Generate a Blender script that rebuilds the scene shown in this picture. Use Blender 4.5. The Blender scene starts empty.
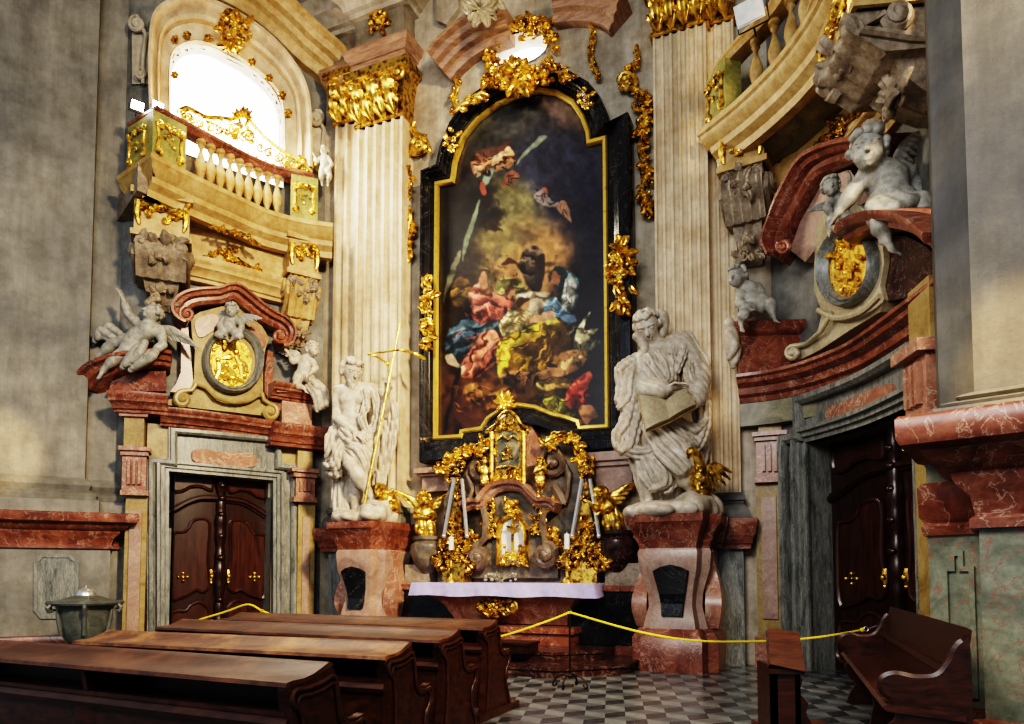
import bpy, math, random
import numpy as np
from math import sin, cos, pi, radians, sqrt, atan2, hypot
V3 = lambda *a: np.array(a, float)
FPX, PITCH, SHIFT = 700.0, radians(3.0), 0.172
CAM = V3(0, 0, 1.5)
COL = bpy.context.scene.collection

def ray(px, py):
    x = (px-512)/FPX; y = (362-py)/FPX + SHIFT*1024/FPX
    return V3(x, cos(PITCH)-y*sin(PITCH), sin(PITCH)+y*cos(PITCH))
def at(px, py, Y):
    r = ray(px, py); return CAM + r*(Y/r[1])
def atz(px, py, z):
    r = ray(px, py); return CAM + r*((z-CAM[2])/r[2])

# ---------------------------------------------------------------- splines
def spline(pts, n=8, closed=False):
    P = np.array(pts, float)
    if len(P) < 3 and not closed: 
        return np.array([P[0]+(P[-1]-P[0])*t for t in np.linspace(0, 1, n+1)])
    N = len(P); out = []
    rng = N if closed else N-1
    for i in range(rng):
        if closed: a, b, c, d = P[(i-1) % N], P[i], P[(i+1) % N], P[(i+2) % N]
        else: a, b, c, d = P[max(i-1, 0)], P[i], P[i+1], P[min(i+2, N-1)]
        for k in range(n):
            t = k/n
            out.append(.5*((2*b)+(-a+c)*t+(2*a-5*b+4*c-d)*t*t+(-a+3*b-3*c+d)*t**3))
    if not closed: out.append(P[-1])
    return np.array(out)

class Wall:
    """a vertical wall following a plan curve; coordinates are (u along, z up, out towards the nave)"""
    def __init__(s, pts, smooth=True, flip=1):
        P = spline(pts, 30) if smooth else np.array(pts, float)
        Q = []
        for a, b in zip(P[:-1], P[1:]):
            m = max(1, int(np.linalg.norm(b-a)/.02))
            for k in range(m): Q.append(a+(b-a)*k/m)
        Q.append(P[-1]); Q = np.array(Q)
        s.Q = Q; s.U = np.concatenate([[0], np.cumsum(np.linalg.norm(np.diff(Q, axis=0), axis=1))])
        T = np.gradient(Q, axis=0)
        if smooth:
            for _ in range(3): T[1:-1] = (T[:-2]+T[1:-1]+T[2:])/3
        T /= np.linalg.norm(T, axis=1)[:, None]
        s.N = np.stack([T[:, 1], -T[:, 0]], 1)*flip
    def xy(s, u, out=0):
        i = np.interp(u, s.U, np.arange(len(s.U))); i0 = int(i); i1 = min(i0+1, len(s.U)-1); f = i-i0
        q = s.Q[i0]*(1-f)+s.Q[i1]*f; n = s.N[i0]*(1-f)+s.N[i1]*f
        if u < 0: q = q+(s.Q[1]-s.Q[0])/(s.U[1])*u
        if u > s.U[-1]: q = q+(s.Q[-1]-s.Q[-2])/(s.U[-1]-s.U[-2])*(u-s.U[-1])
        return q+n*out
    def p(s, u, z, out=0):
        q = s.xy(u, out); return V3(q[0], q[1], z)
    def hit(s, px, py, out=0):
        r = ray(px, py); Q = s.Q+s.N*out
        c = Q[:, 0]*r[1]-Q[:, 1]*r[0]
        k = np.where((c[:-1]*c[1:] <= 0))[0]
        if len(k) == 0:
            k = 0 if abs(c[0]) < abs(c[-1]) else len(c)-2
            f = c[k]/(c[k]-c[k+1])
        else:
            k = k[np.argmin(Q[k, 1])]; f = c[k]/(c[k]-c[k+1]) if c[k] != c[k+1] else 0
        u = s.U[k]+f*(s.U[k+1]-s.U[k]); Y = Q[k, 1]+f*(Q[k+1, 1]-Q[k, 1])
        return u, CAM[2]+r[2]*Y/r[1]
    def w(s, px, py, out=0):
        u, z = s.hit(px, py, out); return s.p(u, z, out)
class Flat:
    """a vertical plane squarely across the view at distance Y; same interface"""
    def __init__(s, Y): s.Y = Y
    def hit(s, px, py, out=0):
        q = at(px, py, s.Y-out); return q[0], q[2]
    def p(s, u, z, out=0): return V3(u, s.Y-out, z)
    def w(s, px, py, out=0): return at(px, py, s.Y-out)
    def xy(s, u, out=0): return V3(u, s.Y-out)

# ---------------------------------------------------------------- objects
class MB:
    def __init__(s): s.v = []; s.f = []; s.n = 0; s.mi = []; s.cur = 0
    def add(s, V, Fc):
        V = np.asarray(V, float).reshape(-1, 3)
        s.v.append(V); s.f += [tuple(int(i)+s.n for i in f) for f in Fc]; s.mi += [s.cur]*len(Fc); s.n += len(V); return s
    def grid(s, P, cu=False, cv=False, cap=False):
        P = np.asarray(P, float); n, m = P.shape[:2]; F = []
        for i in range(n if cu else n-1):
            for j in range(m if cv else m-1):
                a, b = i*m+j, i*m+(j+1) % m; c, d = ((i+1) % n)*m+(j+1) % m, ((i+1) % n)*m+j
                F.append((a, b, c, d))
        if cap and cv: F.append(tuple(range(m))[::-1]); F.append(tuple((n-1)*m+k for k in range(m)))
        return s.add(P.reshape(-1, 3), F)
    def prism(s, A, B):
        A = np.array(A, float); B = np.array(B, float); n = len(A)
        return s.add(np.concatenate([A, B]), [tuple(range(n))[::-1], tuple(range(n, 2*n))]+[(i, (i+1) % n, n+(i+1) % n, n+i) for i in range(n)])
    def box(s, c, sz, rz=0, taper=1.0):
        c = np.array(c, float); h = np.array(sz, float)/2; R = np.array([[cos(rz), -sin(rz), 0], [sin(rz), cos(rz), 0], [0, 0, 1]])
        q = [(-1, -1), (1, -1), (1, 1), (-1, 1)]
        A = [R@V3(x*h[0], y*h[1], -h[2])+c for x, y in q]; B = [R@V3(x*h[0]*taper, y*h[1]*taper, h[2])+c for x, y in q]
        return s.prism(A, B)
    def tube(s, pts, r, n=8, flat=None):
        P = np.array(pts, float); m = len(P)
        r = np.interp(np.linspace(0, 1, m), np.linspace(0, 1, len(r)), r) if hasattr(r, '__len__') else np.full(m, r)
        T = np.gradient(P, axis=0); T /= np.linalg.norm(T, axis=1)[:, None]+1e-9
        up = V3(0, 0, 1) if abs(T[0][2]) < .9 else V3(1, 0, 0)
        a = np.cross(T[0], up); a /= np.linalg.norm(a); G = []
        for i in range(m):
            a = a-T[i]*np.dot(a, T[i]); a /= np.linalg.norm(a)+1e-9; b = np.cross(T[i], a)
            G.append([P[i]+r[i]*(cos(2*pi*k/n)*a+sin(2*pi*k/n)*b) for k in range(n)])
        return s.grid(G, cv=True, cap=True)
    def lathe(s, c, prof, n=20, sq=0, rz=0):
        c = np.array(c, float); G = []
        for r, z in prof:
            row = []
            for k in range(n):
                a = 2*pi*k/n+rz; row.append(c+V3(r*cos(a), r*sin(a), z))
            G.append(row)
        return s.grid(G, cv=True, cap=True)
    def ball(s, c, r, n=10, m=7):
        c = np.array(c, float); r = np.array(r if hasattr(r, '__len__') else (r, r, r), float)
        return s.grid([[c+r*V3(sin(pi*(i+.02)/(m+.04))*cos(2*pi*k/n), sin(pi*(i+.02)/(m+.04))*sin(2*pi*k/n), -cos(pi*(i+.02)/(m+.04))) for k in range(n)] for i in range(m+1)], cv=True, cap=True)
    def plan(s, path, prof, closed=False, cap=True):
        """horizontal moulding: profile (out, z) swept along a plan path (list of xy); out goes to the right of travel"""
        P = np.array(path, float); n = len(P); Nn = []
        for i in range(n):
            a = P[(i-1) % n] if (closed or i > 0) else None; b = P[(i+1) % n] if (closed or i < n-1) else None
            ts = []
            if a is not None: t = P[i]-a; ts.append(t/(np.linalg.norm(t)+1e-9))
            if b is not None: t = b-P[i]; ts.append(t/(np.linalg.norm(t)+1e-9))
            ns = [V3(t[1], -t[0], 0)[:2] for t in ts]
            if len(ns) == 2:
                m = ns[0]+ns[1]; L = np.dot(m, m)/2
                Nn.append(m/max(L, .35))
            else: Nn.append(ns[0])
        G = [[V3(*(P[i]+Nn[i]*o), z) for (o, z) in prof] for i in range(n)]
        m = len(prof); s.grid(G, cu=closed, cv=True)
        if not closed and cap:
            s.add(G[0], [tuple(range(m))]); s.add(G[-1], [tuple(range(m))[::-1]])
        return s
    def mesh(s, name):
        me = bpy.data.meshes.new(name)
        V = np.concatenate(s.v) if s.v else np.zeros((0, 3))
        return me, V

def finish(me, mat, smooth=True, ang=38):
    me.validate(); 
    for m in (mat if isinstance(mat, (list, tuple)) else [mat]): me.materials.append(m)
    if smooth:
        me.shade_smooth(); me.set_sharp_from_angle(angle=radians(ang))
    me.update()
def fix_normals(me):
    import bmesh
    bm = bmesh.new(); bm.from_mesh(me); bmesh.ops.recalc_face_normals(bm, faces=bm.faces); bm.to_mesh(me); bm.free()

def link(name, mb, mat, origin=(0, 0, 0), parent=None, ang=38, bevel=0):
    me, V = mb.mesh(name); V = V-np.array(origin)
    me.from_pydata(V.tolist(), [], mb.f)
    if len(set(mb.mi)) > 1: me.polygons.foreach_set('material_index', mb.mi)
    fix_normals(me); finish(me, mat, True, ang)
    o = bpy.data.objects.new(name, me); COL.objects.link(o)
    if parent is not None: o.parent = parent
    else: o.location = origin
    if bevel:
        m = o.modifiers.new('bevel', 'BEVEL'); m.width = bevel; m.segments = 2; m.limit_method = 'ANGLE'; m.angle_limit = radians(40)
    return o
class Thing:
    def __init__(s, name, label, cat, loc, group=None, kind=None):
        s.o = bpy.data.objects.new(name, None); COL.objects.link(s.o); s.o.empty_display_size = .1
        s.loc = np.array(loc, float); s.o.location = s.loc.tolist()
        tag(s.o, label, cat, group, kind)
    def part(s, name, mb, mat, parent=None, label=None, **k):
        o = link(name, mb, mat, s.loc, parent or s.o, **k)
        if label: o['label'] = label
        return o
def tag(o, label=None, cat=None, group=None, kind=None):
    if label: o['label'] = label
    if cat: o['category'] = cat
    if group: o['group'] = group
    if kind: o['kind'] = kind
    return o
def center(mb):
    V = np.concatenate(mb.v); c = (V.min(0)+V.max(0))/2; c[2] = V[:, 2].min(); return c
def solo(name, mb, mat, label, cat, group=None, kind=None, **k):
    return tag(link(name, mb, mat, center(mb), None, **k), label, cat, group, kind)
def struct(name, mb, mat, label=None, cat=None, parent=None, **k):
    o = link(name, mb, mat, (0, 0, 0) , parent, **k)
    if parent is None: tag(o, label, cat, None, 'structure')
    return o
def dup(root, loc, label=None, group=None):
    r = root.copy(); COL.objects.link(r); r.location = loc
    if label: r['label'] = label
    if group: r['group'] = group
    for ch in list(root.children):
        c = ch.copy(); COL.objects.link(c); c.parent = r
        for g in list(ch.children):
            d = g.copy(); COL.objects.link(d); d.parent = c
    return r

# ---------------------------------------------------------------- wall relief helpers (photo-traced outlines standing on a wall)
def wpoly(mb, W, pts, o0, o1, bev=0):
    """flat slab with a traced outline standing on wall W from out=o0 to o1"""
    U = [W.hit(x, y, o1) for x, y in pts]
    A = [W.p(u, z, o0) for u, z in U]; B = [W.p(u, z, o1) for u, z in U]
    return mb.prism(A, B)
def wloft(mb, W, inner, outer, prof, closed=True, caps=True, ref=0):
    """frame moulding between two traced outlines; prof = (t, out) with t 0 at inner, 1 at outer"""
    r0, r1 = ref if isinstance(ref, tuple) else (ref, ref); I = [W.hit(x, y, r0) for x, y in inner]; O = [W.hit(x, y, r1) for x, y in outer]
    G = []
    for (a, b), (c, d) in zip(I, O):
        G.append([W.p(a+(c-a)*t, b+(d-b)*t, o) for t, o in prof])
    mb.grid(G, cu=closed, cv=True)
    if not closed:
        m = len(prof); mb.add(G[0], [tuple(range(m))]); mb.add(G[-1], [tuple(range(m))[::-1]])
    return mb
def wstrip(mb, W, path, prof, closed=False, ref=0):
    """moulding along a traced path; prof = (offset in metres to the left of travel, out)"""
    P = np.array([W.hit(x, y, ref) for x, y in path]); n = len(P); G = []
    for i in range(n):
        ts = []
        if closed or i > 0: t = P[i]-P[(i-1) % n]; ts.append(t/(np.linalg.norm(t)+1e-9))
        if closed or i < n-1: t = P[(i+1) % n]-P[i]; ts.append(t/(np.linalg.norm(t)+1e-9))
        ns = [V3(-t[1], t[0], 0)[:2] for t in ts]
        if len(ns) == 2: m = ns[0]+ns[1]; m = m/max(np.dot(m, m)/2, .3)
        else: m = ns[0]
        G.append([W.p(*(P[i]+m*a), o) for a, o in prof])
    mb.grid(G, cu=closed, cv=True)
    if not closed:
        m = len(prof); mb.add(G[0], [tuple(range(m))]); mb.add(G[-1], [tuple(range(m))[::-1]])
    return mb
def arc(cx, cy, rx, ry, a0, a1, n=16):
    return [(cx+rx*cos(radians(a0+(a1-a0)*k/n)), cy-ry*sin(radians(a0+(a1-a0)*k/n))) for k in range(n+1)]
def oval(cx, cy, rx, ry, n=40, tilt=0):
    t = radians(tilt); return [(cx+rx*cos(a)*cos(t)-ry*sin(a)*sin(t), cy+rx*cos(a)*sin(t)+ry*sin(a)*cos(t)) for a in [2*pi*k/n for k in range(n)]]
def sp2(pts, n=6, closed=False): return [tuple(p) for p in spline(pts, n, closed)]

class Orn:
    """carved ornament: strokes, curls and leaves laid on a wall at traced places"""
    def __init__(s, W, out=.05, seed=1): s.W = W; s.out = out; s.mb = MB(); s.R = random.Random(seed)
    def sc(s, px, py):
        a = s.W.w(px, py, s.out); b = s.W.w(px, py+1, s.out); return abs(a[2]-b[2])
    def P(s, px, py, o=0): return s.W.w(px, py, s.out+o)
    def stroke(s, pts, r, n=7, lift=0, spn=6):
        Q = spline(pts, spn); m = len(Q); k = s.sc(*Q[0][:2])
        L = [s.P(q[0], q[1], lift+k*(q[2] if len(q) > 2 else 0)) for q in Q]
        rr = [x*k for x in (r if hasattr(r, '__len__') else [r])]
        s.mb.tube(L, rr, n); return s
    def curl(s, cx, cy, r, turns=1.4, d=1, a0=0, w=None, lift=0, tail=None):
        w = w or r*.28; n = int(14*turns); pts = []
        for i in range(n+1):
            t = i/n; rr = r*(1-.82*t); a = radians(a0)+d*2*pi*turns*t
            pts.append((cx+rr*cos(a), cy-rr*sin(a), w*1.2*t))
        if tail: pts = [(x, y, 0) for x, y in tail]+pts
        s.stroke(pts, [w*.75, w, w, w*.7], 7, lift, 1)
        k = s.sc(cx, cy); s.mb.ball(s.P(cx, cy, lift+w*k), w*1.15*k, 8, 5); return s
    def leaf(s, x, y, ang, L, wd, bend=0, lift=.3, ribs=3):
        n = 7; k = s.sc(x, y); a = radians(ang); rows = []; px, py = x, y
        for i in range(n+1):
            t = i/n; ww = wd*(sin(pi*min(1, t*.85+.12))**.8)*(1-.12*(i % 2)) if i < n else wd*.05
            nx, ny = sin(a), cos(a); row = []
            for j in range(-2, 3):
                h = (L*lift*sin(pi*t*.8)+ (wd*.35 if j in (-1, 1) else (wd*.1 if j == 0 else -wd*.15)))*k
                row.append(s.P(px+nx*ww*j/2, py+ny*ww*j/2, h))
            for j in (2, 1, 0, -1, -2): row.append(s.P(px+nx*ww*j/2*.9, py+ny*ww*j/2*.9, (L*lift*sin(pi*t*.8)-wd*.45)*k))
            rows.append(row)
            px += cos(a)*L/n; py -= sin(a)*L/n; a += radians(bend)/n
        s.mb.grid(rows, cv=True, cap=True); return s
    def boss(s, x, y, r, lift=0): s.mb.ball(s.P(x, y, lift), r*s.sc(x, y), 9, 6); return s
    def rosette(s, x, y, r, n=6, lift=0):
        for i in range(n): s.leaf(x, y, 360*i/n+s.R.random()*20, r, r*.55, lift=.25)
        return s.boss(x, y, r*.3, r*.25*s.sc(x, y))
    def spray(s, x, y, r, n=7, a0=0, a1=360, wd=.3, bend=50):
        for i in range(n):
            a = a0+(a1-a0)*(i+.5)/n+s.R.uniform(-8, 8)
            s.leaf(x, y, a, r*s.R.uniform(.75, 1.1), r*wd, s.R.uniform(-bend, bend), s.R.uniform(.15, .45))
        return s
    def bunch(s, x, y, rx, ry, n=14, size=None):
        """dense gilded carving: curls, leaves and bosses inside an oval"""
        R = s.R; size = size or min(rx, ry)*.6
        for i in range(n):
            a = R.uniform(0, 2*pi); q = sqrt(R.random()); cx, cy = x+rx*q*cos(a), y+ry*q*sin(a); t = R.random()
            if t < .42: s.leaf(cx, cy, math.degrees(atan2(-(cy-y), cx-x))+R.uniform(-70, 70), size*R.uniform(.8, 1.5), size*.45, R.uniform(-90, 90), R.uniform(.2, .6))
            elif t < .8: s.curl(cx, cy, size*R.uniform(.35, .6), R.uniform(.9, 1.5), R.choice((-1, 1)), R.uniform(0, 360))
            else: s.boss(cx, cy, size*R.uniform(.2, .35), size*.2*s.sc(cx, cy))
        return s
    def chain(s, pts, r, gap=None, seed=None):
        """leafy garland along a traced line"""
        Q = spline(pts, 10); gap = gap or r*.8; d = 0; last = Q[0]; i = 0
        s.stroke([tuple(q) for q in pts], [r*.3, r*.35, r*.3], 6)
        for q in Q[1:]:
            d += hypot(q[0]-last[0], q[1]-last[1]); 
            if d > gap:
                d = 0; i += 1; a = math.degrees(atan2(-(q[1]-last[1]), q[0]-last[0]))
                s.leaf(q[0], q[1], a+s.R.choice((-1, 1))*s.R.uniform(20, 80), r*s.R.uniform(.9, 1.5), r*.5, s.R.uniform(-80, 80), .35)
                if i % 2: s.curl(q[0]+s.R.uniform(-.4, .4)*r, q[1]+s.R.uniform(-.4, .4)*r, r*.5, 1.1, s.R.choice((-1, 1)), s.R.uniform(0, 360))
            last = q
        return s

# ---------------------------------------------------------------- sculpting on a voxel field
class Sculpt:
    def __init__(s, lo, hi, vox):
        s.lo = np.array(lo, float); s.vox = vox; s.n = np.ceil((np.array(hi)-s.lo)/vox).astype(int)+1
        s.D = np.full(s.n, 1.0, np.float32); s.ax = [s.lo[i]+vox*np.arange(s.n[i]) for i in range(3)]
    def _win(s, lo, hi):
        sl = []
        for i in range(3):
            a = int(np.clip((lo[i]-s.lo[i])/s.vox, 0, s.n[i]-1)); b = int(np.clip((hi[i]-s.lo[i])/s.vox+2, 1, s.n[i])); sl.append(slice(a, max(b, a+1)))
        X = s.ax[0][sl[0]][:, None, None]; Y = s.ax[1][sl[1]][None, :, None]; Z = s.ax[2][sl[2]][None, None, :]
        return tuple(sl), X, Y, Z
    def _merge(s, sl, d, k, sub=False):
        D = s.D[sl]
        if sub:
            h = np.clip(.5-.5*(D+d)/k, 0, 1); s.D[sl] = D*(1-h)+(-d)*h+k*h*(1-h)
        else:
            h = np.clip(.5+.5*(D-d)/k, 0, 1); s.D[sl] = D*(1-h)+d*h-k*h*(1-h)
    def cap(s, a, b, ra, rb=None, k=.02, sub=False):
        rb = ra if rb is None else rb; a = np.array(a, float); b = np.array(b, float); m = max(ra, rb)+k*1.5+s.vox*2
        sl, X, Y, Z = s._win(np.minimum(a, b)-m, np.maximum(a, b)+m); ab = b-a; L = np.dot(ab, ab)+1e-9
        px, py, pz = X-a[0], Y-a[1], Z-a[2]; t = np.clip((px*ab[0]+py*ab[1]+pz*ab[2])/L, 0, 1)
        d = np.sqrt((px-t*ab[0])**2+(py-t*ab[1])**2+(pz-t*ab[2])**2)-(ra+(rb-ra)*t)
        s._merge(sl, d.astype(np.float32), k, sub); return s
    def ell(s, c, r, k=.02, ax=None, sub=False):
        """ellipsoid; ax = 3x3 rows of local axes"""
        c = np.array(c, float); r = np.array(r if hasattr(r, '__len__') else (r, r, r), float); m = r.max()+k*1.5+s.vox*2
        sl, X, Y, Z = s._win(c-m, c+m); px, py, pz = X-c[0], Y-c[1], Z-c[2]
        if ax is not None: px, py, pz = [px*A[0]+py*A[1]+pz*A[2] for A in ax]
        k0 = np.sqrt((px/r[0])**2+(py/r[1])**2+(pz/r[2])**2)+1e-6; k1 = np.sqrt((px/r[0]**2)**2+(py/r[1]**2)**2+(pz/r[2]**2)**2)+1e-6
        s._merge(sl, (k0*(k0-1)/k1).astype(np.float32), k, sub); return s
    def path(s, pts, r, k=.02, n=5, sub=False):
        Q = spline(pts, n); m = len(Q); r = r if hasattr(r, '__len__') else [r, r]
        rr = np.interp(np.linspace(0, 1, m), np.linspace(0, 1, len(r)), r)
        mg = rr.max()+k*1.5+s.vox*2; sl, X, Y, Z = s._win(Q.min(0)-mg, Q.max(0)+mg); D = None
        for i in range(m-1):   # the whole path is one shape: hard union inside, one soft merge outside
            a, ab = Q[i], Q[i+1]-Q[i]; L = np.dot(ab, ab)+1e-9; px, py, pz = X-a[0], Y-a[1], Z-a[2]; t = np.clip((px*ab[0]+py*ab[1]+pz*ab[2])/L, 0, 1)
            d = np.sqrt((px-t*ab[0])**2+(py-t*ab[1])**2+(pz-t*ab[2])**2)-(rr[i]+(rr[i+1]-rr[i])*t); D = d if D is None else np.minimum(D, d)
        s._merge(sl, D.astype(np.float32), k, sub)
        return s
    def mb(s, mb=None, smooth=1):
        D = s.D; S = D < 0
        # pad so that the surface closes
        S[0] = S[-1] = False; S[:, 0] = S[:, -1] = False; S[:, :, 0] = S[:, :, -1] = False
        D = np.where(S, np.minimum(D, -1e-5), np.maximum(D, 1e-5))
        nx, ny, nz = D.shape
        c = [(i, j, k) for i in (0, 1) for j in (0, 1) for k in (0, 1)]
        sub = lambda A, o: A[o[0]:nx-1+o[0], o[1]:ny-1+o[1], o[2]:nz-1+o[2]]
        cnt = sum(sub(S, o).astype(np.int8) for o in c); cell = (cnt > 0) & (cnt < 8)
        idx = np.argwhere(cell); ids = -np.ones(cell.shape, np.int64); ids[cell] = np.arange(len(idx))
        acc = np.zeros((len(idx), 3)); num = np.zeros(len(idx))
        for a in range(8):
            for ax in range(3):
                if c[a][ax]: continue
                o1 = c[a]; o2 = list(o1); o2[ax] = 1
                i1 = idx+np.array(o1); i2 = idx+np.array(o2); d1 = D[tuple(i1.T)]; d2 = D[tuple(i2.T)]
                m = (d1 < 0) != (d2 < 0); t = np.where(m, d1/(d1-d2+1e-12), 0)
                P = i1.astype(float); P[:, ax] += t; acc[m] += P[m]; num[m] += 1
        V = acc/np.maximum(num, 1)[:, None]*s.vox+s.lo; F = []
        for ax in range(3):
            o = [0, 0, 0]; o[ax] = 1; sh = [nx, ny, nz]; sh[ax] -= 1
            A = S[:sh[0], :sh[1], :sh[2]]; B = S[o[0]:, o[1]:, o[2]:]
            E = np.argwhere(A != B); b, cc = [(1, 2), (2, 0), (0, 1)][ax]
            E = E[(E[:, b] > 0) & (E[:, cc] > 0) & (E[:, b] < D.shape[b]-1) & (E[:, cc] < D.shape[cc]-1)]
            fl = A[tuple(E.T)]
            q = []
            for db, dc in ((0, 0), (-1, 0), (-1, -1), (0, -1)):
                I = E.copy(); I[:, b] += db; I[:, cc] += dc; q.append(ids[tuple(I.T)])
            Q = np.stack(q, 1); Q[~fl] = Q[~fl][:, ::-1]; F.append(Q[(Q >= 0).all(1)])
        F = np.concatenate(F)
        for _ in range(smooth):
            acc = np.zeros_like(V); num = np.zeros(len(V))
            for i in range(4):
                a, b = F[:, i], F[:, (i+1) % 4]; np.add.at(acc, a, V[b]); np.add.at(acc, b, V[a]); np.add.at(num, a, 1); np.add.at(num, b, 1)
            V = V*.5+.5*acc/np.maximum(num, 1)[:, None]
        mb = mb or MB(); mb.add(V, F.tolist()); return mb

def unit(v): v = np.array(v, float); return v/(np.linalg.norm(v)+1e-9)
def frame_of(fwd, up=(0, 0, 1)):
    f = unit(fwd); r = unit(np.cross(f, up)); u = np.cross(r, f); return r, f, u
def head(S, c, h, fwd, up=(0, 0, 1), child=False, beard=False, eyes=True):
    """h = head height; local axes: r to the side, f forward, u up"""
    r, f, u = frame_of(fwd, up); ax = [r, f, u]; P = lambda x, y, z: c+h*(r*x+f*y+u*z)
    S.ell(P(0, -.04, .08), (h*.36, h*.43, h*.40), .02*h, ax)
    S.ell(P(0, .08, -.15), (h*(.30 if child else .26), h*.30, h*.33), .12*h, ax)
    if child:
        for x in (-.17, .17): S.ell(P(x, .2, -.17), h*.15, .08*h, ax)
    S.ell(P(0, .27, -.38), (h*.10, h*.09, h*.09), .06*h, ax)
    S.cap(P(0, .34, .07), P(0, .49, -.12), h*.04, h*.06, .03*h)
    S.ell(P(0, .43, -.13), (h*.085, h*.06, h*.045), .02*h, ax)
    for x in (-1, 1):
        S.ell(P(x*.165, .42, .035), (h*.10, h*.10, h*.065), .03*h, ax, sub=True)
        if eyes: S.ell(P(x*.165, .325, .035), (h*.07, h*.065, h*.045), .01*h, ax)
        S.cap(P(x*.06, .39, .125), P(x*.25, .32, .125), h*.042, h*.036, .03*h)
        S.ell(P(x*.36, -.02, -.02), (h*.035, h*.07, h*.10), .02*h, ax)
    S.cap(P(-.08, .37, -.235), P(.08, .37, -.235), h*.036, h*.036, .02*h)
    S.cap(P(-.06, .36, -.31), P(.06, .36, -.31), h*.04, h*.04, .02*h)
    S.cap(P(-.10, .42, -.272), P(.10, .42, -.272), h*.022, h*.022, .01*h, sub=True)
def curls(S, c, h, fwd, up=(0, 0, 1), n=60, seed=3, long=0, cover=.15, rr=.1, beard=False):
    """curly hair shell"""
    r, f, u = frame_of(fwd, up); R = random.Random(seed); P = lambda x, y, z: c+h*(r*x+f*y+u*z)
    for i in range(n):
        z = R.uniform(-.45-long, 1); a = R.uniform(0, 2*pi); q = sqrt(max(0, 1-max(-1, min(1, z))**2)); x, y = q*cos(a), q*sin(a)
        if y > cover and z < .55: continue
        b = P(x*.41, y*.46-.06, z*.44+.10)
        S.ell(b, h*R.uniform(rr*.7, rr*1.25), .03*h)
    if beard:
        for i in range(16):
            S.cap(P(R.uniform(-.17, .17), R.uniform(.2, .32), -.32), P(R.uniform(-.1, .1), R.uniform(.25, .38), -.6), .06*h, .03*h, .02*h)
def hand(S, wrist, d, palm, L, curl=.5, spread=.12, side=1, k=None, rmin=0):
    """d: pointing direction, palm: palm normal; five tapered, jointed fingers"""
    d = unit(d); n = unit(palm-np.dot(palm, d)*d); a = np.cross(d, n)*side; k = k or L*.03
    pc = wrist+d*L*.25
    S.ell(pc, (L*.21, L*.27, L*.09), L*.06, [a, d, n])
    for i, (o, ln) in enumerate([(-.15, .46), (-.05, .52), (.055, .48), (.15, .38)]):
        b = wrist+d*L*.45+a*L*o; dd = unit(d+a*o*spread*8); p = b; th = 0; r = max(L*.052, rmin)
        S.cap(wrist+d*L*.2+a*L*o*.8, b, r*1.2, r*1.1, k)
        for j, sgm in enumerate((.42, .32, .26)):
            th += curl*(.55+.25*j); q = p+(dd*cos(th)+n*sin(th))*L*ln*sgm
            S.cap(p, q, r*(1-.12*j), r*(.88-.12*j), k*.6); p = q
    b = wrist+d*L*.12-a*L*.17; q = b+unit(d*.7-a*.8+n*.35)*L*.24; S.cap(wrist+d*L*.05-a*L*.05, b, L*.08, L*.075, k); S.cap(b, q, L*.07, L*.058, k)
    S.cap(q, q+unit(d*.9+n*.5*curl+n*.2)*L*.2, L*.056, L*.045, k*.6)
def foot(S, ankle, d, L, up=(0, 0, 1), k=None):
    d = unit(d); r = unit(np.cross(d, up)); u = np.cross(r, d); k = k or L*.05
    S.ell(ankle-d*L*.12-u*L*.13, L*.15, L*.1); S.cap(ankle-u*L*.05, ankle+d*L*.45-u*L*.2, L*.15, L*.11, L*.1)
    S.ell(ankle+d*L*.5-u*L*.21, (L*.19, L*.16, L*.08), L*.08, [r, d, u])
    for i, (o, ln, rr) in enumerate([(-.14, .22, .065), (-.05, .21, .045), (.03, .19, .042), (.1, .165, .04), (.165, .13, .037)]):
        b = ankle+d*L*.56+r*L*o-u*L*.22; S.cap(b, b+d*L*ln, L*rr, L*rr*.9, k*.4)
def limb(S, a, b, ra, rb, bulge=0, side=None, k=.02):
    """tapered limb with a muscle belly"""
    a = np.array(a, float); b = np.array(b, float); S.cap(a, b, ra, rb, k)
    if bulge:
        m = a+(b-a)*.38; f = unit(b-a); L = np.linalg.norm(b-a); w = max(ra, rb)*bulge
        r = unit(np.cross(f, (0.3, .9, .2))); u = np.cross(r, f); S.ell(m, (w, L*.36, w), k, [r, f, u])
def wing(S, root, tip, down, L, n=7, layers=2, th=.012, k=.01):
    """feathered wing: long quills fanning off a curved leading edge"""
    root, tip, down = [np.array(x, float) for x in (root, tip, down)]; el = np.linalg.norm(tip-root)
    mid = (root+tip)/2-down*.16*el
    edge = spline([root, mid, tip], 8); S.path([root, mid, tip], [th*2.6, th*2.2, th*1.4], k)
    m = len(edge); pl = unit(np.cross(down, unit(tip-root)))
    cnt = max(n, int(el/(th*1.9))); fr = [unit(down), pl, unit(np.cross(down, pl))]
    for l in range(layers):
        for i in range(cnt):
            t = (i+.5*(l % 2))/(cnt-1+.5*(l % 2)); b = edge[min(m-1, int(t*(m-1)))]; dd = unit(unit(down)*(1-.35*t)+unit(tip-root)*(.05+.45*t))
            ln = L*(.66+.28*sin(pi*t*.85))*(1-.42*l); e = b+dd*ln; md = b+dd*ln*.55+pl*th*.3; o = pl*th*(1.1*l)*(-1 if pl[1] > 0 else 1)
            S.path([b+o, md+o, e+o], [th*1.1, th*1.35, th*.7], k*.35, 2)
    for i in range(int(cnt*1.6)):
        t = i/(cnt*1.6-1); b = edge[min(m-1, int(t*(m-1)))]; S.ell(b+down*L*.08, th*1.7, k*.5)
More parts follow.
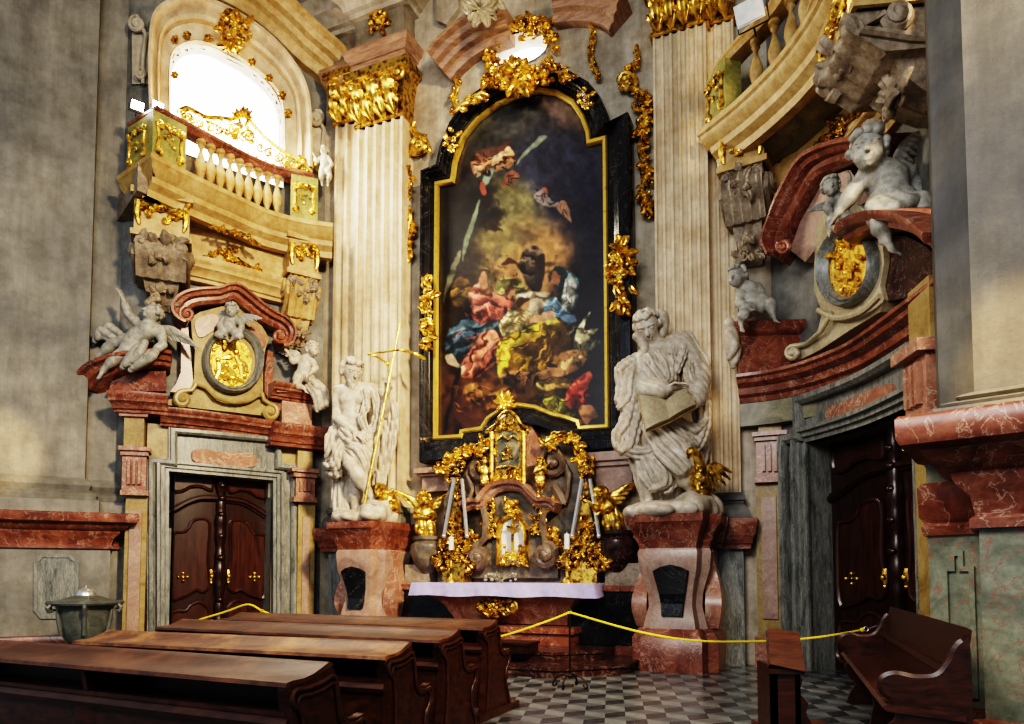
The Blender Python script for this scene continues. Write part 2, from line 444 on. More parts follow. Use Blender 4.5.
# ---------------------------------------------------------------- materials
def nodes(name):
    m = bpy.data.materials.new(name); m.use_nodes = True; nt = m.node_tree; b = nt.nodes['Principled BSDF']; return m, nt, b
def ramp(nt, stops, fac):
    r = nt.nodes.new('ShaderNodeValToRGB'); cr = r.color_ramp
    while len(cr.elements) < len(stops): cr.elements.new(.5)
    for e, (p, c) in zip(cr.elements, stops): e.position = p; e.color = (*c, 1)
    nt.links.new(fac, r.inputs[0]); return r.outputs[0]
def noise(nt, vec, scale, detail=6, rough=.6, dist=0, out='Fac'):
    n = nt.nodes.new('ShaderNodeTexNoise'); n.inputs['Scale'].default_value = scale; n.inputs['Detail'].default_value = detail
    n.inputs['Roughness'].default_value = rough; n.inputs['Distortion'].default_value = dist; nt.links.new(vec, n.inputs['Vector']); return n.outputs[out]
def geo(nt): return nt.nodes.new('ShaderNodeNewGeometry').outputs['Position']
def mixc(nt, f, a, b, mode='MIX'):
    n = nt.nodes.new('ShaderNodeMix'); n.data_type = 'RGBA'; n.blend_type = mode
    for s_, v in ((n.inputs[0], f), (n.inputs[6], a), (n.inputs[7], b)):
        if hasattr(v, 'is_output'): nt.links.new(v, s_)
        else: s_.default_value = v if isinstance(v, (int, float)) else (*v, 1)
    return n.outputs[2]
def bump(nt, b, h, st=.3, dist=.02):
    n = nt.nodes.new('ShaderNodeBump'); n.inputs['Strength'].default_value = st; n.inputs['Distance'].default_value = dist
    nt.links.new(h, n.inputs['Height']); nt.links.new(n.outputs[0], b.inputs['Normal'])
def sc(c, k): return tuple(min(1, x*k) for x in c)
def marble(name, stops, scale=1.5, vein=None, vs=2.5, rough=.3, dist=1.2, vw=.03, stretch=None, vamt=.8):
    m, nt, b = nodes(name); g = geo(nt)
    if stretch:
        mp = nt.nodes.new('ShaderNodeMapping'); mp.inputs['Scale'].default_value = stretch[0]; mp.inputs['Rotation'].default_value = stretch[1]
        nt.links.new(g, mp.inputs[0]); g = mp.outputs[0]
    c = ramp(nt, stops, noise(nt, g, scale, 8, .65, dist))
    f = ramp(nt, [(.3, (.72,)*3), (.7, (1.15,)*3)], noise(nt, g, scale*9, 5, .7)); c = mixc(nt, 1, c, f, 'MULTIPLY')
    if vein:
        v = noise(nt, g, vs, 7, .6, 1.6)
        w = ramp(nt, [(.5-vw, (0,)*3), (.5, (vamt,)*3), (.5+vw, (0,)*3)], v); c = mixc(nt, w, c, vein)
    nt.links.new(c, b.inputs['Base Color']); b.inputs['Roughness'].default_value = rough
    bump(nt, b, noise(nt, g, 30, 4, .6), .08, .01); return m
def stone(name, a, bb, scale=1.2, rough=.75, dirt=(.5, .5, .5), bs=.25, streak=False):
    m, nt, b = nodes(name); g = geo(nt)
    c = ramp(nt, [(.32, a), (.68, bb)], noise(nt, g, scale, 6, .6, .4))
    if streak:
        mp = nt.nodes.new('ShaderNodeMapping'); mp.inputs['Scale'].default_value = (2.2, 2.2, .25); nt.links.new(g, mp.inputs[0])
        c = mixc(nt, .75, c, ramp(nt, [(.35, (.62, .6, .58)), (.62, (1.1, 1.1, 1.12))], noise(nt, mp.outputs[0], 1.3, 7, .7)), 'MULTIPLY')
    d = ramp(nt, [(.38, dirt), (.6, (1, 1, 1))], noise(nt, g, scale*5, 8, .7)); c = mixc(nt, .8, c, d, 'MULTIPLY')
    nt.links.new(c, b.inputs['Base Color']); b.inputs['Roughness'].default_value = rough
    bump(nt, b, noise(nt, g, 22, 7, .7), bs, .02); return m
def gold(name, col=(.93, .60, .13), dark=(.2, .095, .02), rough=.34, scale=9, metal=.92, amt=(.38, .56)):
    m, nt, b = nodes(name); g = geo(nt)
    c = ramp(nt, [(amt[0], dark), (amt[1], col), (.75, sc(col, 1.12))], noise(nt, g, scale, 6, .6))  # dark mottling stands in for the brown shadows in the carving
    nt.links.new(c, b.inputs['Base Color']); b.inputs['Metallic'].default_value = metal; b.inputs['Roughness'].default_value = rough
    bump(nt, b, noise(nt, g, 26, 4, .6), .25, .02); return m
def wood(name, a, b2, rough=.35, sc_=(1.5, 14, 14), rot=(0, 0, 0), worn=None):
    m, nt, b = nodes(name); g = geo(nt); mp = nt.nodes.new('ShaderNodeMapping'); mp.inputs['Scale'].default_value = sc_; mp.inputs['Rotation'].default_value = rot
    nt.links.new(g, mp.inputs[0]); c = ramp(nt, [(.3, a), (.7, b2)], noise(nt, mp.outputs[0], 1.6, 7, .65, .6))
    if worn: c = mixc(nt, ramp(nt, [(.47, (0,)*3), (.66, (1,)*3)], noise(nt, g, 2.2, 9, .75)), c, worn)
    nt.links.new(c, b.inputs['Base Color']); b.inputs['Roughness'].default_value = rough
    bump(nt, b, noise(nt, mp.outputs[0], 4, 6, .7), .15, .01); return m
def plain(name, col, rough=.6, metal=0, emit=0, ecol=None):
    m, nt, b = nodes(name); g = geo(nt)
    c = ramp(nt, [(.3, sc(col, .85)), (.7, sc(col, 1.1))], noise(nt, g, 12, 4)); nt.links.new(c, b.inputs['Base Color'])
    b.inputs['Roughness'].default_value = rough; b.inputs['Metallic'].default_value = metal
    if emit: b.inputs['Emission Color'].default_value = (*(ecol or col), 1); b.inputs['Emission Strength'].default_value = emit
    return m
M = {}
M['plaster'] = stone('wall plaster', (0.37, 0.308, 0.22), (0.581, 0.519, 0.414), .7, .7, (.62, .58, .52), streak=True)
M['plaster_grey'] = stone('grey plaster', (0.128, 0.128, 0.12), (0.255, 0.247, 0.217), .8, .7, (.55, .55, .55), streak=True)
M['plaster_ochre'] = stone('ochre plaster', (.36, .25, .09), (.58, .43, .19), 1.2, .7, (.6, .5, .4))
M['pier'] = stone('pier marbling', (0.12, 0.12, 0.112), (0.288, 0.272, 0.232), .55, .6, (.6, .58, .55), streak=True)
M['pilaster'] = stone('fluted pilaster plaster', (.54, .41, .25), (.78, .66, .47), .9, .55, (.75, .66, .55), streak=True)
M['red'] = marble('red marble', [(.3, (0.0902, 0.0287, 0.018)), (.5, (0.213, 0.0697, 0.041)), (.72, (0.344, 0.139, 0.082))], 2.6, (.62, .44, .34), 2.2, .3, vw=.012, vamt=.6)
M['red_light'] = marble('salmon marble', [(.3, (0.204, 0.0748, 0.0476)), (.5, (0.34, 0.163, 0.109)), (.72, (0.449, 0.258, 0.177))], 2.4, (.75, .6, .48), 2.0, .3, vw=.015, vamt=.6)
M['brown_marble'] = marble('brown red marble', [(.3, (.17, .085, .05)), (.5, (.32, .18, .11)), (.72, (.46, .29, .18))], 2.4, None, 2.0, .4, stretch=((1, 1, 5), (0, 0, 0)))
M['pink'] = marble('pink marble', [(.3, (0.245, 0.144, 0.115)), (.5, (0.374, 0.252, 0.194)), (.72, (0.49, 0.36, 0.288))], 3, (.35, .18, .14), 3, .35, vw=.015)
M['black'] = marble('black marble', [(.3, (.008, .008, .01)), (.6, (.02, .02, .024)), (.8, (.045, .045, .05))], 2, (.4, .38, .33), 1.3, .13, vw=.004, vamt=.35)
M['green'] = marble('green veined marble', [(.3, (.11, .12, .085)), (.5, (.23, .235, .165)), (.72, (.36, .34, .24))], 2.2, (.30, .10, .07), 3.0, .35, vw=.014, vamt=.95)
M['grey_marble'] = marble('grey streaked marble', [(.3, (0.06, 0.066, 0.06)), (.47, (0.162, 0.168, 0.156)), (.6, (0.24, 0.24, 0.216)), (.75, (0.114, 0.12, 0.114))], 1.2, (.6, .58, .5), 2, .35, stretch=((6, 6, 1.2), (.0, .6, .3)), vw=.02, vamt=.4)
M['olive'] = marble('olive marble', [(.3, (.10, .09, .06)), (.5, (.22, .20, .13)), (.72, (.34, .30, .2))], 2.2, None, 2, .4)
M['ochre'] = marble('yellow ochre marble', [(.3, (0.186, 0.112, 0.031)), (.5, (0.322, 0.223, 0.0806)), (.72, (0.409, 0.31, 0.149))], 2.6, None, 2, .4)
M['cream'] = marble('cream marble', [(.3, (0.286, 0.224, 0.136)), (.5, (0.408, 0.34, 0.218)), (.72, (0.49, 0.422, 0.299))], 2.6, None, 2, .4)
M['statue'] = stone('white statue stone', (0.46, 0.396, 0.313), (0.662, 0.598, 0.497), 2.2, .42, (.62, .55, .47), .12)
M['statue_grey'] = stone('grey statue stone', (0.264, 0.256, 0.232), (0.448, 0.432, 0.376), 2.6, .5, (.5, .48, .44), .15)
M['carved'] = stone('carved stone brown grey', (.2, .155, .11), (.42, .34, .25), 3, .55, (.5, .46, .4), .2)
M['gold'] = gold('gilding')
M['gold_bright'] = gold('bright gilding', (.98, .64, .14), (.42, .21, .04), .3, 7, .85, (.25, .45))
M['gold_dark'] = gold('dark gilding', (.72, .44, .1), (.12, .07, .025), .38, 12)  # darker overall than the plain gilding
M['gold_plaster'] = stone('golden stucco', (.42, .27, .09), (.64, .46, .22), 1.4, .5, (.65, .52, .35))  # golden tan stucco colour
M['silver'] = plain('silver', (.75, .74, .72), .3, .85)
M['wood_dark'] = wood('dark door wood', (.010, .004, .003), (.042, .014, .009), .3, (9, 9, 1.2))
M['wood_panel'] = wood('red brown door panel', (.018, .006, .004), (.075, .024, .013), .28, (9, 9, 1.2))
M['pew'] = wood('pew wood', (.018, .006, .004), (.07, .024, .012), .32, (1.5, 9, 12), (0, 0, .45))
M['pew_top'] = wood('worn pew top', (.022, .007, .005), (.085, .028, .013), .45, (1.2, 9, 12), (0, 0, .45), (.15, .06, .028))
M['pew_worn'] = wood('pale worn pew top', (.04, .013, .007), (.15, .055, .022), .48, (1.2, 9, 12), (0, 0, .45), (.36, .17, .06))
M['cloth'] = plain('altar cloth', (.50, .46, .74), .8)
M['white'] = plain('white', (.85, .83, .78), .5)
M['iron'] = plain('wrought iron', (.015, .014, .013), .45, .5)
M['rope'] = plain('yellow rope', (.85, .62, .03), .6)
M['pewter'] = marble('dark pewter', [(.3, (.05, .055, .05)), (.6, (.13, .14, .125)), (.8, (.22, .22, .2))], 3, None, 2, .35)
M['sky'] = plain('window daylight', (1, 1, 1), 1, 0, 9, (1, .97, .9))
M['leadglass'] = plain('pale glass', (.9, .9, .85), .2)
M['lamp_glass'] = plain('lamp glass', (1, 1, 1), .3, 0, 25, (1, .97, .88))
M['tile_l'] = stone('light floor tile', (.14, .15, .155), (.235, .245, .245), 2, .28, (.6, .6, .6), .05)
M['tile_m'] = stone('mid floor tile', (.075, .08, .085), (.135, .14, .14), 2, .28, (.6, .6, .6), .05)
M['tile_d'] = stone('dark floor tile', (.03, .032, .036), (.06, .062, .065), 2, .25, (.6, .6, .6), .05)
M['darkred'] = marble('dark red marble', [(.3, (.018, .008, .007)), (.5, (.045, .02, .017)), (.72, (.09, .045, .035))], 3, (.35, .22, .18), 2.6, .22, vw=.015, vamt=.5)
M['pier_shaded'] = stone('shaded pier marbling', (.045, .048, .055), (.14, .13, .105), .55, .6, (.6, .58, .55), streak=True)  # pier marbling with shade put into the colour, for the right shaft
# ---------------------------------------------------------------- the walls of the chapel (plan curves)
A = Wall([(-4.5, 13.5+.434*4.5), (4.45, 13.5-.434*4.45)], smooth=False)
L = Wall([(-8.3, 13.75), (-7.45, 13.3), (-6.7, 13.5), (-5.95, 13.98), (-5.1, 14.72), (-4.2, 15.32)])
R = Wall([(4.38, 11.6), (4.72, 11.15), (4.95, 10.4), (5.08, 9.6), (5.06, 8.4), (4.92, 7.2), (4.8, 6.3)])
ZT = 15.0
OG = [(0, 0), (.22, 0), (.26, .14), (.42, .18), (.46, .3), (.6, .42), (.82, .52), (.84, .66), (.9, .72), (.98, .8), (1, .9), (1, 1), (0, 1)]
def og(z0, z1, o0, o1, flip=False):
    P = [(o0+(o1-o0)*a, (z1-(z1-z0)*b) if flip else (z0+(z1-z0)*b)) for a, b in OG]
    P[0] = (-.05, P[0][1]); P[-1] = (-.05, P[-1][1]); return P
def inside(x, y, poly):
    c = False; j = len(poly)-1
    for i in range(len(poly)):
        (xi, yi), (xj, yj) = poly[i], poly[j]
        if (yi > y) != (yj > y) and x < (xj-xi)*(y-yi)/(yj-yi)+xi: c = not c
        j = i
    return c
def wallmesh(W, z1, holes, us=None, dz=.12, du=.12, out=0):
    u0, u1 = 0, W.U[-1]; U = set(np.linspace(u0, u1, int((u1-u0)/du)+1)); Z = set(np.linspace(0, z1, int(z1/dz)+1))
    for h in holes:
        for q in (min(p[0] for p in h), max(p[0] for p in h)): U.add(q)
        for q in (min(p[1] for p in h), max(p[1] for p in h)): 
            if q > 0: Z.add(q)
    U = sorted(U); Z = sorted(Z); mb = MB(); V = [W.p(u, z, out) for u in U for z in Z]; n = len(Z); F = []
    for i in range(len(U)-1):
        for j in range(n-1):
            cu, cz = (U[i]+U[i+1])/2, (Z[j]+Z[j+1])/2
            if any(inside(cu, cz, h) for h in holes): continue
            F.append((i*n+j, (i+1)*n+j, (i+1)*n+j+1, i*n+j+1))
    return mb.add(V, F)
def hole(W, pts): return [W.hit(x, y) for x, y in pts]
def rng(W, xa, xb, y): return W.hit(xa, y)[0], W.hit(xb, y)[0]
def wpath(W, u0, u1, n=24, out=0): return [W.xy(u0+(u1-u0)*k/n, out) for k in range(n+1)]

# floor: rhombic cube-pattern tiles
def floor():
    mb = MB(); a = .25; ca, sa = cos(radians(-8)), sin(radians(-8))
    for i in range(-34, 40):
        for j in range(-6, 52):
            cx = (i+.5*(j % 2))*a*sqrt(3); cy = j*1.5*a
            h = [(cx+a*sin(radians(60*k)), cy+a*cos(radians(60*k))) for k in range(6)]
            for t, (p, q, r) in enumerate(((0, 1, 2), (2, 3, 4), (4, 5, 0))):
                P = [(cx, cy), h[p], h[q], h[r]]
                W_ = [(x*ca-y*sa, x*sa+y*ca+.5) for x, y in P]
                if not (-12 < W_[0][0] < 9 and -2 < W_[0][1] < 17.5): continue
                mb.cur = t; mb.add([(x, y, 0) for x, y in W_], [(0, 1, 2, 3)])
    struct('floor', mb, [M['tile_l'], M['tile_m'], M['tile_d']])
    m2 = MB(); m2.add([(-16, -8, -.02), (12, -8, -.02), (12, 18, -.02), (-16, 18, -.02)], [(0, 1, 2, 3)]); struct('floor_bed', m2, M['tile_m'])
floor()

WIN = [(168, 150), (171, 74), (172, 64), (176, 56), (184, 50), (194, 48), (206, 49), (217, 53), (230, 60), (242, 66), (256, 76), (268, 88), (275, 98), (279, 108), (281, 122), (282, 190)]
DOORL = [(170, 668), (170, 473), (270, 481), (270, 668)]
OVW = oval(521, 50, 28, 15, 40, -17)
struct('wall_back', wallmesh(A, ZT, [hole(A, OVW)], dz=.1, du=.1), M['plaster'])
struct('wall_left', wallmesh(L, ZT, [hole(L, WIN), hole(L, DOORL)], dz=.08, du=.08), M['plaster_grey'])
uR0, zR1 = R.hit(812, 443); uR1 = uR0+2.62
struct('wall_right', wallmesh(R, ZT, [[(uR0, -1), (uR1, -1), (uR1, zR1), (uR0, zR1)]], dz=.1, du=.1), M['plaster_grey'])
mb = MB(); mb.add([(-16, -1, ZT), (12, -1, ZT), (12, 18, ZT), (-16, 18, ZT)], [(0, 1, 2, 3)]); struct('ceiling', mb, M['plaster'])

# ---- windows
def deep(W, outline, o0, o1, flare=1.0):
    mb = MB(); G = []
    U = [W.hit(x, y) for x, y in outline]; c = np.mean(U, 0)
    for o, k in ((o0, 1), (o1, flare)): G.append([W.p(c[0]+(u-c[0])*k, c[1]+(z-c[1])*k, o) for u, z in U])
    return mb.grid(G, cv=True)
struct('window_1', wpoly(MB(), L, [(x+(x-225)*.1, y+(y-110)*.1) for x, y in WIN], -.2, -.18), M['sky'])
struct('trim_1', deep(L, WIN, .1, -.2, 1.0), M['plaster'])
struct('window_2', wpoly(MB(), A, oval(521, 50, 33, 20, 40, -17), -.42, -.4), M['sky'])
struct('trim_2', deep(A, OVW, .05, -.4), M['plaster'])
# arch surround of the big window: stepped bands with rosettes
WI = [(171, 122), (171, 74), (176, 56), (194, 48), (217, 53), (242, 66), (268, 87), (279, 107), (281, 142), (281, 170)]
WO = [(152, 122), (152, 60), (158, 22), (184, 8), (214, 13), (254, 36), (287, 68), (304, 100), (308, 142), (308, 176)]
WI = sp2(WI, 5); WO = sp2(WO, 5)
t = Thing('window_surround', 'arched stucco surround of the big bright window with studded inner band', 'arch', L.w(225, 140, .1), kind='structure')
mb = MB(); wloft(mb, L, WI, WO, [(0, -.05), (0, .1), (.06, .16), (.12, .12), (.5, .14), (.52, .26), (.6, .3), (.66, .22), (.8, .34), (.86, .42), (.95, .42), (1, .3), (1, -.05)], closed=False); t.part('archivolt', mb, M['pilaster'])
o = Orn(L, .15, 4)
for x, y in ((175, 39), (187, 35), (208, 38), (229, 50), (252, 62), (269, 78), (282, 95), (288, 113), (175, 75)): o.rosette(x, y, 4.5, 6)
t.part('rosette', o.mb, M['gold_dark'])
o = Orn(L, .42, 5); o.bunch(234, 30, 15, 16, 30, 9).spray(232, 40, 16, 7, 200, 340).curl(229, 16, 7, 1.3).curl(240, 20, 7, 1.3, -1); t.part('keystone_ornament', o.mb, M['gold'])
# stucco scrolls either side of the window
for (x, y, r, nm) in ((137, 24, 8, 'left'), (316, 118, 8, 'right')):
    o = Orn(L, .12, 7); o.curl(x, y, r, 1.6, 1 if nm == 'left' else -1, 90, 2.4, tail=[(x+6, y+60), (x+6, y+35), (x+(9 if nm == 'left' else 8), y+12)]); o.curl(x+3, y+50, 6, 1.2, -1, 90, 2)
    o.mb.add(*(lambda q: (q, [(0, 1, 2, 3)]))([L.w(x-5, y+60, .06), L.w(x+14, y+60, .06), L.w(x+14, y+8, .06), L.w(x-5, y+8, .06)]))
    solo('stucco_volute', o.mb, M['plaster'], 'pale stucco scroll bracket %s the large arched window' % ('on the pier side of' if nm == 'left' else 'on the column side of'), 'scroll', kind='structure')
# raking arch moulding springing from the left capital
mb = MB(); wstrip(mb, L, sp2([(190, -22), (238, 2), (275, 30), (303, 56), (320, 70), (336, 86)], 5), [(-.3, -.05), (-.3, .2), (-.18, .28), (-.1, .28), (-.05, .38), (.08, .42), (.12, .55), (.25, .6), (.3, .7), (.38, .7), (.4, -.05)])
struct('trim_3', mb, M['gold_plaster'])

# ---- fluted pilasters
def pilaster(W, xa, xb, yref, ztop, zbot, out, n, name, mat='pilaster', ox=0):
    ua, ub = W.hit(xa, yref, out)[0], W.hit(xb, yref, out)[0]; wd = ub-ua; prof = [(ua, -.05), (ua, out)]; m = wd/(n*1.35+.35); fl = m
    for i in range(n):
        s0 = ua+m*.35+i*m*1.35
        for k in range(9): a = pi*k/8; prof.append((s0+fl/2-fl/2*cos(a), out-fl*.42*sin(a)))
    prof += [(ub, out), (ub, -.05)]
    mb = MB(); mb.grid([[W.p(u, z, o) for u, o in prof] for z in (zbot, ztop)], cv=False)
    return mb, ua, ub
def zof(W, x, y, out=0): return W.hit(x, y, out)[1]
def colbase(W, ua, ub, z0, z1, out, mat, parent=None):
    mb = MB(); h = z1-z0
    for (f0, f1, e0, e1) in ((0, .3, .14, .14), (.3, .55, .12, .05), (.55, .7, .03, .03), (.7, 1, .08, .02)):
        P = []
        pr = [(-.05, z0+h*f0), (out+e0, z0+h*f0), (out+(e0+e1)/2+.02, z0+h*(f0+f1)/2), (out+e1, z0+h*f1), (-.05, z0+h*f1)]
        G = []
        for u, sgn in ((ua, -1), (ub, 1)):
            G.append([W.p(u+sgn*max(0, o-out), z, o) for o, z in pr])
        mb.grid(G, cv=True, cap=True)
    return mb
T = []
for (xa, xb, yref, ytop, ybot, out, n, xc, nm, lab) in (
    (355, 401, 300, 123, 507, .42, 5, 378, 'fluted_pilaster', 'pale fluted pilaster with gilded capital behind the statue holding the banner staff'),
    (333, 355, 300, 124, 507, .2, 2, 344, 'fluted_pilaster', 'narrow fluted half pilaster beside the balcony, left of the main pilaster'),
    (655, 709, 250, 30, 493, .42, 6, 680, 'fluted_pilaster', 'pale fluted pilaster with gilded capital behind the statue reading a book'),
    (709, 737, 250, 22, 493, .2, 3, 722, 'fluted_pilaster', 'narrow grey fluted pilaster next to the right balcony')):
    zt, zb = zof(A, xc, ytop, out), zof(A, xc, ybot, out)
    mb, ua, ub = pilaster(A, xa, xb, yref, zt, zb, out, n, nm)
    t = Thing(nm, lab, 'pilaster', A.p((ua+ub)/2, 0, 0), kind='structure')
    t.part('shaft', mb, M['pilaster'])
    t.part('base', colbase(A, ua, ub, zb-.45, zb, out, None), M['plaster_grey'])
    m2 = MB(); m2.plan([A.xy(ua-.12, 0), A.xy(ua-.12, out+.1), A.xy(ub+.12, out+.1), A.xy(ub+.12, 0)][::1], og(zb-.95, zb-.45, .0, .14))
    m2.prism([A.p(ua-.1, zb-.95, -.05), A.p(ua-.1, zb-.95, out+.1), A.p(ub+.1, zb-.95, out+.1), A.p(ub+.1, zb-.95, -.05)], [A.p(ua-.1, zb-.45, -.05), A.p(ua-.1, zb-.45, out+.1), A.p(ub+.1, zb-.45, out+.1), A.p(ub+.1, zb-.45, -.05)])
    t.part('plinth_cornice', m2, M['red'])
    m3 = MB(); e = .02
    m3.prism([A.p(ua-e, 0, -.05), A.p(ua-e, 0, out+e), A.p(ub+e, 0, out+e), A.p(ub+e, 0, -.05)], [A.p(ua-e, zb-.95, -.05), A.p(ua-e, zb-.95, out+e), A.p(ub+e, zb-.95, out+e), A.p(ub+e, zb-.95, -.05)])
    t.part('plinth', m3, M['grey_marble'])
    T.append((t, ua, ub, zt, out, xc))
# capitals
def capital(t, W, ua, ub, zt, out, h, main, seed):
    # neck ring, bell, abacus
    mb = MB(); w = (ub-ua)
    mb.grid([[W.p(ua-e, zt+z, -.02), W.p(ua-e, zt+z, out+e), W.p(ub+e, zt+z, out+e), W.p(ub+e, zt+z, -.02)] for z, e in ((0, .0), (.0, .05), (.07, .05), (.07, .0), (h*.5, .03), (h*.8, .1), (h*.86, .2), (h, .22), (h, 0))], cv=False)
    t.part('capital', mb, M['gold_dark'])  # darker gilding on the bell imitates shade behind the leaves
    class Sub:   # carving laid on the bell, in metres: x = u, y = -z
        def w(s, x, y, o=0): return W.p(x, -y, o)
        def hit(s, x, y, o=0): return x, -y
    o = Orn(Sub(), out+.06, seed); c = (ua+ub)/2; n = 4 if main else 2
    for row, (zz, Lh, k) in enumerate(((.04, h*.42, n), (h*.28, h*.42, n-1 if n > 2 else 2))):
        for i in range(k):
            x = ua+w*(i+.5)/k
            for da in (-32, 0, 32): o.leaf(x, -(zt+zz), 90+da, Lh*(1 if da == 0 else .72), w/k*(.42 if da == 0 else .3), 0, .55)
            o.boss(x, -(zt+zz+Lh*.92), .06, .2)
    for sgn, x in ((-1, ua-.02), (1, ub+.02)):
        o.curl(x-sgn*.02, -(zt+h*.74), .17 if main else .13, 1.7, sgn, 90, .045, lift=.08, tail=[(c+sgn*w*.12, -(zt+h*.5)), (c+sgn*w*.28, -(zt+h*.86))])
    if main:
        o.bunch(c, -(zt+h*.86), .16, .15, 12, .1); o.spray(c, -(zt+h*.9), .2, 7, 0, 180)
        for x in (c-.18, c+.18): o.curl(x, -(zt+h*.72), .1, 1.4, 1 if x < c else -1, 90, .03, lift=.06)
    t.part('acanthus', o.mb, M['gold'])
for i, (t, ua, ub, zt, out, xc) in enumerate(T): capital(t, A, ua, ub, zt, out, 1.12, i in (0, 2), 11+i)
# entablature blocks above the capitals
def block(name, W, ua, ub, out, zs, mats, lab):
    t = Thing(name, lab, 'entablature', W.p((ua+ub)/2, zs[0][0], 0), kind='structure')
    for (z0, z1, e0, e1, kind), mt in zip(zs, mats):
        mb = MB(); pr = og(z0, z1, e0, e1) if kind == 'og' else [(-.05, z0), (e0, z0), (e1, z1), (-.05, z1)]
        mb.plan([W.xy(ua, -.05), W.xy(ua, out), W.xy(ub, out), W.xy(ub, -.05)], pr, cap=True)
        ca = [W.p(u, z1, o) for u, o in ((ua, -.05), (ua, out), (ub, out), (ub, -.05))]; cb = [W.p(u, z0, o) for u, o in ((ua, -.05), (ua, out), (ub, out), (ub, -.05))]
        mb.prism(cb, ca); t.part('cornice' if kind == 'og' else 'frieze', mb, M[mt])
    return t
for i, lab in ((0, 'stepped marble entablature block over the left gilded capital'), (2, 'stepped marble entablature block over the right gilded capital')):
    _, ua, ub, zt, out, xc = T[i]; z = zt+1.12; b0 = T[i+1]
    u0, u1 = min(ua, b0[1]), max(ub, b0[2])
    tb = block('entablature', A, ua-.02, ub+.02, out+.02, [(z, z+.18, .05, .08, 'f'), (z+.18, z+.5, .02, .22, 'og'), (z+.5, z+1.25, .0, .0, 'f'), (z+1.25, z+1.9, .0, .5, 'og')], ['brown_marble', 'brown_marble', 'plaster', 'plaster'], lab)
    o = Orn(A, out+.05, 31+i); o.bunch(xc, 24 if i == 0 else -40, 9, 8, 18, 6).spray(xc, 20 if i == 0 else -40, 12, 8, 20, 160); tb.part('gilt_cartouche', o.mb, M['gold'])
    block('entablature', A, b0[1]-.1, b0[2]+.05, .22, [(z-.05, z+.5, .02, .2, 'og'), (z+.5, z+1.25, 0, 0, 'f'), (z+1.25, z+1.9, 0, .5, 'og')], ['brown_marble', 'plaster', 'plaster'], lab.replace('stepped', 'set back'))

# broken curved pediment above the painting
for pts, lab in ((([(436, 62), (448, 48), (466, 33), (486, 22), (504, 15)]), 'curved reddish stone pediment arm over the painting, end on the left'),
                 ([(550, -2), (567, -5), (588, -5), (605, -1), (615, 6)], 'curved reddish stone pediment piece at the top above the painting')):
    mb = MB(); wstrip(mb, A, sp2(pts, 5), [(-.26, -.05), (-.26, .2), (-.18, .26), (-.12, .26), (-.09, .36), (.0, .4), (.04, .5), (.14, .54), (.18, .64), (.25, .64), (.27, -.05)], ref=.5)
    tag(link('curved_pediment', mb, M['brown_marble'], center(mb)), lab, 'pediment', None, 'structure')
o = Orn(A, .72, 12); o.spray(480, 8, 20, 9, 0, 360).curl(470, 8, 8, 1.4).curl(492, 2, 8, 1.4, -1).bunch(484, 2, 16, 10, 12, 9); solo('stucco_shell', o.mb, M['cream'], 'pale stucco shell ornament at the very top of the broken pediment', 'ornament', kind='structure')
mb = MB(); wpoly(mb, A, [(436, -20), (436, 20), (446, 24), (458, 8), (458, -20)], -.02, .12); solo('stucco_block', mb, M['plaster'], 'pale upright wall panel beside the broken pediment', 'panel', kind='structure')

# ---- piers in the foreground
def pier(lab, plan, shaft, zs, mats, e, panel=None, cat='pier', cplan=None):
    # zs: floor plinth top, dado top (=cornice bottom), cornice top, base top
    zp, zd, zc, zb1 = zs
    t = Thing('pillar', lab, cat, (*plan[len(plan)//2], 0), kind='structure')
    def ext(path, z0, z1, mat, name):
        mb = MB(); n = len(path); mb.grid([[V3(*p, z) for p in path] for z in (z0, z1)]); 
        mb.add([V3(*p, z1) for p in path]+[V3(*(np.array(path[-1])*1.0+np.array(path[0])-np.array(path[0])), z1)], [tuple(range(n))]); return t.part(name, mb, M[mat])
    ext(plan, 0, zc, mats[0], 'dado'); ext(shaft, zc, ZT, mats[3], 'shaft')
    mb = MB(); mb.plan(plan, [(-.05, 0), (.16, 0), (.16, zp*.6), (.1, zp*.75), (.08, zp*.95), (0, zp), (-.05, zp)]); t.part('plinth', mb, M['red'])
    mb = MB(); h = zc-zd; mb.plan(cplan or plan, [(-.05, zd), (.06, zd), (.06, zd+h*.08), (.02, zd+h*.12), (.05, zd+h*.3), (e*.3, zd+h*.42), (e*.34, zd+h*.5), (e*.55, zd+h*.56), (e*.7, zd+h*.7), (e*.95, zd+h*.74), (e, zd+h*.8), (e, zd+h*.97), (e*.96, zc), (-.05, zc)]); t.part('cornice', mb, M[mats[1]])
    mb = MB(); hb = zb1-zc; mb.plan(shaft, [(-.05, zc), (.26, zc), (.26, zc+hb*.35), (.2, zc+hb*.4), (.22, zc+hb*.5), (.16, zc+hb*.6), (.08, zc+hb*.66), (.12, zc+hb*.78), (.08, zc+hb*.88), (0, zb1), (-.05, zb1)]); t.part('base', mb, M[mats[2]])
    return t
tl = pier('huge grey marbled pier at the left edge with red marble pedestal cornice', [(-11.5, 11.4), (-9.9, 11.5), (-8.75, 12.4), (-7.45, 12.98), (-7.62, 13.25), (-7.35, 13.4), (-7.5, 13.8)],
     [(-11.5, 11.6), (-9.9, 11.7), (-8.78, 12.55), (-7.95, 12.95), (-8.05, 13.15), (-7.62, 13.35), (-7.8, 13.9)], (.42, 1.98, 2.62, 3.3), ('pier', 'red', 'pier', 'pier'), .42)
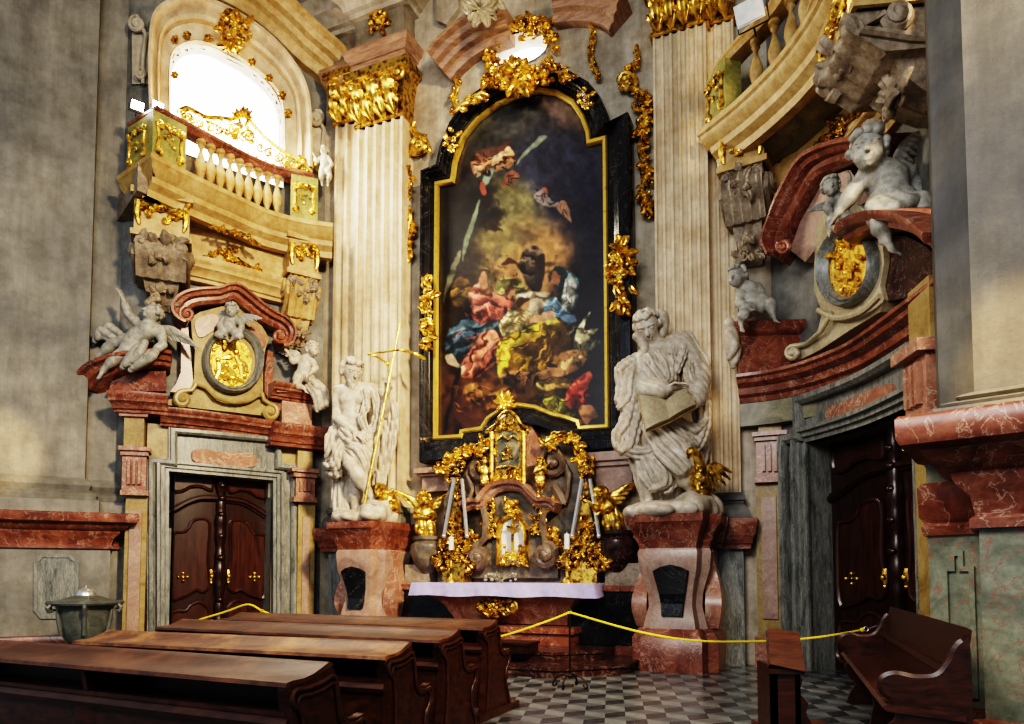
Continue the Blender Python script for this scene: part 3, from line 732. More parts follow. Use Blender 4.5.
# inset marble panel on the left pedestal
F_ = Wall([(-8.75, 12.4), (-7.45, 12.98)], smooth=False)
pan = [(36, 562), (42, 556), (70, 556), (77, 562), (77, 610), (70, 617), (42, 617), (36, 610)]
mb = MB(); wstrip(mb, F_, pan, [(-.03, 0), (-.03, .04), (.03, .04), (.03, 0)], closed=True); wpoly(mb, F_, pan, 0, .015); tl.part('inset_panel', mb, M['grey_marble'])
k = 1.1
gr = [np.array(p)*k for p in ((4.4, 3.93), (3.295, 4.93), (3.56, 5.23), (3.32, 5.58), (3.6, 5.97), (3.9, 6.5))]
grs = [np.array(p)*k for p in ((4.4, 3.98), (3.33, 4.98), (3.5, 5.2), (3.38, 5.47), (3.55, 5.78), (4.0, 6.5))]
tr = pier('massive veined green and red marble pier at the right edge, nearest the viewer', [tuple(p) for p in gr[::-1]], [tuple(p) for p in grs[::-1]], (.4, 1.86, 2.72, 2.95), ('green', 'red', 'pier', 'pier_shaded'), .5, cplan=[tuple(p) for p in (gr[3]*.1+gr[2]*.9+np.array([.15, .2]), gr[1], gr[0])])
mb = MB(); mb.plan([tuple(p) for p in gr[::-1][:4]], [(-.05, 1.84), (.03, 1.84), (.05, 1.92), (.02, 1.95), (.06, 2.0), (.07, 2.26), (.03, 2.3), (-.05, 2.3)]); tr.part('side_band', mb, M['red'])
mb = MB(); mb.plan([tuple(p) for p in gr[::-1][:4]], [(-.05, 2.6), (.03, 2.6), (.08, 2.66), (.1, 2.74), (-.05, 2.76)]); tr.part('side_band', mb, M['pier'])


F2 = Wall([tuple(gr[3]), tuple(gr[2])], smooth=False)
uu_ = F2.U[-1]; pp_ = [(.14, .5), (.14, 1.55), (.2, 1.55), (.2, 1.68), (uu_-.2, 1.68), (uu_-.2, 1.55), (uu_-.12, 1.55), (uu_-.12, .5)]
class UV2:
    def hit(s, x, y, o=0): return x, y
    def w(s, x, y, o=0): return F2.p(x, y, o)
    def p(s, u, z, o=0): return F2.p(u, z, o)
mb = MB(); wstrip(mb, UV2(), pp_, [(-.02, 0), (-.02, .03), (.02, .03), (.02, 0)], closed=True); tr.part('inset_panel_moulding', mb, M['green'])
# ---------------------------------------------------------------- doors
def door(name, W, u0, u1, z1, out, n):
    root = bpy.data.objects.new(name, None); COL.objects.link(root); root.location = W.p((u0+u1)/2, 0, out).tolist(); root['kind'] = 'structure'
    root['label'] = 'tall carved dark wooden double door in the %s portal' % n; org = W.p((u0+u1)/2, 0, out)
    mid = (u0+u1)/2; H = z1
    class G:
        def __init__(s, a, b): s.a, s.b = a, b
        def w(s, x, y, o=0): return W.p(s.a+(s.b-s.a)*x, y*H, out+o)
        def hit(s, x, y, o=0): return s.a+(s.b-s.a)*x, y*H
        def p(s, u, z, o=0): return W.p(u, z, out+o)
    for k, (a, b) in enumerate(((u0, mid-.03), (u1, mid+.03))):
        g = G(a, b); mb = MB(); st = 8
        mb.grid([[g.w(i/st, 0, .0), g.w(i/st, .0, -.06), g.w(i/st, 1, -.06), g.w(i/st, 1, .0)] for i in range(st+1)], cv=True, cap=True)
        leaf = link('door_leaf', mb, M['wood_dark'], org, root)
        for nm, pts in (('centre_panel', [(.14, .30), (.14, .60), (.2, .635), (.34, .64), (.42, .66), (.5, .70), (.66, .715), (.8, .70), (.82, .62), (.80, .5), (.84, .36), (.74, .315), (.6, .325), (.45, .30), (.3, .285)]),
                        ('lower_panel', [(.14, .04), (.14, .19), (.25, .215), (.4, .215), (.5, .245), (.65, .26), (.78, .235), (.84, .2), (.84, .04)]),
                        ('upper_panel', [(.12, .86), (.12, .94), (.3, .955), (.5, .94), (.7, .955), (.85, .95), (.85, .875), (.65, .89), (.45, .885), (.3, .86)])):
            Q = sp2(pts, 4, True); mb = MB(); wpoly(mb, g, Q, 0, .035); wstrip(mb, g, Q, [(-.035, 0), (-.035, .05), (-.01, .075), (.02, .06), (.03, .03)], closed=True)
            pn = link(nm, mb, M['wood_panel'], org, leaf)
        o = Orn(g, .02, 5)
        mb = MB(); Q = sp2([(.0, .735), (.2, .765), (.4, .80), (.62, .825), (.85, .83), (1.0, .83)], 4)
        wstrip(mb, g, Q, [(-.06, 0), (-.06, .05), (-.02, .1), (.03, .1), (.05, .06), (.08, .05), (.08, 0)]); link('arched_rail', mb, M['wood_dark'], org, leaf)
        mb = MB(); c = g.w(.34, .395, .045); 
        mb.ball(c, .035); 
        for dx, dz in ((.14, 0), (-.14, 0), (0, .03), (0, -.03)): mb.ball(g.w(.34+dx*.6, .395+dz*.7, .05), .032)
        link('rosette', mb, M['gold'], org, leaf)
        mb = MB(); mb.tube([g.w(.86, .375, .06), g.w(.86, .41, .07), g.w(.86, .435, .06)], [.03, .045, .03], 8); mb.ball(g.w(.86, .4, .1), .045); mb.ball(g.w(.86, .365, .07), .035)
        link('handle', mb, M['gold'], org, leaf)
    mb = MB(); zs = np.linspace(.01, H-.02, 60)
    mb.tube([W.p(mid, z, out+.04) for z in zs], [(.07+.035*abs(sin(z*3.1))+.02*abs(sin(z*9))) for z in zs], 10)
    for f in (.27, .5, .62, .74, .83, .9): mb.ball(W.p(mid, H*f, out+.1), (.09, .09, .07), 10, 6)
    link('astragal', mb, M['wood_dark'], org, root)
    return root
ul0, zl = L.hit(169, 472, -.3); ul1 = L.hit(272, 480, -.3)[0]
zl = max(zl, L.hit(271, 478, -.3)[1])
door('door_1', L, ul0-.03, ul1+.03, zl+.1, -.3, 'left')
door('door_2', R, uR0-.06, uR1+.02, zR1+.06, -.38, 'right')
def backing(W, u0, u1, z1, out, n):
    mb = MB(); mb.grid([[W.p(u0+(u1-u0)*i/8, z, out) for z in (-.02, z1)] for i in range(9)]); struct('wall_recess_'+n, mb, M['black'])
backing(L, ul0-.3, ul1+.3, zl+.4, -.5, 'left'); backing(R, uR0-.3, uR1+.3, zR1+.4, -.6, 'right')
# reveals
def reveal(W, u0, u1, z1, o0, o1, n, mat):
    mb = MB(); pts = [(u0, 0), (u0, z1), (u0+(u1-u0)*.25, z1), (u0+(u1-u0)*.5, z1), (u0+(u1-u0)*.75, z1), (u1, z1), (u1, 0)]
    mb.grid([[W.p(u, z, o) for u, z in pts] for o in (o0, (o0+o1)/2, o1)]); struct('trim_reveal_'+n, mb, M[mat])
dl = [L.hit(x, y) for x, y in DOORL]
reveal(L, dl[0][0], dl[2][0], max(dl[1][1], dl[2][1]), .1, -.32, 'left', 'grey_marble')
reveal(R, uR0, uR1, zR1, .1, -.4, 'right', 'grey_marble')

# ---------------------------------------------------------------- left portal
t = Thing('door_surround', 'grey streaked marble eared surround of the left door with a red inset plaque above', 'door surround', L.w(220, 660, .1), kind='structure')
I = [(169, 690), (169, 472), (172, 472.4), (175, 472.6), (200, 475), (220, 476.5), (240, 478), (265, 480), (268, 480.5), (271, 481), (271, 690)]
O = [(149, 690), (149, 459), (170, 461), (170, 429), (197, 431), (224, 433.5), (250, 436), (278, 439), (278, 465), (294, 467), (294, 690)]
mb = MB(); wloft(mb, L, I, O, [(0, -.03), (0, .10), (1, .10), (1, -.03)], closed=False)
t.part('marble_field', mb, M['grey_marble'])
mb = MB(); wstrip(mb, L, [I[i] for i in (0, 1, 5, 9, 10)], [(0, .05), (0, .14), (.06, .14), (.07, .19), (.13, .19), (.15, .24), (.2, .24), (.22, .08)]); t.part('inner_moulding', mb, M['grey_marble'])
mb = MB(); wstrip(mb, L, O, [(-.12, .08), (-.12, .2), (-.08, .25), (-.02, .25), (0, .2), (.02, .2), (.02, -.02)]); t.part('outer_moulding', mb, M['grey_marble'])
pq = sp2([(192, 452), (196, 449.5), (206, 449), (214, 451), (240, 452.5), (250, 453), (256, 456), (257, 462), (253, 466.5), (240, 467), (214, 464), (200, 463), (193, 460)], 3, True)
mb = MB(); wpoly(mb, L, pq, .08, .15); t.part('inset_plaque', mb, M['red_light'])
def strip(W, xa, xb, y0, y1, out, mb=None, ref=None, o0=-.05):
    mb = mb or MB(); ym = (y0+y1)/2; ua, ub = W.hit(xa, ym, out)[0], W.hit(xb, ym, out)[0]; z0, z1 = W.hit((xa+xb)/2, y1, out)[1], W.hit((xa+xb)/2, y0, out)[1]
    mb.prism([W.p(ua, z0, o0), W.p(ua, z0, out), W.p(ub, z0, out), W.p(ub, z0, o0)], [W.p(ua, z1, o0), W.p(ua, z1, out), W.p(ub, z1, out), W.p(ub, z1, o0)]); return mb
def wcorn(W, xa, xb, ya, yb, o0, o1, mat, name, flip=False, ends=.0, n=14, xm=None, mb=None):
    """cornice between image columns xa..xb, top ya bottom yb taken at the middle column"""
    xm = xm or (xa+xb)/2; z1, z0 = W.hit(xm, ya, o1)[1], W.hit(xm, yb, o1*.6)[1]
    ua, ub = W.hit(xa, ya, o1)[0]+ends, W.hit(xb, ya, o1)[0]-ends
    mb = mb or MB(); path = [W.xy(ua, -.05)]+[W.xy(ua+(ub-ua)*k/n, 0) for k in range(n+1)]+[W.xy(ub, -.05)]
    mb.plan([W.xy(ua+(ub-ua)*k/n, 0) for k in range(n+1)], og(z0, z1, o0, o1, flip)); return mb
def minipil(t, W, x0, x1, ys, out):
    """portal pilaster: yellow shaft, red triglyph capital, stone block"""
    yt, yc0, yc1, yb = ys
    t.part('shaft', strip(W, x0+1, x1-1, yc1, yb, out), M['ochre'])
    mb = strip(W, x0+6, x1-6, yc1+14, yb-55, out+.04); t.part('shaft_panel', mb, M['pink'])
    t.part('foot', strip(W, x0-1, x1+1, yb-36, yb, out+.08), M['red_light'])
    t.part('capital', strip(W, x0, x1, yc0+8, yc1-6, out+.08), M['red_light'])
    mb = MB(); w_ = (x1-x0)
    for i in range(3): strip(W, x0+w_*(.22+.22*i), x0+w_*(.33+.22*i), yc0+13, yc1-12, out+.14, mb)
    t.part('triglyph', mb, M['red_light'])
    mb = MB(); strip(W, x0-4, x1+4, yc0, yc0+4, out+.2, mb); strip(W, x0-2, x1+2, yc0+4, yc0+9, out+.14, mb); strip(W, x0-2, x1+2, yc1-6, yc1-1, out+.14, mb); t.part('capital_moulding', mb, M['red_light'])
    t.part('upper_block', strip(W, x0+2, x1-2, yt, yc0, out), M['ochre'])
t = Thing('portal_pilaster', 'narrow yellow marble portal pilaster with red triglyph capital, between the left pier and the left door', 'pilaster', L.w(134, 640, .3), kind='structure')
minipil(t, L, 122, 146, (409, 446, 496, 690), .32)
t = Thing('portal_pilaster', 'narrow yellow marble portal pilaster with red triglyph capital, right of the left door', 'pilaster', L.w(305, 640, .3), kind='structure')
minipil(t, L, 296, 315, (420, 468, 503, 690), .3)
t = Thing('portal_entablature', 'red marble cornice and yellow frieze over the left door', 'cornice', L.w(228, 420, .2), kind='structure')
t.part('frieze', strip(L, 147, 170, 424, 459, .12), M['ochre']); t.part('frieze', strip(L, 280, 298, 432, 468, .12), M['ochre'])
t.part('cornice', wcorn(L, 160, 300, 414, 432, .16, .5, 'red', 'cornice'), M['red'])
mb = MB(); wcorn(L, 105, 168, 391, 413, .36, .68, 'red', 'c', mb=mb); t.part('cornice_block', mb, M['red'])
mb = MB(); wcorn(L, 275, 336, 424, 448, .36, .64, 'red', 'c', mb=mb, xm=300); t.part('cornice_block', mb, M['red'])
t.part('cap_block', strip(L, 119, 148, 406, 416, .4), M['red_light'])
# broken pediment halves
def wthick(name, W, path, prof, mat, lab, cat='pediment', ref=.3, **k):
    mb = MB(); wstrip(mb, W, path, prof, ref=ref); o = link(name, mb, mat, center(mb)); tag(o, lab, cat, k.get('group'), 'structure'); return o
PB = [(-.12, -.02), (-.12, .3), (-.08, .4), (-.02, .42), (0, .5), (.08, .56), (.1, .64), (.16, .66), (.16, -.02)]
wthick('segmental_pediment', L, sp2([(94, 388), (104, 377), (120, 369), (140, 364), (158, 362), (171, 364)], 4), PB, M['red'], 'curved red marble pediment arm under the reclining angel')
mb = MB(); wpoly(mb, L, [(108, 391), (112, 381), (126, 375), (146, 371), (166, 371), (166, 391)], 0, .28); solo('pediment_infill', mb, M['red'], 'red marble block filling the curve under the reclining angel', 'block', kind='structure')
t = Thing('corner_pedestal', 'stepped red marble block carrying the small winged putto right of the left cartouche', 'pedestal', L.w(300, 425, .3), kind='structure')
mb = MB(); wcorn(L, 276, 318, 384, 402, .38, .72, 'red', 'c', mb=mb, xm=298); t.part('top', mb, M['red'])
t.part('block', strip(L, 282, 312, 400, 426, .42), M['red_light'])
mb = MB(); wpoly(mb, L, [(277, 386), (297, 382), (318, 388), (318, 392), (277, 392)], 0, .6); t.part('slab', mb, M['red'])

# ---------------------------------------------------------------- left cartouche
t = Thing('cartouche', 'yellow marble cartouche with gold oval relief over the left door', 'cartouche', L.w(228, 412, .2), kind='structure')
body = [(191, 318), (200, 312), (215, 308), (232, 304), (248, 312), (262, 326), (269, 338), (265, 350), (263, 372), (263, 392), (268, 402), (276, 412), (276, 417), (168, 405), (168, 400), (180, 397), (190, 390), (194, 378), (195, 350), (192, 335)]
mb = MB(); wpoly(mb, L, body, -.02, .22); t.part('body', mb, M['ochre'])
o = Orn(L, .3, 3); o.curl(183, 399, 8, 1.5, 1, 90, 3, tail=[(196, 384), (192, 390)]); o.curl(270, 412, 8, 1.5, -1, 90, 3, tail=[(262, 393), (264, 400)])
o.stroke([(195, 384), (206, 388), (216, 397), (232, 402), (248, 401), (258, 396), (264, 397)], [1.6, 2, 1.6]); t.part('scroll', o.mb, M['ochre'])
for pts in ([(196, 320), (214, 314), (219, 320), (216, 328), (203, 337), (197, 334)], [(250, 327), (256, 325), (266, 339), (263, 348), (252, 342), (247, 336)]):
    mb = MB(); wpoly(mb, L, sp2(pts, 3, True), .2, .25); t.part('inset_panel', mb, M['red_light'])
mb = MB(); wloft(mb, L, oval(229, 363, 22, 26), oval(229, 363, 29.5, 33), [(0, .2), (0, .27), (.3, .33), (.5, .30), (.8, .38), (1, .32), (1, .2)]); t.part('oval_frame', mb, M['grey_marble'])
mb = MB(); wpoly(mb, L, oval(229, 363, 22.5, 26.5), .2, .245); mbm = t.part('medallion', mb, M['gold'])
o = Orn(L, .25, 8)
for x, y, r in ((236, 352, 4), (218, 360, 3.6), (240, 364, 4), (222, 374, 4.5), (232, 378, 5), (214, 350, 3), (226, 366, 4), (244, 376, 4)): o.boss(x, y, r*.8)
for a, b in (((236, 356), (242, 380)), ((219, 363), (214, 382)), ((228, 368), (236, 384)), ((222, 376), (244, 382)), ((240, 360), (246, 372)), ((215, 372), (228, 362)), ((232, 356), (222, 358))): o.stroke([a, ((a[0]+b[0])/2+2, (a[1]+b[1])/2), b], [2.6, 2.9, 1.6])
o.bunch(228, 374, 13, 10, 10, 5); t.part('relief_figures', o.mb, M['gold_bright'])
# scrolled pediment over it
pc = [(187, 322), (181, 318), (179, 311), (184, 304), (192, 300), (204, 298), (218, 297), (232, 293), (244, 301), (256, 311), (268, 319), (280, 325), (287, 333), (285, 342), (278, 344)]
t = Thing('scroll_pediment', 'red marble scrolled pediment crowning the left cartouche', 'pediment', L.w(232, 330, .3), kind='structure')
mb = MB(); wstrip(mb, L, sp2(pc, 4), [(-.14, -.02), (-.14, .36), (-.08, .42), (-.02, .42), (.0, .52), (.06, .54), (.08, .6), (.12, .6), (.12, -.02)], ref=.3); t.part('moulding', mb, M['red'])
o = Orn(L, .52, 2); o.curl(187, 314, 8, 1.6, 1, 100, 2.2); o.curl(280, 336, 8, 1.6, -1, 60, 2.2); t.part('volute', o.mb, M['red'])
for pts in ([(176, 322), (181, 328), (181, 350), (181, 372), (176, 384), (170, 392), (190, 392), (193, 380), (190, 350), (188, 326)], [(268, 350), (265, 372), (265, 392), (272, 405), (282, 412), (288, 410), (276, 398), (273, 380), (273, 352)]):
    mb = MB(); wpoly(mb, L, pts, -.02, .3); t.part('side_strip', mb, M['red'])

# ---------------------------------------------------------------- right portal
t = Thing('door_surround', 'grey streaked marble eared surround of the right door with an orange inset plaque above', 'door surround', R.w(812, 668, .1), kind='structure')
uo = R.hit(784, 560, .1)[0]; ue = R.hit(800, 440, .1)[0]; zt_ = R.hit(800, 398, .1)[1]; ze = R.hit(784, 437, .1)[1]; um = (uR0+uR1)/2
I = [(uR0, 0), (uR0, zR1), (uR0+.03, zR1), (uR0+.06, zR1), (um, zR1), (uR1-.06, zR1), (uR1-.03, zR1), (uR1, zR1), (uR1, 0)]
O = [(uo, 0), (uo, ze), (ue, ze), (ue, zt_), (um, zt_), (2*um-ue, zt_), (2*um-ue, ze), (2*um-uo, ze), (2*um-uo, 0)]
class UV:   # outlines already in wall metres
    def __init__(s, W): s.W = W
    def hit(s, x, y, o=0): return x, y
    def w(s, x, y, o=0): return s.W.p(x, y, o)
    def p(s, u, z, o=0): return s.W.p(u, z, o)
RU = UV(R)
def dens(P, n=6):
    out = []
    for a, b in zip(P[:-1], P[1:]): out += [(a[0]+(b[0]-a[0])*k/n, a[1]+(b[1]-a[1])*k/n) for k in range(n)]
    return out+[P[-1]]
mb = MB(); wloft(mb, RU, dens(I), dens(O), [(0, -.03), (0, .1), (1, .1), (1, -.03)], closed=False); t.part('marble_field', mb, M['grey_marble'])
mb = MB(); wstrip(mb, RU, dens([I[i] for i in (0, 1, 4, 7, 8)]), [(0, .05), (0, .14), (.07, .14), (.08, .2), (.14, .2), (.16, .27), (.22, .27), (.24, .08)]); t.part('inner_moulding', mb, M['grey_marble'])
mb = MB(); wstrip(mb, RU, dens([O[i] for i in (0, 1, 2, 3, 4, 5, 6, 7, 8)]), [(-.14, .08), (-.14, .22), (-.09, .28), (-.02, .28), (0, .2), (.02, .2), (.02, -.02)]); t.part('outer_moulding', mb, M['grey_marble'])
pq = sp2([(826, 409), (832, 405), (845, 401), (862, 393), (880, 386), (890, 384), (892, 390), (889, 397), (872, 403), (855, 410), (842, 417), (829, 420), (825, 416)], 3, True)
mb = MB(); wpoly(mb, R, pq, .08, .16); t.part('inset_plaque', mb, M['red_light'])
t = Thing('portal_pilaster', 'orange yellow marble portal pilaster with red triglyph capital, left of the right door', 'pilaster', A.w(768, 660, .1), kind='structure')
minipil(t, A, 756, 783, (386, 431, 483, 674), .12)
t = Thing('portal_pilaster', 'marble pilaster with red triglyph capital beyond the right door, beside the nearest pier', 'pilaster', R.p(uR1+.5, 0, .2), kind='structure')
up = R.hit(918, 380, .35)[0]
for nm, z0, z1, w_, out, mt in (('shaft', 0, 3.3, .26, .3, 'ochre'), ('capital', 3.3, 4.0, .28, .38, 'red_light'), ('capital_moulding', 3.98, 4.12, .36, .5, 'red_light'), ('capital_moulding', 3.25, 3.35, .32, .44, 'red_light'), ('upper_block', 4.1, 4.85, .27, .32, 'ochre')):
    mb = MB(); mb.prism([R.p(up-w_, z0, -.02), R.p(up-w_, z0, out), R.p(up+w_, z0, out), R.p(up+w_, z0, -.02)], [R.p(up-w_, z1, -.02), R.p(up-w_, z1, out), R.p(up+w_, z1, out), R.p(up+w_, z1, -.02)])
    if nm == 'capital':
        for q in (-.14, 0, .14): mb.prism([R.p(up+q-.04, 3.42, .3), R.p(up+q-.04, 3.42, .44), R.p(up+q+.04, 3.42, .44), R.p(up+q+.04, 3.42, .3)], [R.p(up+q-.04, 3.9, .3), R.p(up+q-.04, 3.9, .44), R.p(up+q+.04, 3.9, .44), R.p(up+q+.04, 3.9, .3)])
    t.part(nm, mb, M[mt])
# right cornices: plan curves taken at their true height
t = Thing('portal_entablature', 'sweeping curved red marble cornice over the right door', 'cornice', R.p(um, 4.6, .2), kind='structure')
zc1 = 4.78; pts = [tuple(atz(x, y, zc1)[:2]) for x, y in ((736, 374), (765, 370), (795, 363), (820, 354), (845, 343), (870, 326), (895, 307), (920, 288), (945, 268))]
pth = spline(pts, 4); mb = MB(); mb.plan(pth, [(-.75, zc1-.42), (-.32, zc1-.42), (-.30, zc1-.34), (-.22, zc1-.3), (-.2, zc1-.2), (-.08, zc1-.14), (-.06, zc1-.08), (0, zc1-.05), (0, zc1), (-.75, zc1+.02)]); t.part('cornice', mb, M['red'])
mb = MB(); mb.plan(pth, [(-.75, zc1-.8), (-.36, zc1-.8), (-.34, zc1-.42), (-.75, zc1-.42)]); t.part('frieze', mb, M['olive'])
mb = MB(); zb = 5.62
pb = [tuple(atz(x, y, zb)[:2]) for x, y in ((733, 321), (770, 320), (806, 319))]; pb = [(pb[0][0]+.15, pb[0][1]+.7)]+pb+[(pb[2][0]+.3, pb[2][1]+.5)]
mb.plan(pb, [(-.6, zc1), (-.14, zc1), (-.1, zc1+.1), (-.12, zc1+.3), (-.1, zb-.22), (-.02, zb-.16), (0, zb-.1), (0, zb), (-.6, zb)]); mb.add([V3(*q, zb-.002) for q in pb], [(0, 1, 2, 3, 4)]); t.part('corner_block', mb, M['red'])
# pier-side red block carrying the large putto
Z1 = 5.38; q = [tuple(atz(x, y, Z1)[:2]) for x, y in ((860, 303), (897, 283), (936, 262))]
mb = MB(); mb.plan(q, [(-.8, Z1-.42), (-.28, Z1-.42), (-.26, Z1-.34), (-.16, Z1-.28), (-.12, Z1-.16), (-.02, Z1-.12), (0, Z1-.07), (0, Z1), (-.8, Z1)]); t.part('upper_cornice', mb, M['red'])
wthick('segmental_pediment', R, sp2([(846, 236), (862, 227), (884, 222), (906, 224), (924, 232), (940, 246)], 4), [(-.1, -.02), (-.1, .5), (-.06, .62), (0, .64), (.03, .75), (.1, .8), (.14, .8), (.14, -.02)], M['red'], 'curved red marble pediment arm under the largest putto on the right', ref=.6)
mb = MB(); wpoly(mb, R, [(866, 244), (884, 236), (906, 236), (926, 246), (936, 258), (936, 290), (872, 306)], -.02, .22); solo('pediment_infill', mb, M['darkred'], 'red marble block, darkened as shade, under the curved pediment on the right wall', 'block', kind='structure')  # darker marble stands in for the shaded recess under the pediment
# right cartouche
t = Thing('cartouche', 'yellow marble cartouche with narrow gold oval relief over the right door', 'cartouche', R.w(846, 340, .2), kind='structure')
body = [(815, 232), (822, 214), (836, 204), (856, 204), (872, 214), (882, 232), (884, 262), (880, 286), (884, 300), (880, 312), (850, 330), (820, 350), (796, 362), (788, 356), (795, 347), (806, 345), (818, 330), (822, 312), (814, 290)]
mb = MB(); wpoly(mb, R, body, -.02, .3); t.part('body', mb, M['cream'])
mb = MB(); wloft(mb, R, oval(847, 266, 20, 31, tilt=8), oval(846, 267, 28, 40, tilt=8), [(0, .3), (0, .36), (.3, .42), (.5, .38), (.8, .46), (1, .4), (1, .25)], ref=.38); t.part('oval_frame', mb, M['grey_marble'])
mb = MB(); wpoly(mb, R, oval(847, 266, 20.5, 31.5, tilt=8), .3, .34); t.part('medallion', mb, M['gold'])
o = Orn(R, .35, 18); o.bunch(846, 258, 13, 20, 36, 7); o.bunch(848, 282, 9, 8, 10, 5); t.part('relief_figures', o.mb, M['gold_bright'])
o = Orn(R, .4, 3); o.curl(793, 353, 7, 1.5, 1, 90, 3, tail=[(832, 312), (822, 330), (806, 344)]); o.stroke([(818, 310), (836, 318), (862, 312), (880, 296)], [2.5, 3, 2.5]); t.part('scroll', o.mb, M['cream'])
t = Thing('scroll_pediment', 'dark red marble scrolled pediment rising behind the putti on the right', 'pediment', R.w(810, 240, .3), kind='structure')
mb = MB(); wstrip(mb, R, sp2([(780, 252), (775, 243), (780, 228), (790, 208), (802, 186), (812, 170), (824, 161), (850, 151), (880, 146)], 5), [(-.16, -.02), (-.16, .4), (-.1, .46), (-.02, .46), (0, .56), (.06, .6), (.08, .68), (.14, .68), (.14, -.02)], ref=.4); t.part('moulding', mb, M['red'])
o = Orn(R, .6, 2); o.curl(784, 246, 7.5, 1.6, 1, 150, 2.4); t.part('volute', o.mb, M['red'])
mb = MB(); wpoly(mb, R, [(790, 250), (800, 222), (815, 196), (826, 176), (850, 170), (870, 200), (840, 215), (815, 250), (805, 262)], -.02, .22); t.part('field', mb, M['pink'])
# ---------------------------------------------------------------- left balcony
def pxy(pts, z): return [tuple(atz(x, y, z)[:2]) for x, y in pts]
def inset(P, d):
    P = np.array(P, float); out = []
    for i in range(len(P)):
        t = (P[min(i+1, len(P)-1)]-P[max(i-1, 0)]); t /= np.linalg.norm(t)+1e-9; out.append(P[i]-np.array([t[1], -t[0]])*d)
    return [tuple(q) for q in out]
def slab(t, path, back, z1, th, name='slab', mats=('gold_plaster', 'carved')):
    """cornice-edged balcony floor; path = front edge plan, back = plan points behind it"""
    P = spline(path[1:], 5).tolist() if len(path) > 3 else path
    P = [list(path[0])]+P if len(path) > 3 else P
    mb = MB(); mb.plan(P, [(-.5, z1-th), (-.34, z1-th), (-.32, z1-th*.8), (-.2, z1-th*.66), (-.18, z1-th*.5), (-.06, z1-th*.34), (-.04, z1-th*.2), (0, z1-th*.14), (0, z1), (-.5, z1)]); t.part('cornice', mb, M[mats[0]])
    mb = MB(); poly = [(*p, 0) for p in inset(P[1:], .42)]+[(*p, 0) for p in back[::-1]]
    mb.prism([V3(p[0], p[1], z1-th*.9) for p in poly], [V3(p[0], p[1], z1-.05) for p in poly]); t.part('soffit', mb, M[mats[1]])
    return P
ZB = 8.95
t = Thing('balcony', 'curved gilded stone balcony below the big bright window', 'balcony', L.p(3.5, 8, .3), kind='structure')
fe = pxy([(117, 176), (151, 152), (202, 178), (240, 196), (268, 209), (300, 218), (333, 223)], ZB)
Pf = slab(t, fe, [tuple(L.xy(u, -.1)) for u in np.linspace(.2, L.U[-1]-.05, 12)], ZB, .62)
u0, u1 = L.hit(186, 270)[0], L.hit(288, 290)[0]
mb = MB(); wcorn(L, 160, 300, 262, 287, .1, .4, '', '', xm=228, mb=mb); t.part('wall_band', mb, M['gold_plaster'])
mb = MB(); zf0, zf1 = L.hit(228, 276, .1)[1], L.hit(228, 226, .1)[1]; mb.prism([L.p(u0-.3, zf0, -.02), L.p(u0-.3, zf0, .12), L.p(u0, zf0, .12), L.p(u0, zf0, -.02)], [L.p(u0-.3, zf1, -.02), L.p(u0-.3, zf1, .12), L.p(u0, zf1, .12), L.p(u0, zf1, -.02)])
mb.grid([[L.p(u, z, .13) for z in (zf0, ZB-.5)] for u in np.linspace(u0-.3, u1+.2, 16)]); t.part('frieze', mb, M['gold_plaster'])
o = Orn(L, .16, 6); o.bunch(230, 257, 10, 7, 14, 6); o.chain([(202, 256), (210, 258), (220, 252), (230, 256), (242, 262), (252, 268), (262, 270)], 5); t.part('gilt_garland', o.mb, M['gold'])
o = Orn(L, .6, 9); o.chain([(208, 227), (220, 229), (232, 232), (244, 234), (258, 243)], 4.5); t.part('soffit_garland', o.mb, M['gold_dark'])
# balustrade
zr = ZB+.02
def rail(path, z0, z1, w, mat, t, name, cx=0):
    mb = MB(); mb.plan(path, [(-w-cx, z0), (-cx, z0), (.04-cx, z0+(z1-z0)*.3), (.02-cx, z0+(z1-z0)*.5), (.06-cx, z0+(z1-z0)*.7), (.06-cx, z1), (-w-.05-cx, z1), (-w-.05-cx, z0+(z1-z0)*.6)]); return t.part(name, mb, M[mat])
zt = 9.98
front = spline(pxy([(158, 110), (191, 127), (242, 154), (275, 168), (313, 176)], zt+.12), 6).tolist()
side = pxy([(130, 127)], zt+.12)+[front[0]]
tb = Thing('balustrade', 'red railed balustrade of the left balcony', 'balustrade', (*front[8], ZB), kind='structure')
rail(side[:1]+front, zt, zt+.16, .26, 'red', tb, 'top_rail'); rail(side[:1]+front, ZB, ZB+.12, .26, 'red', tb, 'base_rail')
def ped(t, c, d, w, z0, z1, seed):
    d = unit(d)[:2]; n = np.array([d[1], -d[0]]); c = np.array(c)
    q = [c-d*w/2-n*.2, c-d*w/2+n*.1, c+d*w/2+n*.1, c+d*w/2-n*.2]
    mb = MB(); mb.prism([V3(*p, z0) for p in q], [V3(*p, z1) for p in q]); pp = t.part('pedestal', mb, M['olive_gold'])
    class Q_:
        def w(s, x, y, o=0): e = c+d*x+n*(.1+o); return V3(*e, -y)
        def hit(s, x, y, o=0): return x, y
        def p(s, u, z, o=0): return V3(*(c+d*u+n*(.1+o)), z)
    o = Orn(Q_(), .02, seed); h = z1-z0; zm = -(z0+z1)/2
    for a in (-1, 1): o.curl(a*w*.33, zm-h*.25, .08, 1.3, a, 90, .03); o.curl(a*w*.33, zm+h*.28, .07, 1.3, -a, 270, .03); o.stroke([(a*w*.4, zm-h*.3), (a*w*.33, zm), (a*w*.4, zm+h*.3)], [.03, .035, .03])
    o.spray(0, zm-h*.3, .14, 6, 180, 360); o.bunch(0, zm, .1, .12, 6, .08); t.part('pedestal_ornament', o.mb, M['gold'], parent=pp)
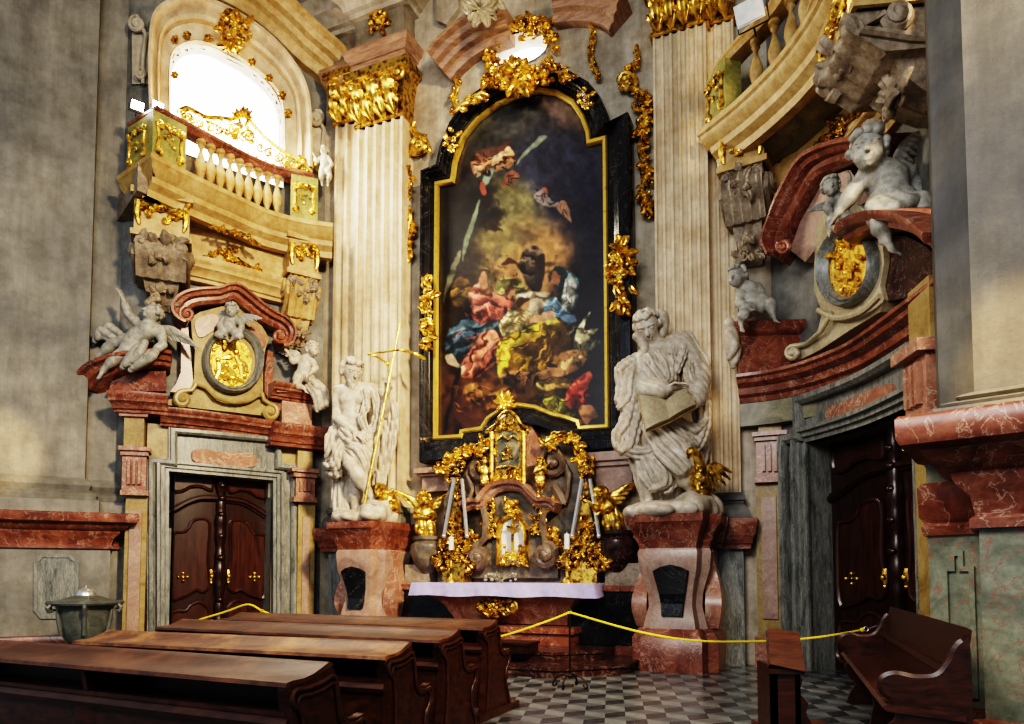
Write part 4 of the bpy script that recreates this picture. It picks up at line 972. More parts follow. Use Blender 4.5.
M['olive_gold'] = stone('green gilded panel', (.20, .20, .06), (.42, .36, .12), 3, .5, (.6, .55, .4))
f0, f1 = np.array(front[1]), np.array(front[4]); ped(tb, f0*.6+f1*.4, f1-f0, .62, ZB+.1, zt+.02, 3)
ped(tb, (np.array(side[0])+np.array(side[1]))/2, np.array(side[1])-np.array(side[0]), .7, ZB+.1, zt+.02, 4)
f0, f1 = np.array(front[-4]), np.array(front[-1]); ped(tb, (f0+f1)/2, f1-f0, .55, ZB+.1, zt+.02, 5)
def baluster_mb(c, h, mat=None):
    mb = MB(); r = .13; pr = [(.10, 0), (.10, .08), (.05, .12), (.04, .18), (.075, .28), (.105, .4), (.1, .5), (.06, .64), (.035, .74), (.035, .8), (.07, .86), (.045, .9), (.09, .93), (.09, 1)]
    mb.lathe(c, [(a, z*h) for a, z in pr], 12); return mb
FR = np.array(front); FL = np.concatenate([[0], np.cumsum(np.linalg.norm(np.diff(FR, axis=0), axis=1))])
def along(s): return np.array([np.interp(s, FL, FR[:, 0]), np.interp(s, FL, FR[:, 1])])
tot = FL[-1]; nB = 9
for i in range(nB):
    c = along(.78+(tot-1.55)*i/(nB-1)); c = V3(c[0], c[1]+.12, ZB+.1)
    b = tb.part('baluster', baluster_mb(c, zt-ZB-.08), M['gold_plaster'])
# gilded grille on the rail
class Surf:   # vertical ribbon above the front edge of the rail
    def __init__(s, path): s.P = path; s.W = Wall(path, smooth=False)
S_ = Wall([tuple(p) for p in FR], smooth=False)
o = Orn(S_, -.12, 41)
top = [(178, 112), (186, 108), (196, 112), (206, 117), (220, 118), (232, 119), (240, 116), (248, 119), (256, 128), (268, 140), (281, 150), (294, 158), (304, 164), (312, 172)]
o.stroke(top, [2.4, 2.2, 2.2, 2, 2.2]); bot = [(180, 122), (200, 132), (225, 146), (250, 158), (285, 171), (312, 176)]; o.stroke(bot, [1.2])
T_ = spline(top, 6)
for k in range(15):
    x = 184+k*8.5; yt = np.interp(x, T_[:, 0], T_[:, 1]); yb = np.interp(x, [q[0] for q in bot], [q[1] for q in bot])
    if yb-yt > 6:
        for sgn in (-1, 1): o.stroke([(x-sgn*4, yt+1), (x+sgn*5, yb)], [.7], 5, spn=2)
        o.curl(x, (yt+yb)/2, min(5, (yb-yt)*.25), 1.3, (-1) ** k, 40*k, 1.0)
o.spray(243, 117, 12, 9, 0, 180, .28).curl(234, 130, 7, 1.5, 1, 0, 1.6).curl(248, 136, 7, 1.5, -1, 180, 1.6).bunch(241, 128, 8, 7, 10, 6)
o.bunch(304, 165, 9, 6, 10, 6).curl(188, 116, 6, 1.4, 1, 90, 1.5).chain([(205, 120), (222, 128), (236, 138)], 4)
solo('gilded_grille', o.mb, M['gold'], 'openwork gilded grille on top of the left balcony rail', 'grille')
# console brackets
def console(t, c, d, w, zs, depth, mats, seed, big=1.0):
    """c = plan point at the wall, d = outward direction; zs = top of block, bottom of block, bottom of scroll, tail end"""
    d = unit(V3(*d, 0))[:2]; a = np.array([-d[1], d[0]]); c = np.array(c); zt, zb, zs_, ze = zs
    def P(x, y, z): return V3(*(c+a*x+d*y), z)
    def bx(mb, x, y0, y1, z0, z1): mb.prism([P(-x, y0, z0), P(-x, y1, z0), P(x, y1, z0), P(x, y0, z0)], [P(-x, y0, z1), P(-x, y1, z1), P(x, y1, z1), P(x, y0, z1)])
    mb = MB(); bx(mb, w/2, -.05, depth, zb, zt); bx(mb, w/2+.06, -.05, depth+.08, zt-.12, zt); bx(mb, w/2+.05, -.05, depth+.06, zb, zb+.1); t.part('block', mb, M[mats[0]])
    # scroll body: side profile
    H = zb-zs_; Q = []
    for i in range(25):
        s_ = i/24; y = depth*(1.02-.1*s_+.12*sin(pi*min(1, s_*1.6))-.5*max(0, s_-.55)**1.2); Q.append((y, zb-H*s_))
    n = 9; prof = []
    mb = MB(); G = []
    for y, z in Q:
        row = [P(-w/2*.92, -.05, z)]
        for k in range(n*2+1):
            x = -w/2*.92+w*.92*k/(n*2); row.append(P(x, y-(.045 if k % 4 in (1, 2, 3) and 0 < k < n*2 else 0)*(1 if k % 4 == 2 else .6), z))
        row.append(P(w/2*.92, -.05, z)); G.append(row)
    mb.grid(G, cv=True, cap=True); t.part('scroll_body', mb, M[mats[1]])
    # tail
    mb = MB(); G = []
    for i in range(10):
        s_ = i/9; z = zs_+.1-(zs_+.1-ze)*s_; y = depth*(.62-.5*s_+.1*sin(s_*pi)); ww = w*.36*(1-.35*s_)
        G.append([P(-ww, -.05, z), P(-ww, y, z), P(-ww*.33, y-.04, z), P(0, y+.03, z), P(ww*.33, y-.04, z), P(ww, y, z), P(ww, -.05, z)])
    mb.grid(G, cv=True, cap=True); t.part('tail', mb, M[mats[1]])
    class Q2:
        def w(s, x, y, o=0): 
            f = np.interp(-y, [zs_, zb], [depth*.75, depth]) if -y < zb else depth
            return P(x, f+o, -y)
        def hit(s, x, y, o=0): return x, y
    class Q3:
        def __init__(s, sg): s.sg = sg
        def w(s, x, y, o=0): return P(s.sg*(w/2*.92+o), x, -y)
        def hit(s, x, y, o=0): return x, y
    o = Orn(Q2(), .05, seed); o.bunch(0, -(zb-H*.3), w*.42, H*.26, 22, w*.22)
    for x in (-1, 1): o.curl(x*w*.36, -(zb-H*.18), w*.15, 1.4, x, 90, w*.05)
    t.part('carving', o.mb, M[mats[2]])
    for sg in (-1, 1):
        o = Orn(Q3(sg), .03, seed); o.curl(depth*.62, -(zb-H*.27), H*.25*big, 1.8, -1, 20, .06*big, tail=[(depth*.1, -(zs_+.05)), (depth*.5, -(zb-H*.75)), (depth*.95, -(zb-H*.5))]); t.part('side_volute', o.mb, M[mats[1]])
    o = Orn(Q2(), .1-depth*.35, seed+2); o.bunch(0, -(ze+.12), w*.3, .16, 14, w*.2); t.part('tail_leaf', o.mb, M[mats[2]])
    o = Orn(Q2(), .03, seed+5); zm = -(zt+zb)/2
    o.chain([(-w*.45, zm-.2), (-w*.2, zm-.05), (0, zm-.18), (w*.2, zm-.05), (w*.45, zm-.2)], .12); o.bunch(0, zm, w*.3, .12, 10, .12)
    for x in (-1, 1): o.stroke([(x*w*.42, zm-.2), (x*w*.44, zm+.05), (x*w*.4, zm+.25)], [.05, .06, .02])
    t.part('gilt_ornament', o.mb, M['gold'])
def cz(W, x, y, o): return W.hit(x, y, o)[1]
u = L.hit(163, 220, .5)[0]; n_ = L.xy(u, 1)-L.xy(u, 0)
t = Thing('console_bracket', 'large carved console bracket under the left end of the left balcony, above the reclining angel', 'bracket', L.p(u, 6, 0), kind='structure')
console(t, L.xy(u, 0), n_, .92, (cz(L, 163, 194, .8), cz(L, 163, 241, .8), cz(L, 160, 279, .6), cz(L, 156, 306, .3)), .85, ('gold_plaster', 'carved', 'carved'), 4)
u = L.hit(302, 255, .4)[0]; n_ = L.xy(u, 1)-L.xy(u, 0)
t = Thing('console_bracket', 'narrow golden console bracket under the left balcony next to the fluted pilaster', 'bracket', L.p(u, 6, 0), kind='structure')
console(t, L.xy(u, 0), n_, .62, (cz(L, 302, 234, .6), cz(L, 302, 275, .6), cz(L, 302, 316, .5), cz(L, 302, 344, .25)), .55, ('gold_plaster', 'gold_plaster', 'carved'), 8)
# ---------------------------------------------------------------- right balcony
t = Thing('balcony', 'curved golden stone balcony high on the right above the putti', 'balcony', R.p(2, 8, .3), kind='structure')
fe = pxy([(712, 148), (697, 131), (734, 101), (771, 64), (797, 30), (815, 0), (835, -45), (850, -90)], ZB)
back = [tuple(R.xy(u, -.1)) for u in np.linspace(.1, R.U[-1], 12)]
P = spline(fe[1:], 5).tolist(); Pall = [list(A.xy(A.hit(712, 148)[0], -.05))]+P
mb = MB(); mb.plan(Pall, [(-.5, ZB-.6), (-.34, ZB-.6), (-.32, ZB-.48), (-.2, ZB-.4), (-.18, ZB-.3), (-.06, ZB-.2), (-.04, ZB-.12), (0, ZB-.09), (0, ZB), (-.5, ZB)]); t.part('cornice', mb, M['gold_plaster'])
mb = MB(); poly = [*inset(Pall[1:], .42), *back[::-1]]; mb.prism([V3(*p, ZB-.56) for p in poly], [V3(*p, ZB-.05) for p in poly]); t.part('soffit', mb, M['olive'])
mb = MB(); zq = R.hit(820, 190, .1)[1]
pw = [A.xy(A.hit(753, 160)[0], 0), A.xy(A.hit(775, 170)[0], 0)]+[R.xy(u, 0) for u in np.linspace(.25, R.U[-1], 16)]
mb.plan(pw, [(-.05, zq-.1), (.1, zq-.1), (.12, zq), (.22, zq+.06), (.24, zq+.14), (.34, zq+.2), (.34, zq+.26), (.14, zq+.28), (.12, ZB-.5), (-.05, ZB-.5)]); t.part('wall_band', mb, M['gold_plaster'])
o = Orn(R, .18, 22); o.chain([(800, 160), (812, 150), (824, 140), (836, 132), (850, 118), (862, 108)], 7); o.bunch(834, 130, 8, 14, 16, 7); t.part('gilt_garland', o.mb, M['gold_dark'])
o = Orn(A, .2, 23); o.chain([(762, 150), (772, 156), (784, 160), (792, 157)], 5); t.part('gilt_garland', o.mb, M['gold_dark'])
o = Orn(R, .55, 25); o.spray(815, 82, 20, 12, 0, 360, .2).spray(815, 82, 11, 9, 0, 360, .3).chain([(800, 66), (806, 86), (818, 100)], 5); t.part('soffit_sunburst', o.mb, M['gold_dark'])
frR = spline(pxy([(717, 68), (734, 47), (760, 20), (779, -4), (800, -40), (815, -80)], zt+.12), 6).tolist()
tb = Thing('balustrade', 'golden balustrade of the right balcony running up out of the picture', 'balustrade', (*frR[8], ZB), kind='structure')
rail([list(np.array(frR[0])+np.array([.1, .5]))]+frR, zt, zt+.16, .26, 'gold_plaster', tb, 'top_rail'); rail(frR, ZB, ZB+.12, .26, 'gold_plaster', tb, 'base_rail')
f0, f1 = np.array(frR[0]), np.array(frR[4]); ped(tb, f0*.6+f1*.4+np.array([0, .05]), f1-f0, .6, ZB+.1, zt+.02, 13)
FR2 = np.array(frR); FL2 = np.concatenate([[0], np.cumsum(np.linalg.norm(np.diff(FR2, axis=0), axis=1))])
for i in range(9):
    s_ = .85+i*.42
    if s_ > FL2[-1]: break
    c = V3(np.interp(s_, FL2, FR2[:, 0])+.12, np.interp(s_, FL2, FR2[:, 1])+.05, ZB+.1); tb.part('baluster', baluster_mb(c, zt-ZB-.08), M['gold_plaster'])
u = A.hit(750, 160, .4)[0]; n_ = A.xy(u, 1)-A.xy(u, 0)
t = Thing('console_bracket', 'carved console bracket with side volute under the near corner of the right balcony, above the seated putto', 'bracket', A.p(u, 6, 0), kind='structure')
console(t, A.xy(u, 0), n_+np.array([-.1, .1]), .7, (cz(A, 742, 127, .6), cz(A, 742, 173, .6), cz(A, 748, 222, .5), cz(A, 772, 260, .2)), .75, ('gold_plaster', 'carved', 'carved'), 14)
u = R.hit(893, 60, .5)[0]; n_ = R.xy(u, 1)-R.xy(u, 0)
t = Thing('console_bracket', 'huge carved console bracket with round volute above the largest putto on the right', 'bracket', R.p(u, 7, 0), kind='structure')
console(t, R.xy(u, 0), n_, 1.15, (cz(R, 870, -50, 1), cz(R, 870, 0, 1), cz(R, 880, 76, .7), cz(R, 915, 112, .3)), 1.1, ('gold_plaster', 'carved', 'carved'), 24, 1.15)

# floodlights standing on the balconies
def flood(c, to, s, lab, grp=None):
    t = Thing('floodlight', lab, 'floodlight', c, grp); f, r = unit(to), None; r, f, u = frame_of(to)
    def P(x, y, z): return np.array(c)+s*(r*x+f*y+u*z)+V3(0, 0, s*.5)
    mb = MB(); q = [(-.5, -.35), (.5, -.35), (.5, .35), (-.5, .35)]
    mb.prism([P(x*.7, -.25, z*.7) for x, z in q], [P(x, .2, z) for x, z in q]); t.part('housing', mb, M['white' if 'white' in lab else 'iron'])
    mb = MB(); mb.prism([P(x*.85, .2, z*.85) for x, z in q], [P(x*.85, .23, z*.85) for x, z in q]); t.part('lens', mb, M['lamp_glass' if 'lit' in lab else 'leadglass'])
    mb = MB(); mb.tube([P(-.55, 0, 0), P(-.55, 0, -.5), P(.55, 0, -.5), P(.55, 0, 0)], .03*s, 6); mb.tube([P(0, 0, -.5), P(0, 0, -.8)], .04*s, 6); t.part('bracket', mb, M['iron'])
c = atz(134, 108, 10.14); c[1] += .1; flood(tuple(c), (.5, -.6, -.5), .24, 'small dark floodlight at the left end of the left balcony, next to the lit one')
c = atz(154, 108, 10.14); c[1] += .12; flood(tuple(c), (.6, -.7, -.15), .22, 'small lit floodlight glaring on the left corner of the left balcony')
c = at(751, 12, 10.0); flood(tuple(c-V3(0, 0, .2)), (-.5, -.6, -.5), .42, 'white floodlight clamped on the right balcony rail at the top')
# ---------------------------------------------------------------- painting and its frame
RIM = [(434, 439.5), (434.5, 310), (435.5, 183), (451, 180), (453.6, 162), (462, 137), (477, 118.5), (497, 103.6), (517, 95), (539.5, 88.7), (557, 91), (574, 101), (584, 116), (589.5, 131), (590.5, 141), (606.6, 136.5), (608, 280), (609, 428), (578, 430), (576.5, 423), (565, 419), (551.5, 416), (535, 409), (518, 406.5), (502, 411), (489, 419.5), (482.5, 430), (463, 433), (462, 438)]
OUT = [(421, 463), (421, 310), (422, 172), (437, 166), (441, 148), (451, 124), (466, 102), (487, 86), (512, 75), (541, 68), (568, 71), (589, 83), (601, 98), (608, 114), (611, 124), (629, 114), (632, 280), (634, 447), (588, 452), (584, 441), (570, 436), (556, 433), (538, 426), (518, 423), (505, 428), (496, 436), (490, 446), (474, 450), (470, 458)]
t = Thing('altar_painting', 'huge arched painting of a dying saint among angels, framed in black marble and gold', 'painting', A.w(515, 455, .1), kind='thing')
mb = MB(); wloft(mb, A, RIM, OUT, [(.0, .02), (.0, .12), (.12, .15), (.16, .2), (.3, .2), (.34, .26), (.5, .3), (.55, .36), (.72, .36), (.76, .42), (.95, .42), (1, .38), (1, -.02)], ref=(.1, .34)); fr = t.part('frame', mb, M['black'])
mb = MB(); wstrip(mb, A, RIM, [(.02, .08), (.02, .15), (-.01, .18), (-.06, .17), (-.08, .13), (-.08, .08)][::-1], closed=True, ref=.12); t.part('gilt_rim', mb, M['gold_bright'])
# ---- the canvas, painted in vertex colour
def paint():
    x0, x1, y0, y1 = 432, 612, 84, 444; nx, ny = 300, 600
    X, Y = np.meshgrid(np.linspace(x0, x1, nx), np.linspace(y0, y1, ny)); R_ = np.random.RandomState(4)
    def nz(sc, seed):
        r = np.random.RandomState(seed); g = r.rand(int((y1-y0)/sc)+3, int((x1-x0)/sc)+3); fx = (X-x0)/sc; fy = (Y-y0)/sc; i, j = fy.astype(int), fx.astype(int); a, b = fy-i, fx-j; a, b = a*a*(3-2*a), b*b*(3-2*b)
        return g[i, j]*(1-a)*(1-b)+g[i+1, j]*a*(1-b)+g[i, j+1]*(1-a)*b+g[i+1, j+1]*a*b
    N = nz(14, 1)*.5+nz(6, 2)*.3+nz(2.5, 3)*.2; WX = (nz(7, 5)-.5)*4+(nz(3, 6)-.5)*2; WY = (nz(7, 7)-.5)*4+(nz(3, 8)-.5)*2
    C = np.zeros((ny, nx, 3)); C[:] = (46, 42, 44)
    def blob(cx, cy, rx, ry, col, a=1, soft=.5, tilt=0):
        nonlocal C
        t_ = radians(tilt); dx, dy = X+WX*1.5-cx, Y+WY*1.5-cy; u = (dx*cos(t_)+dy*sin(t_))/rx; v = (-dx*sin(t_)+dy*cos(t_))/ry
        d = np.sqrt(u*u+v*v); k = np.clip((1+soft-d)/(2*soft), 0, 1); k = (k*k*(3-2*k)*a)[..., None]; C = C*(1-k)+np.array(col)*k
    def poly(pts, col, soft=1.0, a=1, shade=None, wob=.5, lit=(-.6, -.8)):
        nonlocal C
        P = spline(pts, 5, True); px, py = X+WX*wob, Y+WY*wob
        ins = np.zeros(X.shape, bool); dm = np.full(X.shape, 1e9); m = len(P)
        bx = (px > P[:, 0].min()-6) & (px < P[:, 0].max()+6) & (py > P[:, 1].min()-6) & (py < P[:, 1].max()+6)
        qx, qy = px[bx], py[bx]; ii = np.zeros(qx.shape, bool); dd = np.full(qx.shape, 1e9)
        for i in range(m):
            (ax, ay), (bx_, by_) = P[i], P[(i+1) % m]; ex, ey = bx_-ax, by_-ay
            tt = np.clip(((qx-ax)*ex+(qy-ay)*ey)/(ex*ex+ey*ey+1e-9), 0, 1); dd = np.minimum(dd, np.hypot(qx-ax-tt*ex, qy-ay-tt*ey))
            cr = ((ay > qy) != (by_ > qy)); ii ^= cr & (qx < ex*(qy-ay)/(ey+1e-12)+ax)
        sd = np.where(ii, dd, -dd); k = np.clip(.5+sd/(2*soft), 0, 1)*a
        c = np.array(col, float)[None, :]*np.ones((len(qx), 1))
        if shade is not None:   # folds: light ridges and dark valleys running along 'shade' angle
            an = radians(shade[0]); w = (qx*cos(an)+qy*sin(an))/shade[1]*1.25+N[bx]*7+WX[bx]*.5; s_ = (np.sin(w)*.75+np.sin(w*2.1+1)*.4)*shade[2]*1.35
            c = c*np.clip(1+s_, .25, 1.7)[:, None]
            cx, cy = P.mean(0); e = ((qx-cx)*lit[0]+(qy-cy)*lit[1])/(P.max(0)-P.min(0)).max(); c = c*(1+e*1.25)[:, None]
        C[bx] = C[bx]*(1-k[:, None])+np.clip(c, 0, 255)*k[:, None]
    # sky and clouds
    blob(500, 130, 60, 50, (84, 84, 80), .8); blob(560, 190, 60, 70, (62, 64, 84), .9); blob(590, 240, 40, 60, (44, 44, 62), .9); blob(560, 110, 24, 12, (150, 124, 108), .7, .7, 35); blob(575, 122, 16, 8, (140, 112, 96), .5, .8, 40)
    blob(465, 250, 40, 50, (48, 42, 42), .8); blob(505, 120, 30, 18, (92, 92, 88), .6)
    blob(515, 205, 20, 24, (142, 134, 88), .8); blob(522, 222, 26, 20, (150, 140, 92), .6); blob(528, 262, 48, 36, (186, 140, 84), .95, .5, -15); blob(545, 275, 30, 34, (204, 150, 92), .8); blob(500, 240, 22, 18, (150, 136, 82), .8); blob(498, 190, 14, 16, (104, 98, 62), .7)
    blob(480, 200, 12, 22, (34, 30, 34), .9, .4, 30); blob(492, 218, 14, 9, (30, 26, 30), .9, .4, -20); blob(522, 235, 14, 8, (84, 74, 60), .6)
    blob(470, 262, 12, 16, (60, 50, 42), .8); blob(585, 300, 34, 44, (34, 29, 38), .95, .35); blob(596, 230, 26, 50, (42, 42, 60), .6); blob(598, 360, 22, 70, (36, 26, 34), .95)
    blob(445, 340, 14, 60, (52, 38, 30), .8); blob(470, 400, 44, 34, (96, 54, 38), .9); blob(520, 395, 40, 18, (88, 58, 30), .9); blob(490, 385, 30, 10, (120, 76, 40), .7); blob(450, 420, 16, 20, (70, 42, 34), .8); blob(560, 405, 26, 12, (50, 36, 30), .8)
    # flying putti top left, their banner
    poly([(531, 146), (540, 136), (548, 137), (536, 147), (526, 156), (517, 164), (522, 154)], (138, 148, 128), .7)
    poly([(471, 164), (478, 153), (486, 150), (492, 160), (486, 172), (476, 176)], (196, 132, 94), .8, 1, (50, 2.5, .4)); poly([(493, 156), (506, 146), (512, 150), (514, 162), (505, 170), (493, 170)], (192, 138, 100), .8, 1, (60, 2.5, .4)); poly([(505, 176), (512, 170), (520, 176), (510, 184), (502, 188)], (150, 96, 76), 1)
    poly([(476, 152), (490, 148), (512, 141), (500, 152), (486, 158)], (110, 78, 70), 1); poly([(484, 172), (494, 168), (490, 180), (484, 186)], (136, 150, 132), .8); poly([(483, 182), (486, 192), (482, 196), (479, 188)], (160, 80, 60), .8)
    blob(487, 172, 5, 4, (30, 24, 26)); blob(503, 158, 3.5, 3, (60, 36, 28)); blob(474, 160, 3, 3, (70, 44, 34))
    poly([(476, 204), (480, 202), (474, 224), (467, 250), (462, 262), (465, 238)], (128, 142, 116), .8); poly([(457, 254), (461, 252), (456, 270), (447, 292), (443, 302), (447, 278)], (140, 140, 110), .8)
    # small flying angels right
    poly([(534, 196), (544, 190), (552, 200), (560, 204), (548, 207), (538, 202)], (160, 146, 142), .8); poly([(556, 206), (566, 202), (570, 214), (572, 222), (562, 214)], (170, 128, 104), .8); blob(545, 192, 3, 3, (180, 110, 90)); blob(563, 206, 3, 3, (190, 140, 110)); blob(575, 200, 8, 4, (60, 52, 60), .8)
    # angels in the middle background
    poly([(452, 284), (462, 278), (470, 284), (468, 300), (458, 308), (452, 300)], (150, 112, 46), 1.2, .8, (70, 3, .4)); blob(463, 282, 4, 5, (140, 96, 50))
    poly([(480, 262), (488, 258), (492, 272), (500, 284), (494, 292), (486, 284)], (96, 80, 52), 1.2); poly([(494, 282), (508, 278), (524, 284), (528, 292), (514, 298), (498, 294)], (128, 122, 70), 1, 1, (80, 3, .5)); poly([(524, 288), (530, 270), (533, 262), (536, 276), (532, 290)], (150, 118, 72), .8)
    blob(509, 268, 7, 8, (176, 124, 76), 1, .3); poly([(502, 264), (508, 258), (517, 262), (518, 270), (514, 264), (505, 266)], (74, 44, 24), .8); poly([(518, 262), (530, 246), (544, 254), (540, 284), (532, 292), (522, 276)], (62, 52, 46), 1.2, 1, (120, 3, .5)); poly([(536, 260), (545, 256), (543, 284), (536, 292)], (50, 40, 40), 1)
    poly([(493, 250), (502, 246), (500, 258), (490, 262)], (110, 96, 70), 1.2, .8)
    # figure in pink and blue at left
    poly([(449, 330), (462, 318), (484, 312), (500, 324), (496, 334), (476, 346), (462, 354), (446, 350)], (66, 86, 98), 1, 1, (65, 3, .5)); poly([(446, 338), (470, 330), (482, 344), (468, 358), (450, 356)], (46, 60, 72), 1, 1, (60, 3, .4))
    poly([(482, 334), (496, 330), (500, 346), (492, 364), (478, 378), (462, 376), (458, 370), (470, 352)], (208, 110, 82), .9, 1, (40, 3, .45)); poly([(462, 366), (478, 362), (480, 374), (466, 376), (458, 372)], (214, 120, 92), .8, 1, (20, 2, .4))
    poly([(472, 318), (478, 300), (490, 292), (504, 296), (514, 300), (510, 312), (500, 320), (486, 324)], (196, 96, 78), .9, 1, (120, 3, .45)); poly([(468, 296), (474, 286), (482, 282), (492, 294), (486, 304), (474, 306)], (206, 104, 84), .9, 1, (100, 2.5, .4))
    poly([(480, 276), (484, 272), (487, 280), (486, 288), (480, 288)], (206, 142, 104), .7); blob(512, 292, 6, 7, (196, 136, 96), 1, .25, 30); poly([(505, 290), (510, 285), (518, 288), (512, 289), (507, 296)], (88, 54, 30), .7)
    # dying saint with yellow robe
    poly([(502, 340), (512, 322), (530, 318), (552, 316), (566, 326), (572, 346), (566, 360), (540, 366), (512, 370), (498, 364)], (88, 62, 30), 1.2); poly([(499, 344), (510, 334), (532, 326), (548, 318), (558, 320), (546, 332), (528, 342), (514, 348), (508, 360), (498, 364)], (222, 170, 44), .8, 1, (55, 4, .45))
    poly([(500, 352), (508, 344), (512, 352), (530, 356), (548, 362), (556, 364), (540, 370), (516, 372), (500, 378)], (186, 136, 34), .8, 1, (25, 3.5, .5)); poly([(538, 322), (552, 316), (560, 326), (552, 334), (542, 334)], (200, 160, 62), .8, 1, (100, 3, .4))
    poly([(500, 326), (508, 312), (522, 310), (534, 314), (532, 324), (516, 332), (504, 336)], (196, 178, 116), .8, 1, (30, 3, .35)); poly([(516, 296), (534, 292), (552, 296), (556, 312), (540, 316), (524, 308)], (186, 170, 140), 1.2, 1, (80, 4, .3))
    blob(523, 304, 7, 6.5, (186, 138, 92), 1, .25, -30); poly([(516, 302), (522, 297), (530, 300), (524, 303), (519, 308)], (66, 44, 28), .7); blob(520, 310, 4, 4, (90, 62, 38), .9); poly([(524, 318), (536, 314), (548, 318), (542, 322), (528, 322)], (206, 156, 108), .7)
    # woman in blue veil at right
    poly([(552, 272), (558, 267), (568, 270), (577, 276), (580, 290), (576, 306), (568, 316), (560, 304), (562, 288), (556, 284)], (92, 116, 120), .8, 1, (100, 4, .35)); poly([(548, 276), (556, 266), (564, 268), (568, 280), (564, 292), (558, 284), (554, 276), (550, 282)], (38, 52, 58), .8); blob(555, 277, 5.5, 7, (170, 112, 80), 1, .25, -10)
    poly([(544, 306), (554, 296), (562, 304), (572, 316), (560, 318), (548, 316)], (98, 132, 158), .8, 1, (60, 3, .4)); poly([(566, 280), (576, 282), (574, 304), (566, 312), (562, 300)], (176, 176, 160), .8, 1, (110, 3, .3)); poly([(542, 314), (550, 312), (556, 316), (548, 320)], (206, 160, 126), .7); poly([(560, 318), (572, 314), (576, 320), (570, 324)], (96, 124, 150), .8)
    # winged angel kneeling lower right
    poly([(574, 346), (578, 326), (590, 312), (583, 330), (598, 328), (590, 338), (600, 342), (588, 352), (578, 362)], (176, 166, 118), .8, 1, (130, 3, .4)); poly([(556, 370), (562, 356), (572, 350), (586, 352), (582, 366), (568, 374), (556, 376)], (214, 150, 92), .8, 1, (50, 5, .3)); poly([(534, 374), (548, 368), (562, 368), (560, 376), (546, 378), (534, 380)], (206, 146, 90), .8); blob(559, 358, 4.5, 5.5, (190, 134, 74), 1, .25, 20)
    poly([(564, 398), (572, 384), (586, 372), (592, 376), (586, 388), (582, 396), (588, 406), (572, 410), (562, 408)], (196, 66, 46), .9, 1, (40, 3, .4)); poly([(578, 408), (590, 406), (598, 416), (590, 420), (586, 426), (580, 418)], (214, 142, 88), .8)
    poly([(502, 374), (520, 370), (538, 376), (534, 386), (512, 384), (502, 384)], (120, 84, 54), .8, 1, (20, 2, .6)); poly([(504, 378), (514, 374), (518, 382), (508, 386)], (58, 40, 36), .8); poly([(538, 382), (556, 378), (570, 380), (566, 392), (552, 398), (540, 392)], (150, 116, 58), .9, 1, (90, 3, .5)); poly([(544, 400), (556, 396), (568, 404), (576, 414), (560, 416), (548, 410)], (128, 124, 42), 1, 1, (40, 3, .5))
    poly([(446, 356), (452, 354), (457, 362), (462, 370), (456, 368), (448, 364)], (220, 200, 160), .6, .8); poly([(458, 370), (461, 372), (454, 400), (446, 436), (443, 436), (450, 402)], (34, 24, 24), .8)
    poly([(464, 390), (474, 384), (484, 390), (478, 402), (468, 400)], (150, 96, 48), 1.2, .8, (70, 2.5, .5)); poly([(484, 398), (496, 392), (504, 398), (500, 410), (488, 410)], (160, 100, 46), 1.2, .8, (70, 2.5, .5)); poly([(494, 394), (512, 388), (516, 402), (500, 408)], (170, 110, 52), 1.4, .7, (60, 3, .5))
    rd = random.Random(12)
    def dabs(cx, cy, rx, ry, n, cols, L0=3.5, wd=1.0, an=None):
        for _ in range(n):
            x, y = cx+rd.uniform(-rx, rx), cy+rd.uniform(-ry, ry); a = rd.uniform(0, pi) if an is None else radians(an+rd.uniform(-25, 25)); l = L0*rd.uniform(.5, 1.2); c = rd.choice(cols); k = rd.uniform(.8, 1.15)
            blob(x, y, l, wd*rd.uniform(.6, 1.2), tuple(min(255, q*k) for q in c), .75, .35, math.degrees(a))
    flesh, dk_, wh = (206, 146, 102), (44, 30, 26), (176, 168, 140)
    dabs(482, 164, 9, 10, 16, [flesh, (120, 74, 52), dk_, (150, 140, 120)]); dabs(504, 160, 10, 12, 20, [flesh, (130, 80, 58), dk_, (170, 150, 130)]); dabs(511, 180, 7, 6, 8, [(150, 100, 80), dk_])
    dabs(548, 200, 14, 8, 12, [(150, 130, 126), (90, 76, 84), (46, 42, 56)]); dabs(566, 212, 7, 9, 10, [(176, 134, 108), (80, 62, 64)]); dabs(490, 214, 10, 14, 10, [dk_, (60, 48, 44)], 5, 2)
    dabs(486, 310, 18, 16, 22, [(150, 60, 52), (222, 128, 104), (110, 44, 42)], 5, 1, 60); dabs(478, 350, 22, 16, 26, [(40, 58, 70), (96, 116, 126), (150, 72, 58), (216, 122, 92)], 6, 1, 140)
    dabs(528, 345, 26, 16, 34, [(236, 190, 70), (120, 82, 24), (168, 120, 30), (84, 54, 20)], 6, 1.1, 150); dabs(518, 318, 16, 9, 18, [(220, 200, 146), (140, 116, 72), (96, 70, 44)], 5, .9, 20)
    dabs(566, 296, 10, 20, 18, [(60, 82, 96), (150, 164, 160), (36, 46, 56), (186, 190, 176)], 5, .9, 100); dabs(555, 312, 8, 6, 8, [flesh, (90, 124, 150)], 3, .8)
    dabs(506, 280, 26, 16, 24, [(96, 74, 48), (150, 124, 76), (60, 44, 34), (176, 140, 90)], 5, 1.1); dabs(460, 292, 8, 12, 10, [(160, 118, 52), (70, 52, 30)], 4, 1)
    dabs(580, 344, 12, 18, 16, [(190, 180, 130), (110, 96, 62), (70, 56, 44)], 6, .8, 120); dabs(564, 364, 14, 9, 12, [flesh, (150, 98, 56), dk_], 4, .9); dabs(578, 394, 12, 14, 16, [(160, 50, 36), (96, 30, 26), (214, 90, 66)], 5, 1, 50)
